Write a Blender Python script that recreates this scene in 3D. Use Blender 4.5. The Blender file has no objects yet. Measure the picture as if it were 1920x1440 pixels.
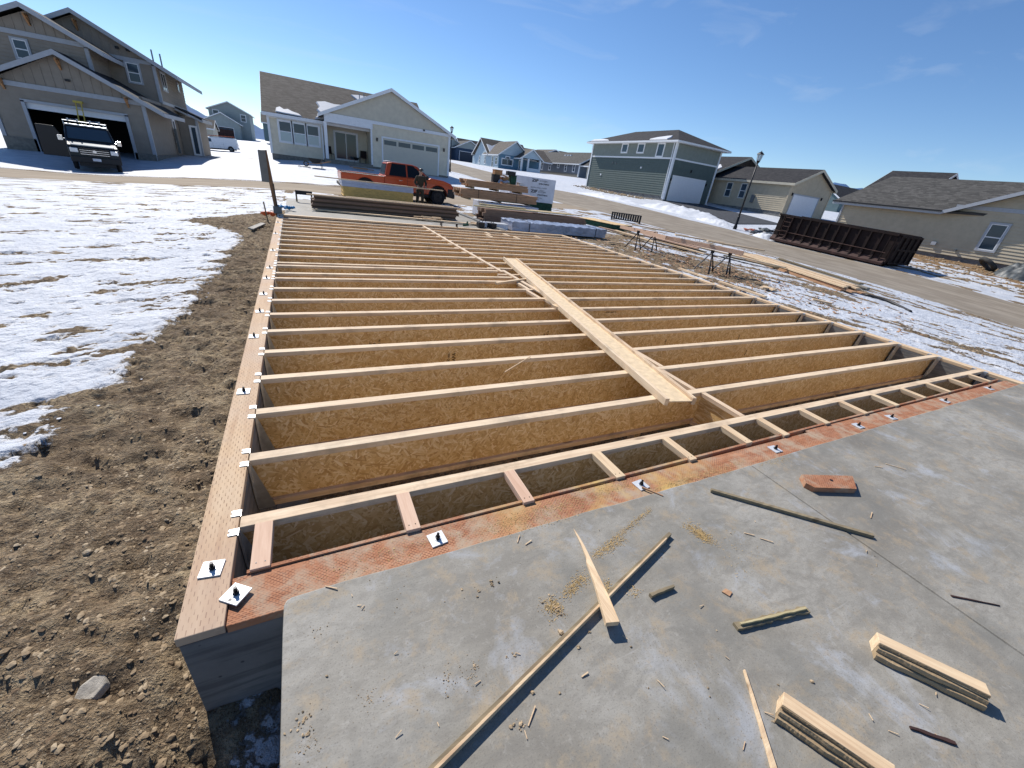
import bpy, bmesh, math, random
import numpy as np
from mathutils import Vector, Matrix, Euler
R = math.radians
sc = bpy.context.scene
C = sc.collection
# ------------------------------------------------------------ camera
cam = bpy.data.cameras.new("camera"); co = bpy.data.objects.new("camera", cam); C.objects.link(co); sc.camera = co
cam.sensor_width = 36; cam.lens = 14.184; cam.clip_start = 0.02; cam.clip_end = 20000
_y, _p, _r = R(28.832416), R(26.767491), R(7.797714)
_f = Vector((math.sin(_y)*math.cos(_p), math.cos(_y)*math.cos(_p), -math.sin(_p)))
_rt = Vector((math.cos(_y), -math.sin(_y), 0)); _u = _rt.cross(_f)
_r2 = _rt*math.cos(_r)+_u*math.sin(_r); _u2 = -_rt*math.sin(_r)+_u*math.cos(_r)
co.matrix_world = Matrix(((_r2.x, _u2.x, -_f.x, 0.37969), (_r2.y, _u2.y, -_f.y, -1.65595), (_r2.z, _u2.z, -_f.z, 1.51544), (0, 0, 0, 1)))
# ------------------------------------------------------------ world, sun, exposure
SUN_EL, SUN_AZ = 43.0, -13.0
w = bpy.data.worlds.new("World"); sc.world = w; w.use_nodes = True
wn = w.node_tree; bgn = wn.nodes['Background']
sky = wn.nodes.new('ShaderNodeTexSky'); sky.sky_type = 'NISHITA'; sky.sun_disc = False
sky.sun_elevation = R(SUN_EL); sky.sun_rotation = R(SUN_AZ); sky.altitude = 1500; sky.air_density = 1.0; sky.dust_density = 0.2; sky.ozone_density = 3.5
hsv = wn.nodes.new('ShaderNodeHueSaturation'); hsv.inputs['Saturation'].default_value = 1.12; hsv.inputs['Value'].default_value = 1.32; hsv.inputs['Hue'].default_value = .503; wn.links.new(sky.outputs[0], hsv.inputs['Color'])
wn.links.new(hsv.outputs[0], bgn.inputs[0]); bgn.inputs[1].default_value = 0.075
sun = bpy.data.lights.new("sun", 'SUN'); sun.energy = 4.4; sun.angle = R(0.53); sun.color = (1.0, 0.95, 0.88)
so = bpy.data.objects.new("sun", sun); C.objects.link(so)
_sd = Vector((math.sin(R(SUN_AZ))*math.cos(R(SUN_EL)), math.cos(R(SUN_AZ))*math.cos(R(SUN_EL)), math.sin(R(SUN_EL))))
so.rotation_euler = _sd.to_track_quat('Z', 'Y').to_euler()
so.location = _sd*60
sc.view_settings.view_transform = 'Standard'; sc.view_settings.look = 'None'; sc.view_settings.exposure = 0.42; sc.view_settings.gamma = 1.0
rng = random.Random(7)
nrg = np.random.default_rng(5)

# ------------------------------------------------------------ materials
class G:
    def __init__(s, name):
        s.m = bpy.data.materials.new(name); s.m.use_nodes = True; s.t = s.m.node_tree
        s.b = s.t.nodes['Principled BSDF']; s.b.inputs['Specular IOR Level'].default_value = 0.3
    def n(s, ty, ins=None, **at):
        nd = s.t.nodes.new(ty)
        for k, v in at.items(): setattr(nd, k, v)
        for k, v in (ins or {}).items(): s.set(nd.inputs[k], v)
        return nd
    def set(s, sock, v):
        if isinstance(v, bpy.types.NodeSocket): s.t.links.new(v, sock)
        elif isinstance(v, (tuple, list)) and len(v) == 3 and sock.type == 'RGBA': sock.default_value = (*v, 1)
        else: sock.default_value = v
    def obj(s): return s.n('ShaderNodeTexCoord').outputs['Object']
    def pos(s): return s.n('ShaderNodeNewGeometry').outputs['Position']
    def rnd(s): return s.n('ShaderNodeObjectInfo').outputs['Random']
    def orv(s, k=37.0):   # object coordinates shifted at random from object to object
        c = s.n('ShaderNodeCombineXYZ', {0: s.ma('MULTIPLY', s.rnd(), k), 1: s.ma('MULTIPLY', s.rnd(), k*1.7), 2: s.ma('MULTIPLY', s.rnd(), k*.6)})
        return s.n('ShaderNodeVectorMath', {0: s.obj(), 1: c.outputs[0]}, operation='ADD').outputs[0]
    def ma(s, op, a, b=0.0, c=0.0, clamp=False):
        nd = s.n('ShaderNodeMath', {0: a, 1: b, 2: c}, operation=op); nd.use_clamp = clamp
        return nd.outputs[0]
    def mp(s, vec, sca=(1, 1, 1), loc=(0, 0, 0), rot=(0, 0, 0)):
        return s.n('ShaderNodeMapping', {'Vector': vec, 'Scale': sca, 'Location': loc, 'Rotation': rot}).outputs[0]
    def nz(s, vec, sca, det=3.0, rough=.55, dist=0.0):
        return s.n('ShaderNodeTexNoise', {'Vector': vec, 'Scale': sca, 'Detail': det, 'Roughness': rough, 'Distortion': dist}).outputs['Fac']
    def vo(s, vec, sca, out='Distance', feature='F1', rnd=1.0):
        nd = s.n('ShaderNodeTexVoronoi', feature=feature); s.set(nd.inputs['Vector'], vec); s.set(nd.inputs['Scale'], sca); s.set(nd.inputs['Randomness'], rnd)
        return nd.outputs[out]
    def rp(s, fac, st, interp='LINEAR'):
        nd = s.n('ShaderNodeValToRGB'); e = nd.color_ramp.elements; nd.color_ramp.interpolation = interp
        while len(e) < len(st): e.new(.5)
        for i, (p, c) in enumerate(st):
            e[i].position = p; e[i].color = (*c, 1) if isinstance(c, (tuple, list)) else (c, c, c, 1)
        s.set(nd.inputs[0], fac); return nd.outputs[0]
    def mx(s, fac, a, b, mode='MIX'):
        nd = s.n('ShaderNodeMix', data_type='RGBA', blend_type=mode)
        s.set(nd.inputs[0], fac); s.set(nd.inputs[6], a); s.set(nd.inputs[7], b); return nd.outputs[2]
    def sep(s, vec):
        return s.n('ShaderNodeSeparateXYZ', {0: vec}).outputs
    def bump(s, h, st=.5, d=.01, nrm=None):
        nd = s.n('ShaderNodeBump', {'Height': h, 'Strength': st, 'Distance': d})
        if nrm: s.set(nd.inputs['Normal'], nrm)
        return nd.outputs[0]
    def fin(s, col, rough=.8, bump=None, metal=0.0, **kw):
        s.set(s.b.inputs['Base Color'], col); s.set(s.b.inputs['Roughness'], rough); s.set(s.b.inputs['Metallic'], metal)
        if bump is not None: s.set(s.b.inputs['Normal'], bump)
        for k, v in kw.items(): s.set(s.b.inputs[k.replace('_', ' ')], v)
        return s.m
MAT = {}
def plain(name, col, rough=.6, metal=0.0, var=.12, sc_=6.0, bst=.0, **kw):
    g = G(name); v = g.orv()
    a = g.nz(v, sc_, 4, .6)
    d = tuple(c*(1-var*1.6) for c in col); l = tuple(min(1, c*(1+var)) for c in col)
    cc = g.rp(a, [(.3, d), (.7, l)])
    b = g.bump(g.nz(v, sc_*14, 3), bst, .004) if bst else None
    MAT[name] = g.fin(cc, rough, b, metal, **kw); return MAT[name]
def wood(name, cols, axis=0, knots=True, dirt=.25, sca=1.0):
    g = G(name); v = g.orv()
    s = [14, 14, 14]; s[axis] = .9
    st = g.mp(v, tuple(a*sca for a in s))
    gr = g.nz(st, 3.0, 5, .6, .6)
    c = g.rp(gr, [(.28, cols[0]), (.5, cols[1]), (.72, cols[2])])
    s2 = [60, 60, 60]; s2[axis] = 2.0
    fine = g.nz(g.mp(v, tuple(s2)), 3.0, 3, .6)
    c = g.mx(g.rp(fine, [(.35, .35), (.6, 0.0)]), c, cols[0])
    if knots:
        s3 = [9, 9, 9]; s3[axis] = 2.2
        k = g.vo(g.mp(v, tuple(s3)), 1.0)
        c = g.mx(g.rp(k, [(.07, .85), (.15, .0)]), c, (cols[0][0]*.35, cols[0][1]*.28, cols[0][2]*.25))
    c = g.mx(g.ma('MULTIPLY', g.rp(g.nz(v, 3.1, 5, .7), [(.5, 0.0), (.75, 1.0)]), dirt), c, (.16, .11, .075))
    hue = g.mx(g.ma('MULTIPLY', g.rnd(), .4), c, cols[2])
    MAT[name] = g.fin(hue, .72, g.bump(fine, .25, .002)); return MAT[name]
def build_mats():
    spf = ((.46, .30, .175), (.66, .48, .30), (.78, .62, .41))
    wood('lumber_x', spf, 0); wood('lumber_y', spf, 1); wood('lumber_z', spf, 2)
    wood('flange_x', ((.47, .31, .19), (.68, .51, .34), (.80, .66, .47)), 0, dirt=.85)
    wood('flange_y', ((.50, .34, .22), (.68, .51, .35), (.78, .64, .46)), 1, dirt=.3)
    wood('pink_wood', ((.43, .24, .15), (.60, .39, .27), (.68, .50, .37)), 1, dirt=.2)
    wood('brown_stack', ((.13, .075, .05), (.21, .13, .09), (.29, .19, .13)), 0, knots=False)
    wood('old_wood', ((.12, .095, .06), (.22, .175, .11), (.32, .26, .16)), 0, dirt=.5)
    wood('old_wood_y', ((.12, .095, .06), (.22, .175, .11), (.32, .26, .16)), 1, dirt=.5)
    wood('brown_gap_shade', ((.05, .03, .02), (.085, .055, .035), (.12, .08, .055)), 0, knots=False)
    wood('fir_stack', ((.27, .14, .075), (.42, .24, .13), (.55, .34, .2)), 0)
    wood('green_wood', ((.30, .24, .12), (.43, .35, .18), (.55, .47, .28)), 0, dirt=.35)
    wood('gray_lumber', ((.17, .155, .13), (.28, .26, .22), (.40, .37, .32)), 1, knots=False)
    wood('post_wood', ((.10, .055, .03), (.20, .11, .06), (.30, .18, .10)), 2)
    # oriented strand board: long flakes of random tone lying every way
    g = G('osb'); v = g.orv()
    dv = g.n('ShaderNodeVectorMath', {0: v, 1: g.n('ShaderNodeVectorMath', {0: g.n('ShaderNodeTexNoise', {'Vector': v, 'Scale': 5.0}).outputs['Color'], 1: (.05, .05, .05)}, operation='MULTIPLY').outputs[0]}, operation='ADD').outputs[0]
    f = None; edge = None
    for k, (th, la, lc) in enumerate([(-.95, 17, 80), (-.30, 14, 90), (.35, 19, 72), (1.05, 16, 85), (1.6, 25, 75)]):
        vv = g.mp(g.mp(dv, (1, 1, 1), (k*3.1, 0, k*1.7), (0, th, 0)), (la, 9, lc))
        nd = g.n('ShaderNodeTexVoronoi', {'Vector': vv, 'Scale': 1.0}); id_ = g.sep(nd.outputs['Color'])[0]
        f = id_ if f is None else g.ma('MAXIMUM', f, id_)
        e_ = g.rp(nd.outputs['Distance'], [(.06, 1.0), (.13, 0.0)]); e_ = g.ma('MULTIPLY', e_, g.ma('GREATER_THAN', g.sep(nd.outputs['Color'])[1], .72))
        edge = e_ if edge is None else g.ma('MAXIMUM', edge, e_)
    tone = g.ma('FRACT', g.ma('MULTIPLY', f, 23.0))
    c = g.rp(tone, [(.0, (.50, .305, .12)), (.35, (.65, .435, .19)), (.7, (.74, .54, .27)), (1.0, (.86, .69, .43))])
    c = g.mx(g.ma('MULTIPLY', edge, .85), c, (.16, .075, .02))
    c = g.mx(g.rp(g.nz(v, 1.3, 3), [(.35, .22), (.65, 0.0)]), c, (.36, .20, .07))
    MAT['osb'] = g.fin(c, .6, g.bump(tone, .3, .002))
    plain('osb_sunlit', (.72, .56, .36), .65, var=.12, sc_=16.0)  # lighter copy of osb with full sun put into the colour
    # incised treated plates
    def incised(name, ax, du, dvv, L, W, base, dark, tint, jitter):
        g = G(name); p = g.pos(); s = g.sep(p)
        uu = s[ax]; vv = s[1-ax]
        wob = g.ma('MULTIPLY', g.nz(p, 6.0, 2), jitter)
        vr = g.ma('DIVIDE', vv, dvv); row = g.ma('FLOOR', vr)
        u2 = g.ma('ADD', g.ma('ADD', g.ma('DIVIDE', uu, du), wob), g.ma('MULTIPLY', g.ma('MODULO', g.ma('ABSOLUTE', row), 2.0), .5))
        a = g.ma('LESS_THAN', g.ma('FRACT', u2), L); b = g.ma('LESS_THAN', g.ma('FRACT', vr), W)
        m = g.ma('MULTIPLY', a, b)
        m = g.ma('MULTIPLY', m, g.rp(g.nz(p, 19.0, 4, .7), [(.36, .05), (.56, 1.0)])); m = g.ma('MULTIPLY', m, g.ma('GREATER_THAN', g.sep(g.n('ShaderNodeNewGeometry').outputs['Normal'])[2], .6))
        st = [26, 26, 26]; st[ax] = 1.4
        gr = g.nz(g.mp(p, tuple(st)), 1.0, 5, .65, .5)
        c = g.rp(gr, [(.3, base[0]), (.5, base[1]), (.75, base[2])])
        c = g.mx(g.rp(g.nz(p, 2.3, 4, .6), [(.35, .55), (.6, 0.0)]), c, tint)
        c = g.mx(g.rp(g.nz(p, 12, 5, .7), [(.56, 0.0), (.76, .5)]), c, (.27, .21, .16)); c = g.mx(m, c, dark)
        return g, p, c, m
    g, p, c, m = incised('sill_brown', 1, .052, .0125, .42, .22, ((.42, .25, .13), (.55, .37, .21), (.66, .48, .30)), (.17, .085, .045), (.52, .41, .30), .35)
    c = g.mx(g.rp(g.nz(p, .9, 2), [(.4, 0.0), (.7, .6)]), c, (.42, .30, .235))
    MAT['sill_brown'] = g.fin(c, .75, g.bump(m, -.6, .003))
    g, p, c, m = incised('sill_red', 0, .021, .0082, .66, .42, ((.28, .11, .05), (.41, .18, .09), (.51, .27, .155)), (.12, .042, .022), (.34, .15, .085), .35)
    s = g.sep(p)
    mud = g.rp(g.nz(p, 5.5, 6, .7, .3), [(.47, 0.0), (.62, .85)])
    c = g.mx(mud, c, (.40, .31, .22))
    saw = g.ma('MULTIPLY', g.rp(g.nz(p, 2.4, 5, .65), [(.47, 0.0), (.62, .9)]), g.rp(g.ma('ABSOLUTE', g.ma('SUBTRACT', s[0], 1.85)), [(.35, 1.0), (.9, 0.0)]))
    c = g.mx(saw, c, (.55, .37, .13))
    MAT['sill_red'] = g.fin(c, .8, g.bump(m, -.7, .003))
    # troweled garage slab
    g = G('slab_concrete'); p = g.pos()
    b1 = g.nz(p, 1.1, 6, .6, .4); b2 = g.nz(g.mp(p, (1, 2.3, 1), rot=(0, 0, .6)), 5.0, 6, .65, .6); b3 = g.nz(p, 160, 2, .7)
    c = g.rp(b1, [(.32, (.19, .172, .14)), (.5, (.27, .252, .215)), (.68, (.355, .338, .30))])
    c = g.mx(g.rp(b2, [(.38, .6), (.54, 0.0)]), c, (.195, .182, .155))
    c = g.mx(g.rp(g.nz(g.mp(p, (1, 1.6, 1), rot=(0, 0, .5)), 17, 6, .72, .4), [(.36, .45), (.53, 0.0)]), c, (.19, .175, .15)); c = g.mx(g.rp(g.nz(g.mp(p, (1, 1, 1), (7, 2, 0)), 30, 5, .75), [(.54, 0.0), (.72, .4)]), c, (.43, .41, .37))
    c = g.mx(g.rp(g.nz(p, 2.6, 5, .7, .5), [(.56, 0.0), (.70, .7)]), c, (.40, .42, .45))
    c = g.mx(g.rp(g.nz(g.mp(p, (1, 1, 1), (3, 9, 0)), 7.5, 6, .72, .2), [(.52, 0.0), (.66, .7)]), c, (.345, .275, .185))
    c = g.mx(g.rp(g.nz(g.mp(p, (1, 1, 1), (13, 5, 0)), 1.6, 5, .6), [(.50, 0.0), (.64, .6)]), c, (.175, .17, .15))
    c = g.mx(g.rp(b3, [(.56, 0.0), (.70, .6)]), c, (.13, .12, .105))
    sp = g.vo(p, 42.0)
    c = g.mx(g.rp(sp, [(.07, .8), (.12, 0.0)]), c, (.20, .17, .13))
    scr = g.nz(g.mp(p, (3, 90, 1), rot=(0, 0, .9)), 1.0, 3, .6); c = g.mx(g.rp(scr, [(.66, 0.0), (.74, .25)]), c, (.45, .44, .42))
    bm = g.bump(b3, .25, .002, g.bump(b2, .25, .006))
    MAT['slab_concrete'] = g.fin(c, g.rp(b1, [(.3, .55), (.7, .78)]), bm)
    g = G('wall_concrete'); p = g.pos()
    b1 = g.nz(p, 2.2, 6, .6); b2 = g.nz(g.mp(p, (1, 1, 9)), 3.0, 4)
    c = g.rp(b1, [(.3, (.15, .15, .147)), (.7, (.27, .265, .255))]); c = g.mx(g.rp(b2, [(.45, 0.0), (.6, .5)]), c, (.06, .063, .067))
    c = g.mx(g.rp(g.vo(p, 9.0), [(.04, .9), (.07, 0.0)]), c, (.07, .07, .07))
    MAT['wall_concrete'] = g.fin(c, .85, g.bump(g.nz(p, 60, 3), .3, .004))
    # terrain: snow over dirt, split by a vertex attribute
    g = G('ground'); p = g.pos()
    at = g.n('ShaderNodeAttribute', attribute_name='snow').outputs['Fac']
    tan = g.n('ShaderNodeAttribute', attribute_name='tone').outputs['Fac']
    n1 = g.nz(p, 3.2, 8, .68, .5); n2 = g.nz(g.mp(p, (1.0, 1.3, 1.0), rot=(0, 0, .7)), 24, 4, .6); n3 = g.nz(p, 110, 3, .7)
    d = g.rp(n1, [(.28, (.19, .13, .075)), (.45, (.35, .255, .155)), (.58, (.47, .36, .225)), (.74, (.58, .47, .31))])
    d = g.mx(g.rp(n2, [(.36, .8), (.52, 0.0)]), d, (.085, .055, .033)); d = g.mx(g.rp(g.nz(g.mp(p, (1, 1.6, 1), (2, 5, 0), (0, 0, .8)), 8, 6, .65, .2), [(.42, .7), (.54, 0.0)]), d, (.12, .08, .048))
    d = g.mx(g.rp(n3, [(.5, 0.0), (.72, .5)]), d, (.50, .42, .30)); d = g.mx(g.rp(g.nz(g.mp(p, (1, 1, 1), (8, 3, 0)), 1.4, 5, .65), [(.40, .6), (.52, 0.0)]), d, (.17, .115, .068))
    d = g.mx(g.rp(g.vo(p, 48.0), [(.1, .6), (.2, 0.0)]), d, (.40, .35, .27))
    d = g.mx(tan, d, g.rp(n1, [(.3, (.20, .115, .055)), (.7, (.36, .235, .125))]))
    thr = g.ma('ADD', at, g.ma('MULTIPLY', g.ma('SUBTRACT', g.nz(p, 22, 6, .75), .5), .85))
    mask = g.rp(thr, [(.46, 0.0), (.54, 1.0)])
    sn = g.rp(g.nz(p, 1.7, 5, .6), [(.35, (.46, .49, .545)), (.7, (.61, .63, .665))])
    sn = g.mx(g.ma('MULTIPLY', g.rp(thr, [(.5, 1.0), (.75, 0.0)]), .5), sn, (.50, .44, .37))
    c = g.mx(mask, d, sn)
    hd = g.ma('ADD', g.ma('MULTIPLY', n1, .5), g.ma('ADD', g.ma('MULTIPLY', n2, .9), g.ma('MULTIPLY', n3, .35)))
    hs = g.ma('ADD', g.ma('MULTIPLY', g.nz(p, 14, 5, .65), .55), g.ma('MULTIPLY', g.nz(p, 3, 3), .4))
    h = g.ma('ADD', g.ma('MULTIPLY', hd, g.ma('SUBTRACT', 1.0, mask)), g.ma('MULTIPLY', hs, mask))
    MAT['ground'] = g.fin(c, g.rp(mask, [(0.0, .95), (1.0, .6)]), g.bump(h, 1.0, .075))
    # compacted dusty road
    g = G('road_dusty'); p = g.pos()
    a = g.nz(g.mp(p, (2.6, .22, 1)), 1.0, 6, .65, .3); b = g.nz(p, 40, 4, .7); e = g.nz(p, .8, 5, .6)
    c = g.rp(a, [(.3, (.20, .17, .13)), (.5, (.275, .235, .185)), (.72, (.35, .305, .24))])
    c = g.mx(g.rp(b, [(.5, 0.0), (.75, .5)]), c, (.18, .15, .11)); c = g.mx(g.rp(e, [(.42, .5), (.56, 0.0)]), c, (.175, .142, .105))
    MAT['road_dusty'] = g.fin(c, .9, g.bump(b, .3, .008))
    g = G('road_dusty_side'); p = g.pos()
    a = g.nz(g.mp(p, (.18, 2.0, 1)), 1.0, 6, .65, .3); b = g.nz(p, 40, 4, .7)
    c = g.rp(a, [(.3, (.21, .165, .115)), (.5, (.30, .24, .17)), (.72, (.38, .31, .23))])
    MAT['road_dusty_side'] = g.fin(g.mx(g.rp(b, [(.5, 0.0), (.75, .5)]), c, (.14, .11, .08)), .9, g.bump(b, .3, .008))
    def rep(name, fn): MAT[name] = fn()
    def shingle(name, a, b, cc):
        g = G(name); p = g.pos()
        n = g.nz(g.mp(p, (3.2, 3.2, 7)), 1.0, 5, .7); n2 = g.nz(p, 15, 3, .7)
        bk = g.vo(g.mp(p, (3.2, 3.2, 12)), 1.0, 'Color')
        c = g.rp(g.ma('ADD', g.ma('MULTIPLY', g.sep(bk)[0], .5), g.ma('MULTIPLY', n, .5)), [(.25, a), (.5, b), (.75, cc)])
        c = g.mx(g.rp(n2, [(.4, .4), (.6, 0.0)]), c, tuple(x*.7 for x in a))
        MAT[name] = g.fin(c, .9, g.bump(n2, .4, .01))
    shingle('shingle_brown', (.07, .06, .05), (.108, .093, .08), (.15, .13, .112))
    shingle('shingle_dark', (.016, .016, .019), (.027, .027, .03), (.042, .041, .043))
    shingle('shingle_gray', (.042, .041, .038), (.07, .067, .062), (.10, .096, .09))
    for n_, c_ in dict(siding_tan=(.42, .355, .275), siding_beige=(.58, .53, .42), siding_cream=(.68, .62, .49), siding_sage=(.24, .265, .235), siding_green=(.105, .135, .125),
                       siding_khaki=(.50, .43, .315), siding_taupe=(.29, .25, .205), siding_blue_shaded=(.13, .24, .33), siding_paleblue=(.42, .52, .58), siding_navy=(.045, .075, .125),
                       siding_slate=(.17, .19, .22), siding_teal=(.13, .19, .20), siding_mist=(.34, .38, .37)).items():
        plain(n_, c_, .75, var=.06, sc_=3.0)
    plain('trim_white', (.78, .79, .80), .55, var=.04); plain('trim_gray', (.40, .42, .45), .6, var=.05); plain('door_white', (.74, .76, .79), .5, var=.03)
    plain('door_beige', (.55, .52, .43), .55, var=.03); plain('door_navy', (.05, .06, .08), .5, var=.05)
    plain('skirt', (.20, .19, .165), .9, var=.2); plain('cedar', (.42, .22, .10), .7, var=.15)
    g = G('glass_dark'); MAT['glass_dark'] = g.fin((.045, .07, .095), .08, None, 0.0, Specular_IOR_Level=.35)
    g = G('glass_pale'); MAT['glass_pale'] = g.fin((.30, .40, .44), .12, None, 0.0, Specular_IOR_Level=.8)  # paler blue-grey pane for the lower window halves
    wood('torn_wood', ((.13, .085, .045), (.30, .21, .12), (.47, .35, .21)), 0, dirt=.5)
    plain('galvanised', (.62, .64, .66), .38, .85, .12, 20); plain('plate_zinc', (.66, .67, .68), .5, .25, .08, 30)
    plain('bolt_black', (.02, .02, .022), .4, .6); plain('black_plastic', (.02, .02, .022), .5); plain('black_steel', (.025, .025, .028), .45, .4)
    plain('rubber', (.018, .018, .02), .85); plain('rubber_dusty', (.06, .058, .055), .9, var=.3)
    plain('orange_paint', (.46, .062, .012), .35, .1, .05, Coat_Weight=.35); plain('white_paint', (.72, .73, .74), .35, var=.05, Coat_Weight=.3)
    plain('silver_paint', (.50, .53, .56), .3, .5, .05, Coat_Weight=.5); plain('chrome', (.7, .7, .72), .15, 1.0); plain('headlight', (.75, .78, .8), .1, .2)
    plain('rust_brown', (.020, .010, .009), .7, .2, .35, 3.0, .3); plain('rust_light', (.065, .033, .028), .75, .1, .3, 3.0)
    plain('snow', (.60, .62, .655), .6, var=.03, sc_=3.0, bst=.4); plain('stone', (.50, .45, .37), .85, var=.3, sc_=22.0, bst=.6)
    plain('clod', (.38, .285, .18), .95, var=.45, sc_=30.0); plain('sawdust', (.50, .35, .16), .9, var=.3, sc_=60)
    plain('tarp', (.075, .085, .09), .45, var=.4, sc_=5.0); plain('blue_plastic', (.06, .26, .5), .4); plain('orange_plastic', (.75, .16, .05), .5)
    plain('green_edge', (.02, .075, .045), .7, var=.3); plain('wrap_white', (.66, .68, .74), .35, var=.08, sc_=3.0); plain('wrap_gray', (.29, .33, .42), .28, var=.3, sc_=2.5)
    plain('ink', (.03, .03, .035), .7); plain('ink_osb', (.06, .03, .01), .8); plain('yellow_edge', (.62, .40, .12), .6, var=.15); plain('pack_gray', (.42, .44, .52), .5, var=.08)
    plain('gray_box', (.15, .16, .16), .55, var=.1); plain('skin', (.42, .25, .18), .6); plain('jacket', (.05, .04, .025), .85, var=.2); plain('trousers', (.045, .04, .028), .9); plain('hair', (.02, .015, .012), .8); plain('hardhat', (.03, .03, .035), .5)
    plain('alu', (.55, .57, .60), .35, .8); plain('ladder_yellow', (.55, .42, .08), .5); plain('red_pipe', (.45, .12, .06), .5, var=.3); plain('house_wrap', (.55, .55, .52), .6)
    plain('mountain_haze_blue', (.045, .085, .15), 1.0, var=.3, sc_=.004); plain('interior_shade', (.02, .02, .022), .9)  # distance haze and indoor shade are put into these base colours
    g = G('lamp_glass'); MAT['lamp_glass'] = g.fin((.55, .6, .65), .1, None, 0.0, Alpha=.55)
    g = G('clod_mixed'); p = g.pos(); c = g.rp(g.nz(p, 9, 3, .7), [(.35, (.15, .10, .06)), (.5, (.30, .22, .135)), (.62, (.42, .33, .22)), (.75, (.52, .45, .34))]); MAT['clod_mixed'] = g.fin(c, .95, g.bump(g.nz(p, 150, 3), .5, .004))
    plain('drive_painted_shadow', (.055, .058, .065), .85, var=.3, sc_=4.0)
    plain('crawl_dirt', (.10, .075, .05), .95, var=.5, sc_=5.0, bst=.8)
build_mats()

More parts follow.
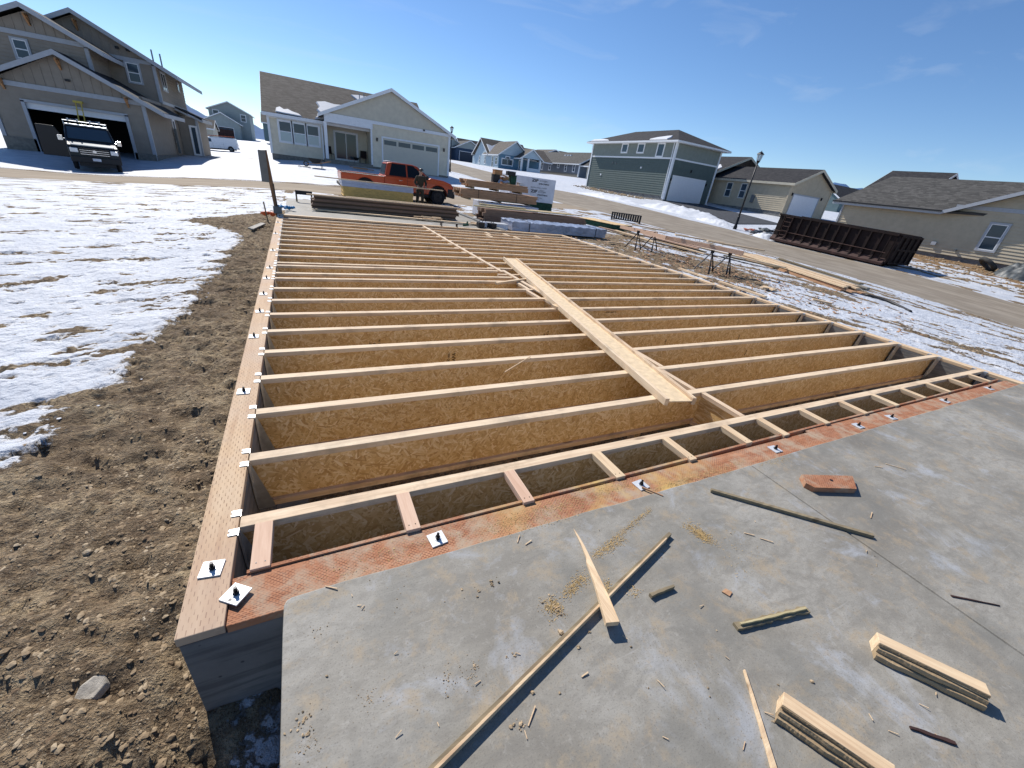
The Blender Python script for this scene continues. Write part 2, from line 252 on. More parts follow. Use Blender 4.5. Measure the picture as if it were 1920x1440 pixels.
# ------------------------------------------------------------ mesh tools
class MB:
    def __init__(s): s.v = []; s.f = []
    def add(s, vs, fs, M=None):
        o = len(s.v)
        s.v += [tuple(M @ Vector(v)) if M is not None else tuple(v) for v in vs]
        s.f += [tuple(i+o for i in f) for f in fs]; return s
    def box(s, x0, x1, y0, y1, z0, z1, M=None):
        x0, x1 = min(x0, x1), max(x0, x1); y0, y1 = min(y0, y1), max(y0, y1); z0, z1 = min(z0, z1), max(z0, z1)
        return s.add([(x0, y0, z0), (x1, y0, z0), (x1, y1, z0), (x0, y1, z0), (x0, y0, z1), (x1, y0, z1), (x1, y1, z1), (x0, y1, z1)],
                     [(0, 3, 2, 1), (4, 5, 6, 7), (0, 1, 5, 4), (1, 2, 6, 5), (2, 3, 7, 6), (3, 0, 4, 7)], M)
    def beam(s, p0, p1, wd, ht, up=(0, 0, 1)):
        p0, p1 = Vector(p0), Vector(p1); d = (p1-p0); L = d.length; d.normalize()
        sd = d.cross(Vector(up)).normalized(); u = sd.cross(d).normalized()
        M = Matrix(((d.x, sd.x, u.x, p0.x), (d.y, sd.y, u.y, p0.y), (d.z, sd.z, u.z, p0.z), (0, 0, 0, 1)))
        return s.box(0, L, -wd/2, wd/2, -ht/2, ht/2, M)
    def prism(s, poly, ax, a, b, M=None):   # poly in the two other axes (in order), extruded on ax
        def pt(p, t):
            q = list(p); q.insert(ax, t); return tuple(q)
        n = len(poly); vs = [pt(p, a) for p in poly]+[pt(p, b) for p in poly]
        ar = sum(poly[i][0]*poly[(i+1) % n][1]-poly[(i+1) % n][0]*poly[i][1] for i in range(n))
        flip = (ar > 0) ^ (ax == 1) ^ (b < a)
        fs = [tuple(range(n)), tuple(range(2*n-1, n-1, -1))]+[(i, i+n, (i+1) % n+n, (i+1) % n) for i in range(n)]
        if flip: fs = [f[::-1] for f in fs]
        return s.add(vs, [f[::-1] for f in fs] if not flip else [f for f in fs], M)
    def tube(s, pts, rad, n=8, cap=True):
        pts = [Vector(p) for p in pts]; rad = rad if isinstance(rad, (list, tuple)) else [rad]*len(pts)
        o = len(s.v); prev = None
        for i, p in enumerate(pts):
            d = (pts[min(i+1, len(pts)-1)]-pts[max(i-1, 0)]).normalized()
            a = prev if prev is not None else (Vector((0, 0, 1)) if abs(d.z) < .9 else Vector((1, 0, 0)))
            sd = d.cross(a).normalized(); u = sd.cross(d).normalized(); prev = u
            for k in range(n):
                t = 2*math.pi*k/n; s.v.append(tuple(p+(sd*math.cos(t)+u*math.sin(t))*rad[i]))
        for i in range(len(pts)-1):
            for k in range(n): s.f.append((o+i*n+k, o+i*n+(k+1) % n, o+(i+1)*n+(k+1) % n, o+(i+1)*n+k))
        if cap:
            s.f.append(tuple(o+k for k in range(n))[::-1]); s.f.append(tuple(o+(len(pts)-1)*n+k for k in range(n)))
        return s
    def quad(s, *p): return s.add(p, [tuple(range(len(p)))])
    def rock(s, c, r, sd=None, flat=.7):
        bm = bmesh.new(); bmesh.ops.create_icosphere(bm, subdivisions=1, radius=1)
        rr = sd or rng; o = len(s.v); ax = [r*rr.uniform(.6, 1.2), r*rr.uniform(.6, 1.2), r*flat*rr.uniform(.6, 1.1)]; a = rr.uniform(0, 6.3)
        for v in bm.verts:
            k = rr.uniform(.75, 1.2); x, y, z = v.co.x*ax[0]*k, v.co.y*ax[1]*k, v.co.z*ax[2]*k
            s.v.append((c[0]+x*math.cos(a)-y*math.sin(a), c[1]+x*math.sin(a)+y*math.cos(a), c[2]+z))
        s.f += [tuple(o+v.index for v in f.verts) for f in bm.faces]; bm.free(); return s
    def obj(s, name, mat, parent=None, smooth=False, bevel=0.0, off=None, fixn=True):
        me = bpy.data.meshes.new(name)
        vs = s.v
        if off is None and parent is not None and parent.get('_world'): off = parent.location
        if off is not None: vs = [(a-off[0], b-off[1], c-off[2]) for a, b, c in vs]
        me.from_pydata(vs, [], s.f)
        if fixn:
            bm = bmesh.new(); bm.from_mesh(me); bmesh.ops.recalc_face_normals(bm, faces=bm.faces); bm.to_mesh(me); bm.free()
        if mat: me.materials.append(MAT[mat])
        if smooth: me.polygons.foreach_set('use_smooth', [True]*len(me.polygons))
        o = bpy.data.objects.new(name, me); C.objects.link(o)
        if parent is not None: o.parent = parent
        if bevel:
            b = o.modifiers.new('bevel', 'BEVEL'); b.width = bevel; b.segments = 2; b.limit_method = 'ANGLE'
        return o
def tag(o, label, cat, group=None, kind=None):
    if label: o['label'] = label
    if cat: o['category'] = cat
    if group: o['group'] = group
    if kind: o['kind'] = kind
    return o
def struct(o): o['kind'] = 'structure'; return o
def thing(name, label, cat, loc=(0, 0, 0), rz=0.0, group=None, world=False):
    o = bpy.data.objects.new(name, None); C.objects.link(o); o.location = loc; o.rotation_euler = (0, 0, rz); o.empty_display_size = .2
    if world: o['_world'] = 1
    return tag(o, label, cat, group)
def dup(root, loc=None, rz=None, label=None):
    r = root.copy(); C.objects.link(r)
    if loc is not None: r.location = loc
    if rz is not None: r.rotation_euler = (0, 0, rz)
    if label: r['label'] = label
    for ch in root.children:
        c = ch.copy(); C.objects.link(c); c.parent = r
        for g_ in ch.children:
            d = g_.copy(); C.objects.link(d); d.parent = c
    return r
def at_origin(o, mb_center): return o
def text_obj(txt, size, M, name, mat, parent, ext=.001, bold=0.0, off=None, sx=1.0):
    cu = bpy.data.curves.new('t', 'FONT'); cu.body = txt; cu.size = size; cu.extrude = ext; cu.offset = bold; cu.resolution_u = 2
    to = bpy.data.objects.new('t', cu); C.objects.link(to)
    dg = bpy.context.evaluated_depsgraph_get(); me = bpy.data.meshes.new_from_object(to.evaluated_get(dg)); bpy.data.objects.remove(to)
    me.transform(Matrix.Diagonal((sx, 1, 1, 1))); me.transform(M)
    if off is not None: me.transform(Matrix.Translation(-Vector(off)))
    me.materials.clear(); me.materials.append(MAT[mat])
    o = bpy.data.objects.new(name, me); C.objects.link(o)
    if parent is not None: o.parent = parent
    return o
# ------------------------------------------------------------ terrain
_P = np.random.default_rng(11).permutation(512); _P = np.concatenate([_P, _P])
_GA = np.random.default_rng(12).uniform(0, 2*np.pi, 512)
def perlin(x, y):
    xi = np.floor(x).astype(int); yi = np.floor(y).astype(int); xf = x-xi; yf = y-yi
    u = xf*xf*xf*(xf*(xf*6-15)+10); v = yf*yf*yf*(yf*(yf*6-15)+10)
    def gr(ix, iy, dx, dy):
        a = _GA[_P[(_P[ix & 511]+iy) & 511]]; return np.cos(a)*dx+np.sin(a)*dy
    a = gr(xi, yi, xf, yf); b = gr(xi+1, yi, xf-1, yf); c = gr(xi, yi+1, xf, yf-1); d = gr(xi+1, yi+1, xf-1, yf-1)
    return (a+(b-a)*u)+((c+(d-c)*u)-(a+(b-a)*u))*v
def fbm(x, y, o=4, g=.55):
    s = 0; a = 1
    for i in range(o): s = s+a*perlin(x*2**i+i*17.3, y*2**i-i*9.1); a *= g
    return s
def sstep(a, b, x): t = np.clip((x-a)/(b-a), 0, 1); return t*t*(3-2*t)
CT = [(-.3, 0, -.33), (-.3, 5, -.33), (-.3, 11, -.3), (-1.2, 2, -.36), (-1.2, -1, -.5), (-1, 8, -.33), (-3, 2, -.5), (-5, 8, -.55), (-6, 15, -.7), (-10.5, 23.5, -.9), (-10.5, 28, -.9), (-1, 23, -.36), (-1, 27.3, -.33),
 (4, 20, -.33), (4, 24, -.33), (8, 24, -.3), (8.2, 20, -.28), (12, 24, -.05), (16, 25, .15), (12, 19, .05), (-9, 30.5, -.88), (-11, 35.8, -.42), (-7.5, 36, -.32), (-6, 42, -.05), (-6.7, 46, 0), (-14, 50, -.2), (-11, 93, -.5), (-14, 145, 1.8),
 (-1, 41, .55), (3, 41, .85), (10, 39.8, .82), (13.5, 40, .8), (6, 33, .25), (-2, 33, 0), (-6, 60, -.35), (-8, 75, -.5), (2, 70, .8),
 (18.7, 2, -.56), (18.7, 4, -.39), (18.7, 6, -.25), (18.7, 8.5, -.13), (18.7, 12, -.05), (18.7, 16.5, .05), (18.7, 22, .25), (18.7, 30, .38),
 (28.3, 4, -.72), (28.3, 6.5, -.49), (28.3, 8.7, -.35), (28.3, 12, -.25), (28.3, 16, -.12), (28.3, 20, .17), (28.3, 24, .3), (28.3, 31, .62), (28.3, 45, .95),
 (38, 12.4, .3), (38, 7, .22), (38, 18, .7), (38, 2, .1), (46.7, 28.3, 1.35), (46.7, 38, 1.9), (33, 28, .85), (38.2, 37.2, 1.35), (38.2, 52.8, 1.85), (45, 37, 1.5), (31, 50, 1.2),
 (9, 0, -.12), (9, 5, -.15), (9, 10, -.12), (11, 6, -.2), (13, 3, -.3), (15, 5, -.22), (15, 10, -.1), (12, 13, -.08), (10, 16, -.05), (10, -5, -.3),
 (17.3, 52, 1.3), (24, 88, 2.9), (35, 88, 3), (57, 84, 3.5), (58, 109, 3.7), (32, 121, 4.1), (-30, 40, -.6), (-30, 80, -.5), (-30, 150, 1.5), (80, 40, 3), (80, 10, 2), (60, -10, .5), (0, 250, 3.5), (60, 250, 5), (150, 150, 5.5), (200, 0, 5),
 (-150, 150, 2), (-150, 0, -1.5), (-60, 20, -1), (0, -60, -1.5), (-100, -100, -3), (100, -100, -1)]
for k in range(10):
    for rr_ in (700, 4000): CT.append((rr_*math.cos(k*.6283), rr_*math.sin(k*.6283), 5.0))
CT = np.array(CT, float)
_n = len(CT); _A = np.zeros((_n+3, _n+3)); _D = np.hypot(CT[:, None, 0]-CT[None, :, 0], CT[:, None, 1]-CT[None, :, 1])
_A[:_n, :_n] = _D+np.eye(_n)*-.02; _A[:_n, _n] = 1; _A[:_n, _n+1:] = CT[:, :2]; _A[_n, :_n] = 1; _A[_n+1:, :_n] = CT[:, :2].T
_W = np.linalg.solve(_A, np.concatenate([CT[:, 2], [0, 0, 0]]))
def hgt(x, y):
    x = np.atleast_1d(np.asarray(x, float)); y = np.atleast_1d(np.asarray(y, float)); out = np.full(x.shape, _W[_n])+_W[_n+1]*x+_W[_n+2]*y
    for i in range(_n): out += _W[i]*np.sqrt((x-CT[i, 0])**2+(y-CT[i, 1])**2+.15)
    return out
def hz(x, y): return float(hgt(x, y)[0])
def lines(*segs):
    o = []
    for a, b, st in segs: o += list(np.arange(a, b-1e-6, st))
    return np.array(o+[segs[-1][1]])
def geo(a, b, s0, k):
    o = [a]; s = s0
    while abs(o[-1]-a) < abs(b-a): o.append(o[-1]+(s if b > a else -s)); s *= k
    return o
XL = np.array(sorted(set(np.round(np.concatenate([geo(-8, -6000, .35, 1.09), lines((-8, -3.0, .07), (-3.0, -.12, .02)), [-.08, -.04, .02, .1], lines((.2, 8.4, .2)), [8.46, 8.5], lines((8.54, 12, .045), (12, 19, .09), (19, 28.2, .6), (28.2, 39, .12), (39, 60, .6)), geo(60, 6000, 1.0, 1.12)]), 4))))
YL = np.array(sorted(set(np.round(np.concatenate([geo(-3, -6000, .4, 1.15), lines((-3, -.56, .03)), [-.50, -.44, -.4], lines((-.36, 12, .03), (12, 24, .08), (24, 40, .2), (40, 60, .4)), geo(60, 6000, .6, 1.07)]), 4))))
X, Y = np.meshgrid(XL, YL); xf_, yf_ = X.ravel(), Y.ravel()
base = hgt(xf_, yf_).reshape(X.shape)
left = X < 0
xe = np.interp(Y, [-30, -3, .5, 1.0, 1.23, 1.67, 2.05, 2.6, 3.2, 4.1, 5.4, 6.5, 8, 9.3, 10.2, 11.5, 13, 14.5, 30], [-8, -4, -2.2, -1.5, -1.36, -1.25, -1.12, -1.17, -1.09, -.94, -.95, -.9, -.84, -.8, -1.3, -2.3, -1.3, -.3, .5])
lo = fbm(X*.9, Y*.9, 4); mid = fbm(X*4, Y*3, 3); hi = fbm(X*12, Y*9, 2)
dd = np.hypot(X, Y)
mL = .55+(xe-X)/.38+.38*mid+.30*lo+.22*hi
stL = fbm(X*.8+Y*.3, Y*2.6-X*.6, 5, .68)
stL = stL+.05*sstep(9, 15, Y); st2 = fbm(X*2.2+Y*.8+9, Y*6.5-X*1.1, 4, .65)
hole = np.clip((stL-.11+.10*sstep(7, 2, Y)*sstep(-5, -1.6, X))*3.4, 0, 2)+np.clip((st2-.24)*2.8, 0, 1.0)*sstep(-.1, .25, fbm(X*.35+3, Y*.35, 3))*np.clip((xe-X)/.35, 0, 1)
tr = np.abs(np.sin((Y-.9*X)*1.15+1.2*lo))       # wheel tracks across the field
hole = hole+np.clip((.17-tr)*6, 0, 1)*np.clip(fbm(X*1.1+5, Y*1.1, 3)*3+.25, 0, 1)*sstep(-.3, -1.0, X-xe)
hole *= np.where(Y > 3, 1.0, sstep(.0, 3.0, Y)*.9+.1)
mL = np.clip(mL, -.6, 1.15)-hole*.8
# right hand field between the house and the street: streaks run along the street
stR = fbm(X*1.7+.2*Y, Y*.55, 5, .62)
mR = .92-np.clip(stR*2.2, -.25, 1.2)
def blob(cx, cy, rx, ry): return np.exp(-(((X-cx)/rx)**2+((Y-cy)/ry)**2))
dirtR = blob(10.3, 8.2, 1.1, 2.0)+blob(10.9, 5.8, .9, 1.3)+.9*blob(9.6, 11, 1.3, 1.2)+.8*blob(12.4, 7.5, 1.0, 1.6)+.6*blob(13.5, 5.3, .7, .8)+.8*blob(12, 12, 2.5, 1.5)+.7*blob(16.6, 8, .6, 6)+.6*blob(11.4, 2.0, .5, .7)+.7*blob(8, 17, 4, 4)
mR = mR-dirtR*(1.0+.8*mid)+.12*hi
mR = np.where((X > 8.4) & (X < 9.1) & (Y > 3), mR+.35, mR)
mF = .95-np.clip(fbm(X*.5, Y*.5, 4)*1.7, -.2, .7)+.1*hi
mF = np.where((X > 28) & (Y < 19), .72-np.clip(fbm(X*1.1, Y*.7, 4)*3.2, -.5, 1.2)-.9*sstep(33, 37.5, X)+.6*sstep(32.5, 29, X), mF)
mF = np.where((X > 34) & (X < 39) & (Y > 37) & (Y < 54), .9-1.5*sstep(35.3, 37.2, X)+.3*mid, mF)
mF = np.where((X > 28) & (Y >= 19) & (Y < 37), 1.0-.3*np.clip(fbm(X, Y, 3), 0, 1)-.5*blob(31, 19, 1.5, 2.5), mF)
mF = np.where(Y > 27, np.clip(.98-.25*np.clip(fbm(X*.6, Y*1.5, 4)*2, 0, 1.6), .3, 1), mF)
mF = np.where((X > -9) & (X < 1) & (Y > 42.5) & (Y < 60), mF-.7*sstep(.0, .4, fbm(X*.3, Y*.7, 3)+.1), mF)
snow = np.where(X < .3, mL, np.where(X < 19, mR, mF)); snow = np.where(Y > 27.2, mF, snow)
snow = np.where((X > -.2) & (X < 19) & (Y > 15) & (Y < 27), mR, snow)
snow = np.where((Y > 22.4) & (Y <= 28.2) & (X < 18), snow-.45*sstep(.8, .2, np.minimum(np.abs(Y-23), np.abs(Y-27.6))), snow)
near = sstep(26, 10, dd)
dl = fbm(X*2.1, Y*3.6+X*1.2, 3, .5); rid = np.clip(1-np.abs(fbm(X*3.0-.6*Y, Y*4.6+X*2.2, 3, .5))*2, -.15, 1)
clod = .040*dl+.052*(rid-.4)+.018*hi+.007*perlin(X*17+Y*3, Y*14)
sm = sstep(.42, .62, snow)
Z = base+near*(clod*(1-sm)*np.where(left, 1.0, .7)+sm*(.030+.024*mid+.014*hi+.005*perlin(X*17, Y*14)))
# things of the plan that bend the ground
inside = (X > -.1) & (X < 8.47) & (Y > -.43) & (Y < 10.85)
under = (X > .1) & (X < 10.4) & (Y <= -.43) & (Y > -7.5)
dip = .26*np.exp(-(((X-.1)/.42)**2+((Y+.85)/.45)**2))
Z = Z-dip
Z = np.where(inside, -1.02+.06*lo+.03*mid, Z); Z = np.where(under, np.minimum(Z, -.72+.03*mid), Z)
Z = np.where((X > .0) & (X < 6.2) & (Y > 10.85) & (Y < 15.5), -.25, Z)
Z = np.where((X > 18.75) & (X < 28.25) & (Y > -80) & (Y < 200), base-.12, Z)
Z = np.where((X > -150) & (X < 18.8) & (Y > 23.35) & (Y < 27.25), base-.12, Z)
snow = np.where(inside | under, -.2, snow); snow = np.where((dip > .12) & (X > -.2) & (Y < -.45), .5+.5*mid+.25*hi, snow)
tone = np.where((X > 32) & (Y < 20), 1.0, 0)*sstep(31, 34, X)+np.where((X > 34) & (Y > 35), .35, 0)
def grid_mesh(name, mat, V, nx, ny, attrs=None, smooth=True):
    me = bpy.data.meshes.new(name); n = V.shape[0]
    idx = np.arange(nx*ny).reshape(ny, nx); q = np.stack([idx[:-1, :-1], idx[:-1, 1:], idx[1:, 1:], idx[1:, :-1]], -1).reshape(-1, 4)
    me.vertices.add(n); me.vertices.foreach_set('co', V.astype(np.float32).ravel())
    me.loops.add(q.size); me.loops.foreach_set('vertex_index', q.ravel().astype(np.int32))
    me.polygons.add(len(q)); me.polygons.foreach_set('loop_start', np.arange(0, q.size, 4, dtype=np.int32)); me.polygons.foreach_set('loop_total', np.full(len(q), 4, np.int32))
    me.polygons.foreach_set('use_smooth', np.full(len(q), smooth)); me.update(calc_edges=True)
    for k, a in (attrs or {}).items():
        at = me.attributes.new(k, 'FLOAT', 'POINT'); at.data.foreach_set('value', a.astype(np.float32).ravel())
    me.materials.append(MAT[mat]); o = bpy.data.objects.new(name, me); C.objects.link(o); return o
terr = struct(grid_mesh('ground', 'ground', np.stack([X.ravel(), Y.ravel(), Z.ravel()], 1), len(XL), len(YL), {'snow': snow.ravel(), 'tone': tone.ravel()}))
terr['label'] = 'brown dirt lot half covered with melting patchy snow'
_ZI = None
def zat(x, y):
    i = min(max(int(np.searchsorted(XL, x))-1, 0), len(XL)-2); j = min(max(int(np.searchsorted(YL, y))-1, 0), len(YL)-2)
    a = (x-XL[i])/(XL[i+1]-XL[i]); b = (y-YL[j])/(YL[j+1]-YL[j])
    return float((Z[j, i]*(1-a)+Z[j, i+1]*a)*(1-b)+(Z[j+1, i]*(1-a)+Z[j+1, i+1]*a)*b)
def sheet(name, mat, xs, ys, dz=.004, nzs=.006, lab=None):
    xx, yy = np.meshgrid(xs, ys); zz = hgt(xx.ravel(), yy.ravel())+dz+nzs*fbm(xx.ravel()*1.3, yy.ravel()*.6, 3)
    o = struct(grid_mesh(name, mat, np.stack([xx.ravel(), yy.ravel(), zz], 1), len(xs), len(ys)))
    if lab: o['label'] = lab
    return o
sheet('street', 'road_dusty', np.linspace(18.7, 28.3, 33), np.concatenate([np.linspace(-80, -2, 40), np.linspace(-1.5, 60, 200), np.linspace(62, 190, 50)]), lab='dusty gravelled street running between the lots')
sheet('side_road', 'road_dusty_side', np.linspace(-140, 18.72, 400), np.linspace(23.3, 27.3, 14), .002, lab='muddy tan side road crossing behind the lot')
# snow banks pushed along the far kerb and heaps
def heap(cx, cy, rx, ry, h, seed=0, yaw=0.0):
    n = 40; xs = np.linspace(-1, 1, n); a, b = np.meshgrid(xs, xs); r = np.sqrt(a**2+b**2)
    ca, sa = math.cos(yaw), math.sin(yaw); px = cx+a*rx*ca-b*ry*sa; py = cy+a*rx*sa+b*ry*ca
    z = hgt(px.ravel(), py.ravel()).reshape(n, n)-.05+(h+.05)*np.clip(1-r**2.2, -.3, 1)*(1+.5*fbm(px*1.2+seed, py*1.2, 4))+.06*fbm(px*4, py*4+seed, 3)
    return np.stack([px.ravel(), py.ravel(), z.ravel()], 1), n
for i, (cx, cy, rx, ry, h, yw) in enumerate([(31.0, 27.3, 1.3, 5.2, .42, .1), (29.9, 22.6, .5, 2.0, .28, 0), (29.0, 17.3, .6, 1.0, .3, 0), (30.1, 37, 1.0, 6, .3, 0)]):
    V, n = heap(cx, cy, rx, ry, h, i*7.7, yw); o = struct(grid_mesh('snow_bank', 'snow', V, n, n)); o['label'] = 'bank of ploughed snow along the far side of the street'
# ------------------------------------------------------------ mountains
def ridge(name, az0, az1, dist, prof, seed):
    n = 160; az = np.linspace(az0, az1, n); el = np.interp(az, *zip(*prof)); el = el+.07*fbm(az*1.3+seed, az*0+seed, 4)
    rows = []
    for j, k in enumerate(np.linspace(0, 1, 12)):
        d = dist*(.72+.28*k); top = np.tan(np.radians(np.clip(el, .05, 9)))*dist*(k**1.15); top = top*(1+.12*fbm(az*2+seed, np.full(n, k*4.0), 3))+5*(1-k)
        rows.append(np.stack([np.sin(np.radians(az))*d, np.cos(np.radians(az))*d, top], 1))
    rows.append(rows[-1]*np.array([1.15, 1.15, .3]))
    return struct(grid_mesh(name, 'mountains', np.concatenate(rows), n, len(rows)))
g = G('mountains'); p = g.pos(); c = g.rp(g.nz(p, .0022, 6, .7), [(.40, (.045, .11, .24)), (.64, (.06, .13, .28)), (.74, (.40, .54, .75))])  # blue of the distance haze is put into the base colour
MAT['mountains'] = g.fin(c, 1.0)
o = ridge('mountains', -62, 22, 5200, [(-62, .3), (-30, .5), (-24, .6), (-16, 3.0), (-13, 3.7), (-10, 3.0), (-8.9, 2.62), (-8.4, 2.25), (-7.6, 1.9), (-6, 1.7), (-4, 2.1), (-3.3, 1.65), (0, 1.2), (8, 1.0), (22, .8)], 3.1); o['label'] = 'forested mountains painted haze-blue, with snow patches behind the houses'
o = ridge('mountains', 22, 100, 5600, [(22, 1.0), (40, 2.0), (57, 2.4), (59.5, 3.4), (61, 3.75), (62, 3.5), (66, 3.0), (80, 3), (100, 2)], 8.4); o['label'] = 'distant mountain ridge painted haze-blue on the right behind the roofs'
# ------------------------------------------------------------ concrete work
def slab_piece(name, x0, x1, y0, y1, zt, th, lab, mat='slab_concrete', seg=.0, chip=0.0):
    nx, ny = 60, 60; xs = np.linspace(x0, x1, nx); ys = np.linspace(y0, y1, ny)
    b = MB(); b.box(x0, x1, y0, y1, zt-th, zt); o = struct(b.obj(name, mat, bevel=.008)); o['label'] = lab; return o
def slab_shape(name, pts, zt, th, lab):
    b = MB(); b.prism(pts, 2, zt-th, zt); o = struct(b.obj(name, 'slab_concrete', bevel=.007)); o['label'] = lab; return o
# the slab's edge along the red plate is rounded and slightly uneven
ed = [(.181, -.60), (.183, -.49), (.19, -.472), (.21, -.463)]
xx = .3
while xx < 2.94: ed.append((xx, -.459+rng.uniform(-.004, .004))); xx += rng.uniform(.08, .2)
pl = [(.181, -7)]+ed+[(2.945, -.457), (2.905, -7)]
slab_shape('garage_slab', pl, 0.0, .11, 'bare grey concrete slab, left of its control joint, strewn with scraps')
ed = [(2.953, -.457)]; xx = 3.1
while xx < 8.5: ed.append((xx, np.interp(xx, [3, 8.5], [-.457, -.395])+rng.uniform(-.004, .004))); xx += rng.uniform(.1, .3)
slab_shape('garage_slab', [(2.913, -7)]+ed+[(8.55, -.40), (10.2, -.5), (10.2, -7)], 0.0, .11, 'bare grey concrete slab, right of its control joint')
b = MB(); b.box(2.85, 3.0, -6.98, -.5, -.10, -.012); struct(b.obj('slab_joint', 'wall_concrete'))
b = MB(); b.box(.02, 6.1, 10.93, 15.4, -.12, -.012); o = struct(b.obj('far_slab', 'slab_concrete', bevel=.006)); o['label'] = 'pale concrete slab beyond the floor joists'
b = MB(); b.box(6.11, 6.3, 10.9, 16.2, -.4, .03); tag(b.obj('stem_wall', 'wall_concrete', bevel=.006), 'short concrete stem wall at the right edge of the far slab', 'wall')
fw = thing('foundation_wall', 'grey poured concrete foundation wall carrying the wooden floor', 'foundation wall', (-.07, -.4, -1.1), world=True)
b = MB(); b.box(-.138, -.003, -.260, 11.0, -1.1, -.042); b.obj('side_wall', 'wall_concrete', fw)
b = MB(); b.box(-.138, 8.36, -.4965, -.262, -1.1, -.05); b.obj('front_wall', 'wall_concrete', fw)
b = MB(); b.box(8.362, 8.5, -.41, 11.0, -1.1, -.042); b.obj('side_wall', 'wall_concrete', fw)
b = MB(); b.box(.0, 8.36, 10.80, 10.92, -1.1, -.042); b.obj('rear_wall', 'wall_concrete', fw)
b = MB(); b.box(0, .22, -.255, 10.79, -1.15, -.93).box(8.14, 8.36, -.255, 10.79, -1.15, -.93); b.obj('footing', 'wall_concrete', fw)
b = MB(); b.box(.30, .45, -6.9, -.5, -1.1, -.112); tag(b.obj('garage_stem_wall', 'wall_concrete'), 'concrete stem wall under the left edge of the garage slab', 'wall')
b = MB(); b.prism([(-.137, -.018), (-.12, -.018), (-.137, -.04)], 1, -.503, -.495); 
# ------------------------------------------------------------ sill plates
def plate(name, x0, x1, y0, y1, z0, z1, mat, lab): b = MB(); b.box(x0, x1, y0, y1, z0, z1); return tag(b.obj(name, mat, bevel=.003, off=None), lab, 'sill plate', 'treated sill plates on the foundation')
plate('sill_plate', -.142, -.001, -.504, 5.02, -.04, 0.0, 'sill_brown', 'brown incised sill plate on the left wall, long piece nearest the camera')
plate('sill_plate', -.142, -.001, 5.026, 10.93, -.04, -.002, 'sill_brown', 'brown incised sill plate on the left wall, far piece up to the blue plastic')
b = MB(); b.box(.003, 3.9, -.50, -.296, -.05, -.012); b.box(3.903, 8.3, -.49, -.27, -.05, -.012)
tag(b.obj('sill_plate', 'sill_red', bevel=.002), 'red-brown mesh-patterned sill plate between the garage slab and the floor', 'sill plate', 'treated sill plates on the foundation')
b = MB(); b.prism([(.05, -.293), (4.2, -.262), (8.2, -.235), (8.2, -.222), (4.2, -.245), (.05, -.278)], 2, -.046, -.004)
tag(b.obj('edge_strip', 'sill_red'), 'thin red-brown strip of wood along the inner edge of the red sill plate', 'wood strip')
plate('sill_plate', 8.363, 8.503, -.42, 10.93, -.04, -.001, 'lumber_y', 'pale sill plate along the right wall next to the snow')
plate('sill_plate', .0, 8.362, 10.79, 10.925, -.04, .0, 'lumber_x', 'pale sill plate at the far end next to the far slab')
# ------------------------------------------------------------ I-joists
SP = .488; JH = .340
ORD = ['first', 'second', 'third', 'fourth', 'fifth', 'sixth', 'seventh', 'eighth', 'ninth', 'tenth', 'eleventh', 'twelfth', 'thirteenth', 'fourteenth', 'fifteenth', 'sixteenth', 'seventeenth', 'eighteenth', 'nineteenth', 'twentieth', 'twenty-first', 'twenty-second', 'twenty-third', 'twenty-fourth', 'twenty-fifth']
FW = .068
def make_ijoist(L, lab, grp='I-joists of the floor frame', fl='flange_x', w=FW):
    t = thing('i_joist', lab, 'floor joist', (0, 0, 0), 0, grp)
    MB().box(0, L, -w/2, w/2, -.038, 0).obj('top_flange', fl, t, bevel=.002)
    MB().box(0.0, L, -.005, .005, -JH+.034, -.034).obj('web', 'osb', t)
    MB().box(0, L, -w/2, w/2, -JH, -JH+.038).obj('bottom_flange', fl, t, bevel=.002)
    return t
full = make_ijoist(8.352, ''); lft = make_ijoist(3.62, ''); rgt = make_ijoist(4.95, '')
uf = [0, 0, 0]
def place_joist(kind, x, y, lab):
    src = (full, lft, rgt)[kind]; o = src if uf[kind] == 0 else dup(src); uf[kind] += 1
    o.location = (x, y, 0); o['label'] = lab; return o
rowsF = [k*SP for k in range(10)]
rowsL = [4.675, 5.134, 5.316, 5.82, 6.265, 6.76, 7.235, 7.73, 8.213, 8.71, 9.18, 9.69, 10.2]
rowsR = [k*SP for k in range(10, 22)]
J = []
for i, y in enumerate(rowsF):
    J.append(place_joist(0, .004, y, ('full-width wooden I-joist nearest the garage slab, carrying the short blocks' if i == 0 else 'full-width wooden I-joist spanning the floor, %s from the garage slab' % ORD[i])))
for i, y in enumerate(rowsL):
    o = place_joist(1, .004, y, 'wooden I-joist on the left half of the far floor, %s behind the full-width ones' % ORD[i])
for i, y in enumerate(rowsR):
    o = place_joist(2, 3.40, y, 'wooden I-joist on the right half of the far floor, %s behind the full-width ones' % ORD[i])
# web stamps
def stamp(jo, items):
    for (x, z, txt, sz, rot) in items:
        M = Matrix.Translation((x, -.0062, z)) @ Matrix.Rotation(R(90), 4, 'X') @ Matrix.Rotation(R(rot), 4, 'Z')
        text_obj(txt, sz, M, 'stamp', 'ink_osb', jo, .0004, .0008)
stamp(J[4], [(1.66, -.215, 'APA', .05, 90), (1.60, -.23, 'NO 0051', .03, 90)])
stamp(J[5], [(.95, -.24, '2 360', .03, 90), (1.0, -.24, 'MAX 16', .03, 90), (.91, -.24, 'I-JOIST', .026, 90)])
stamp(J[6], [(.45, -.2, 'LVL', .03, 90), (1.75, -.24, 'PRI 40', .03, 90), (1.8, -.24, 'EXP 1', .03, 90), (2.7, -.24, 'TOP', .03, 90)])
stamp(J[5], [(3.0, -.23, '2 360', .03, 90), (3.05, -.23, 'MAX 16', .03, 90)]); stamp(J[7], [(1.3, -.22, '1176', .03, 90), (2.6, -.22, 'PRI 40', .03, 90)])
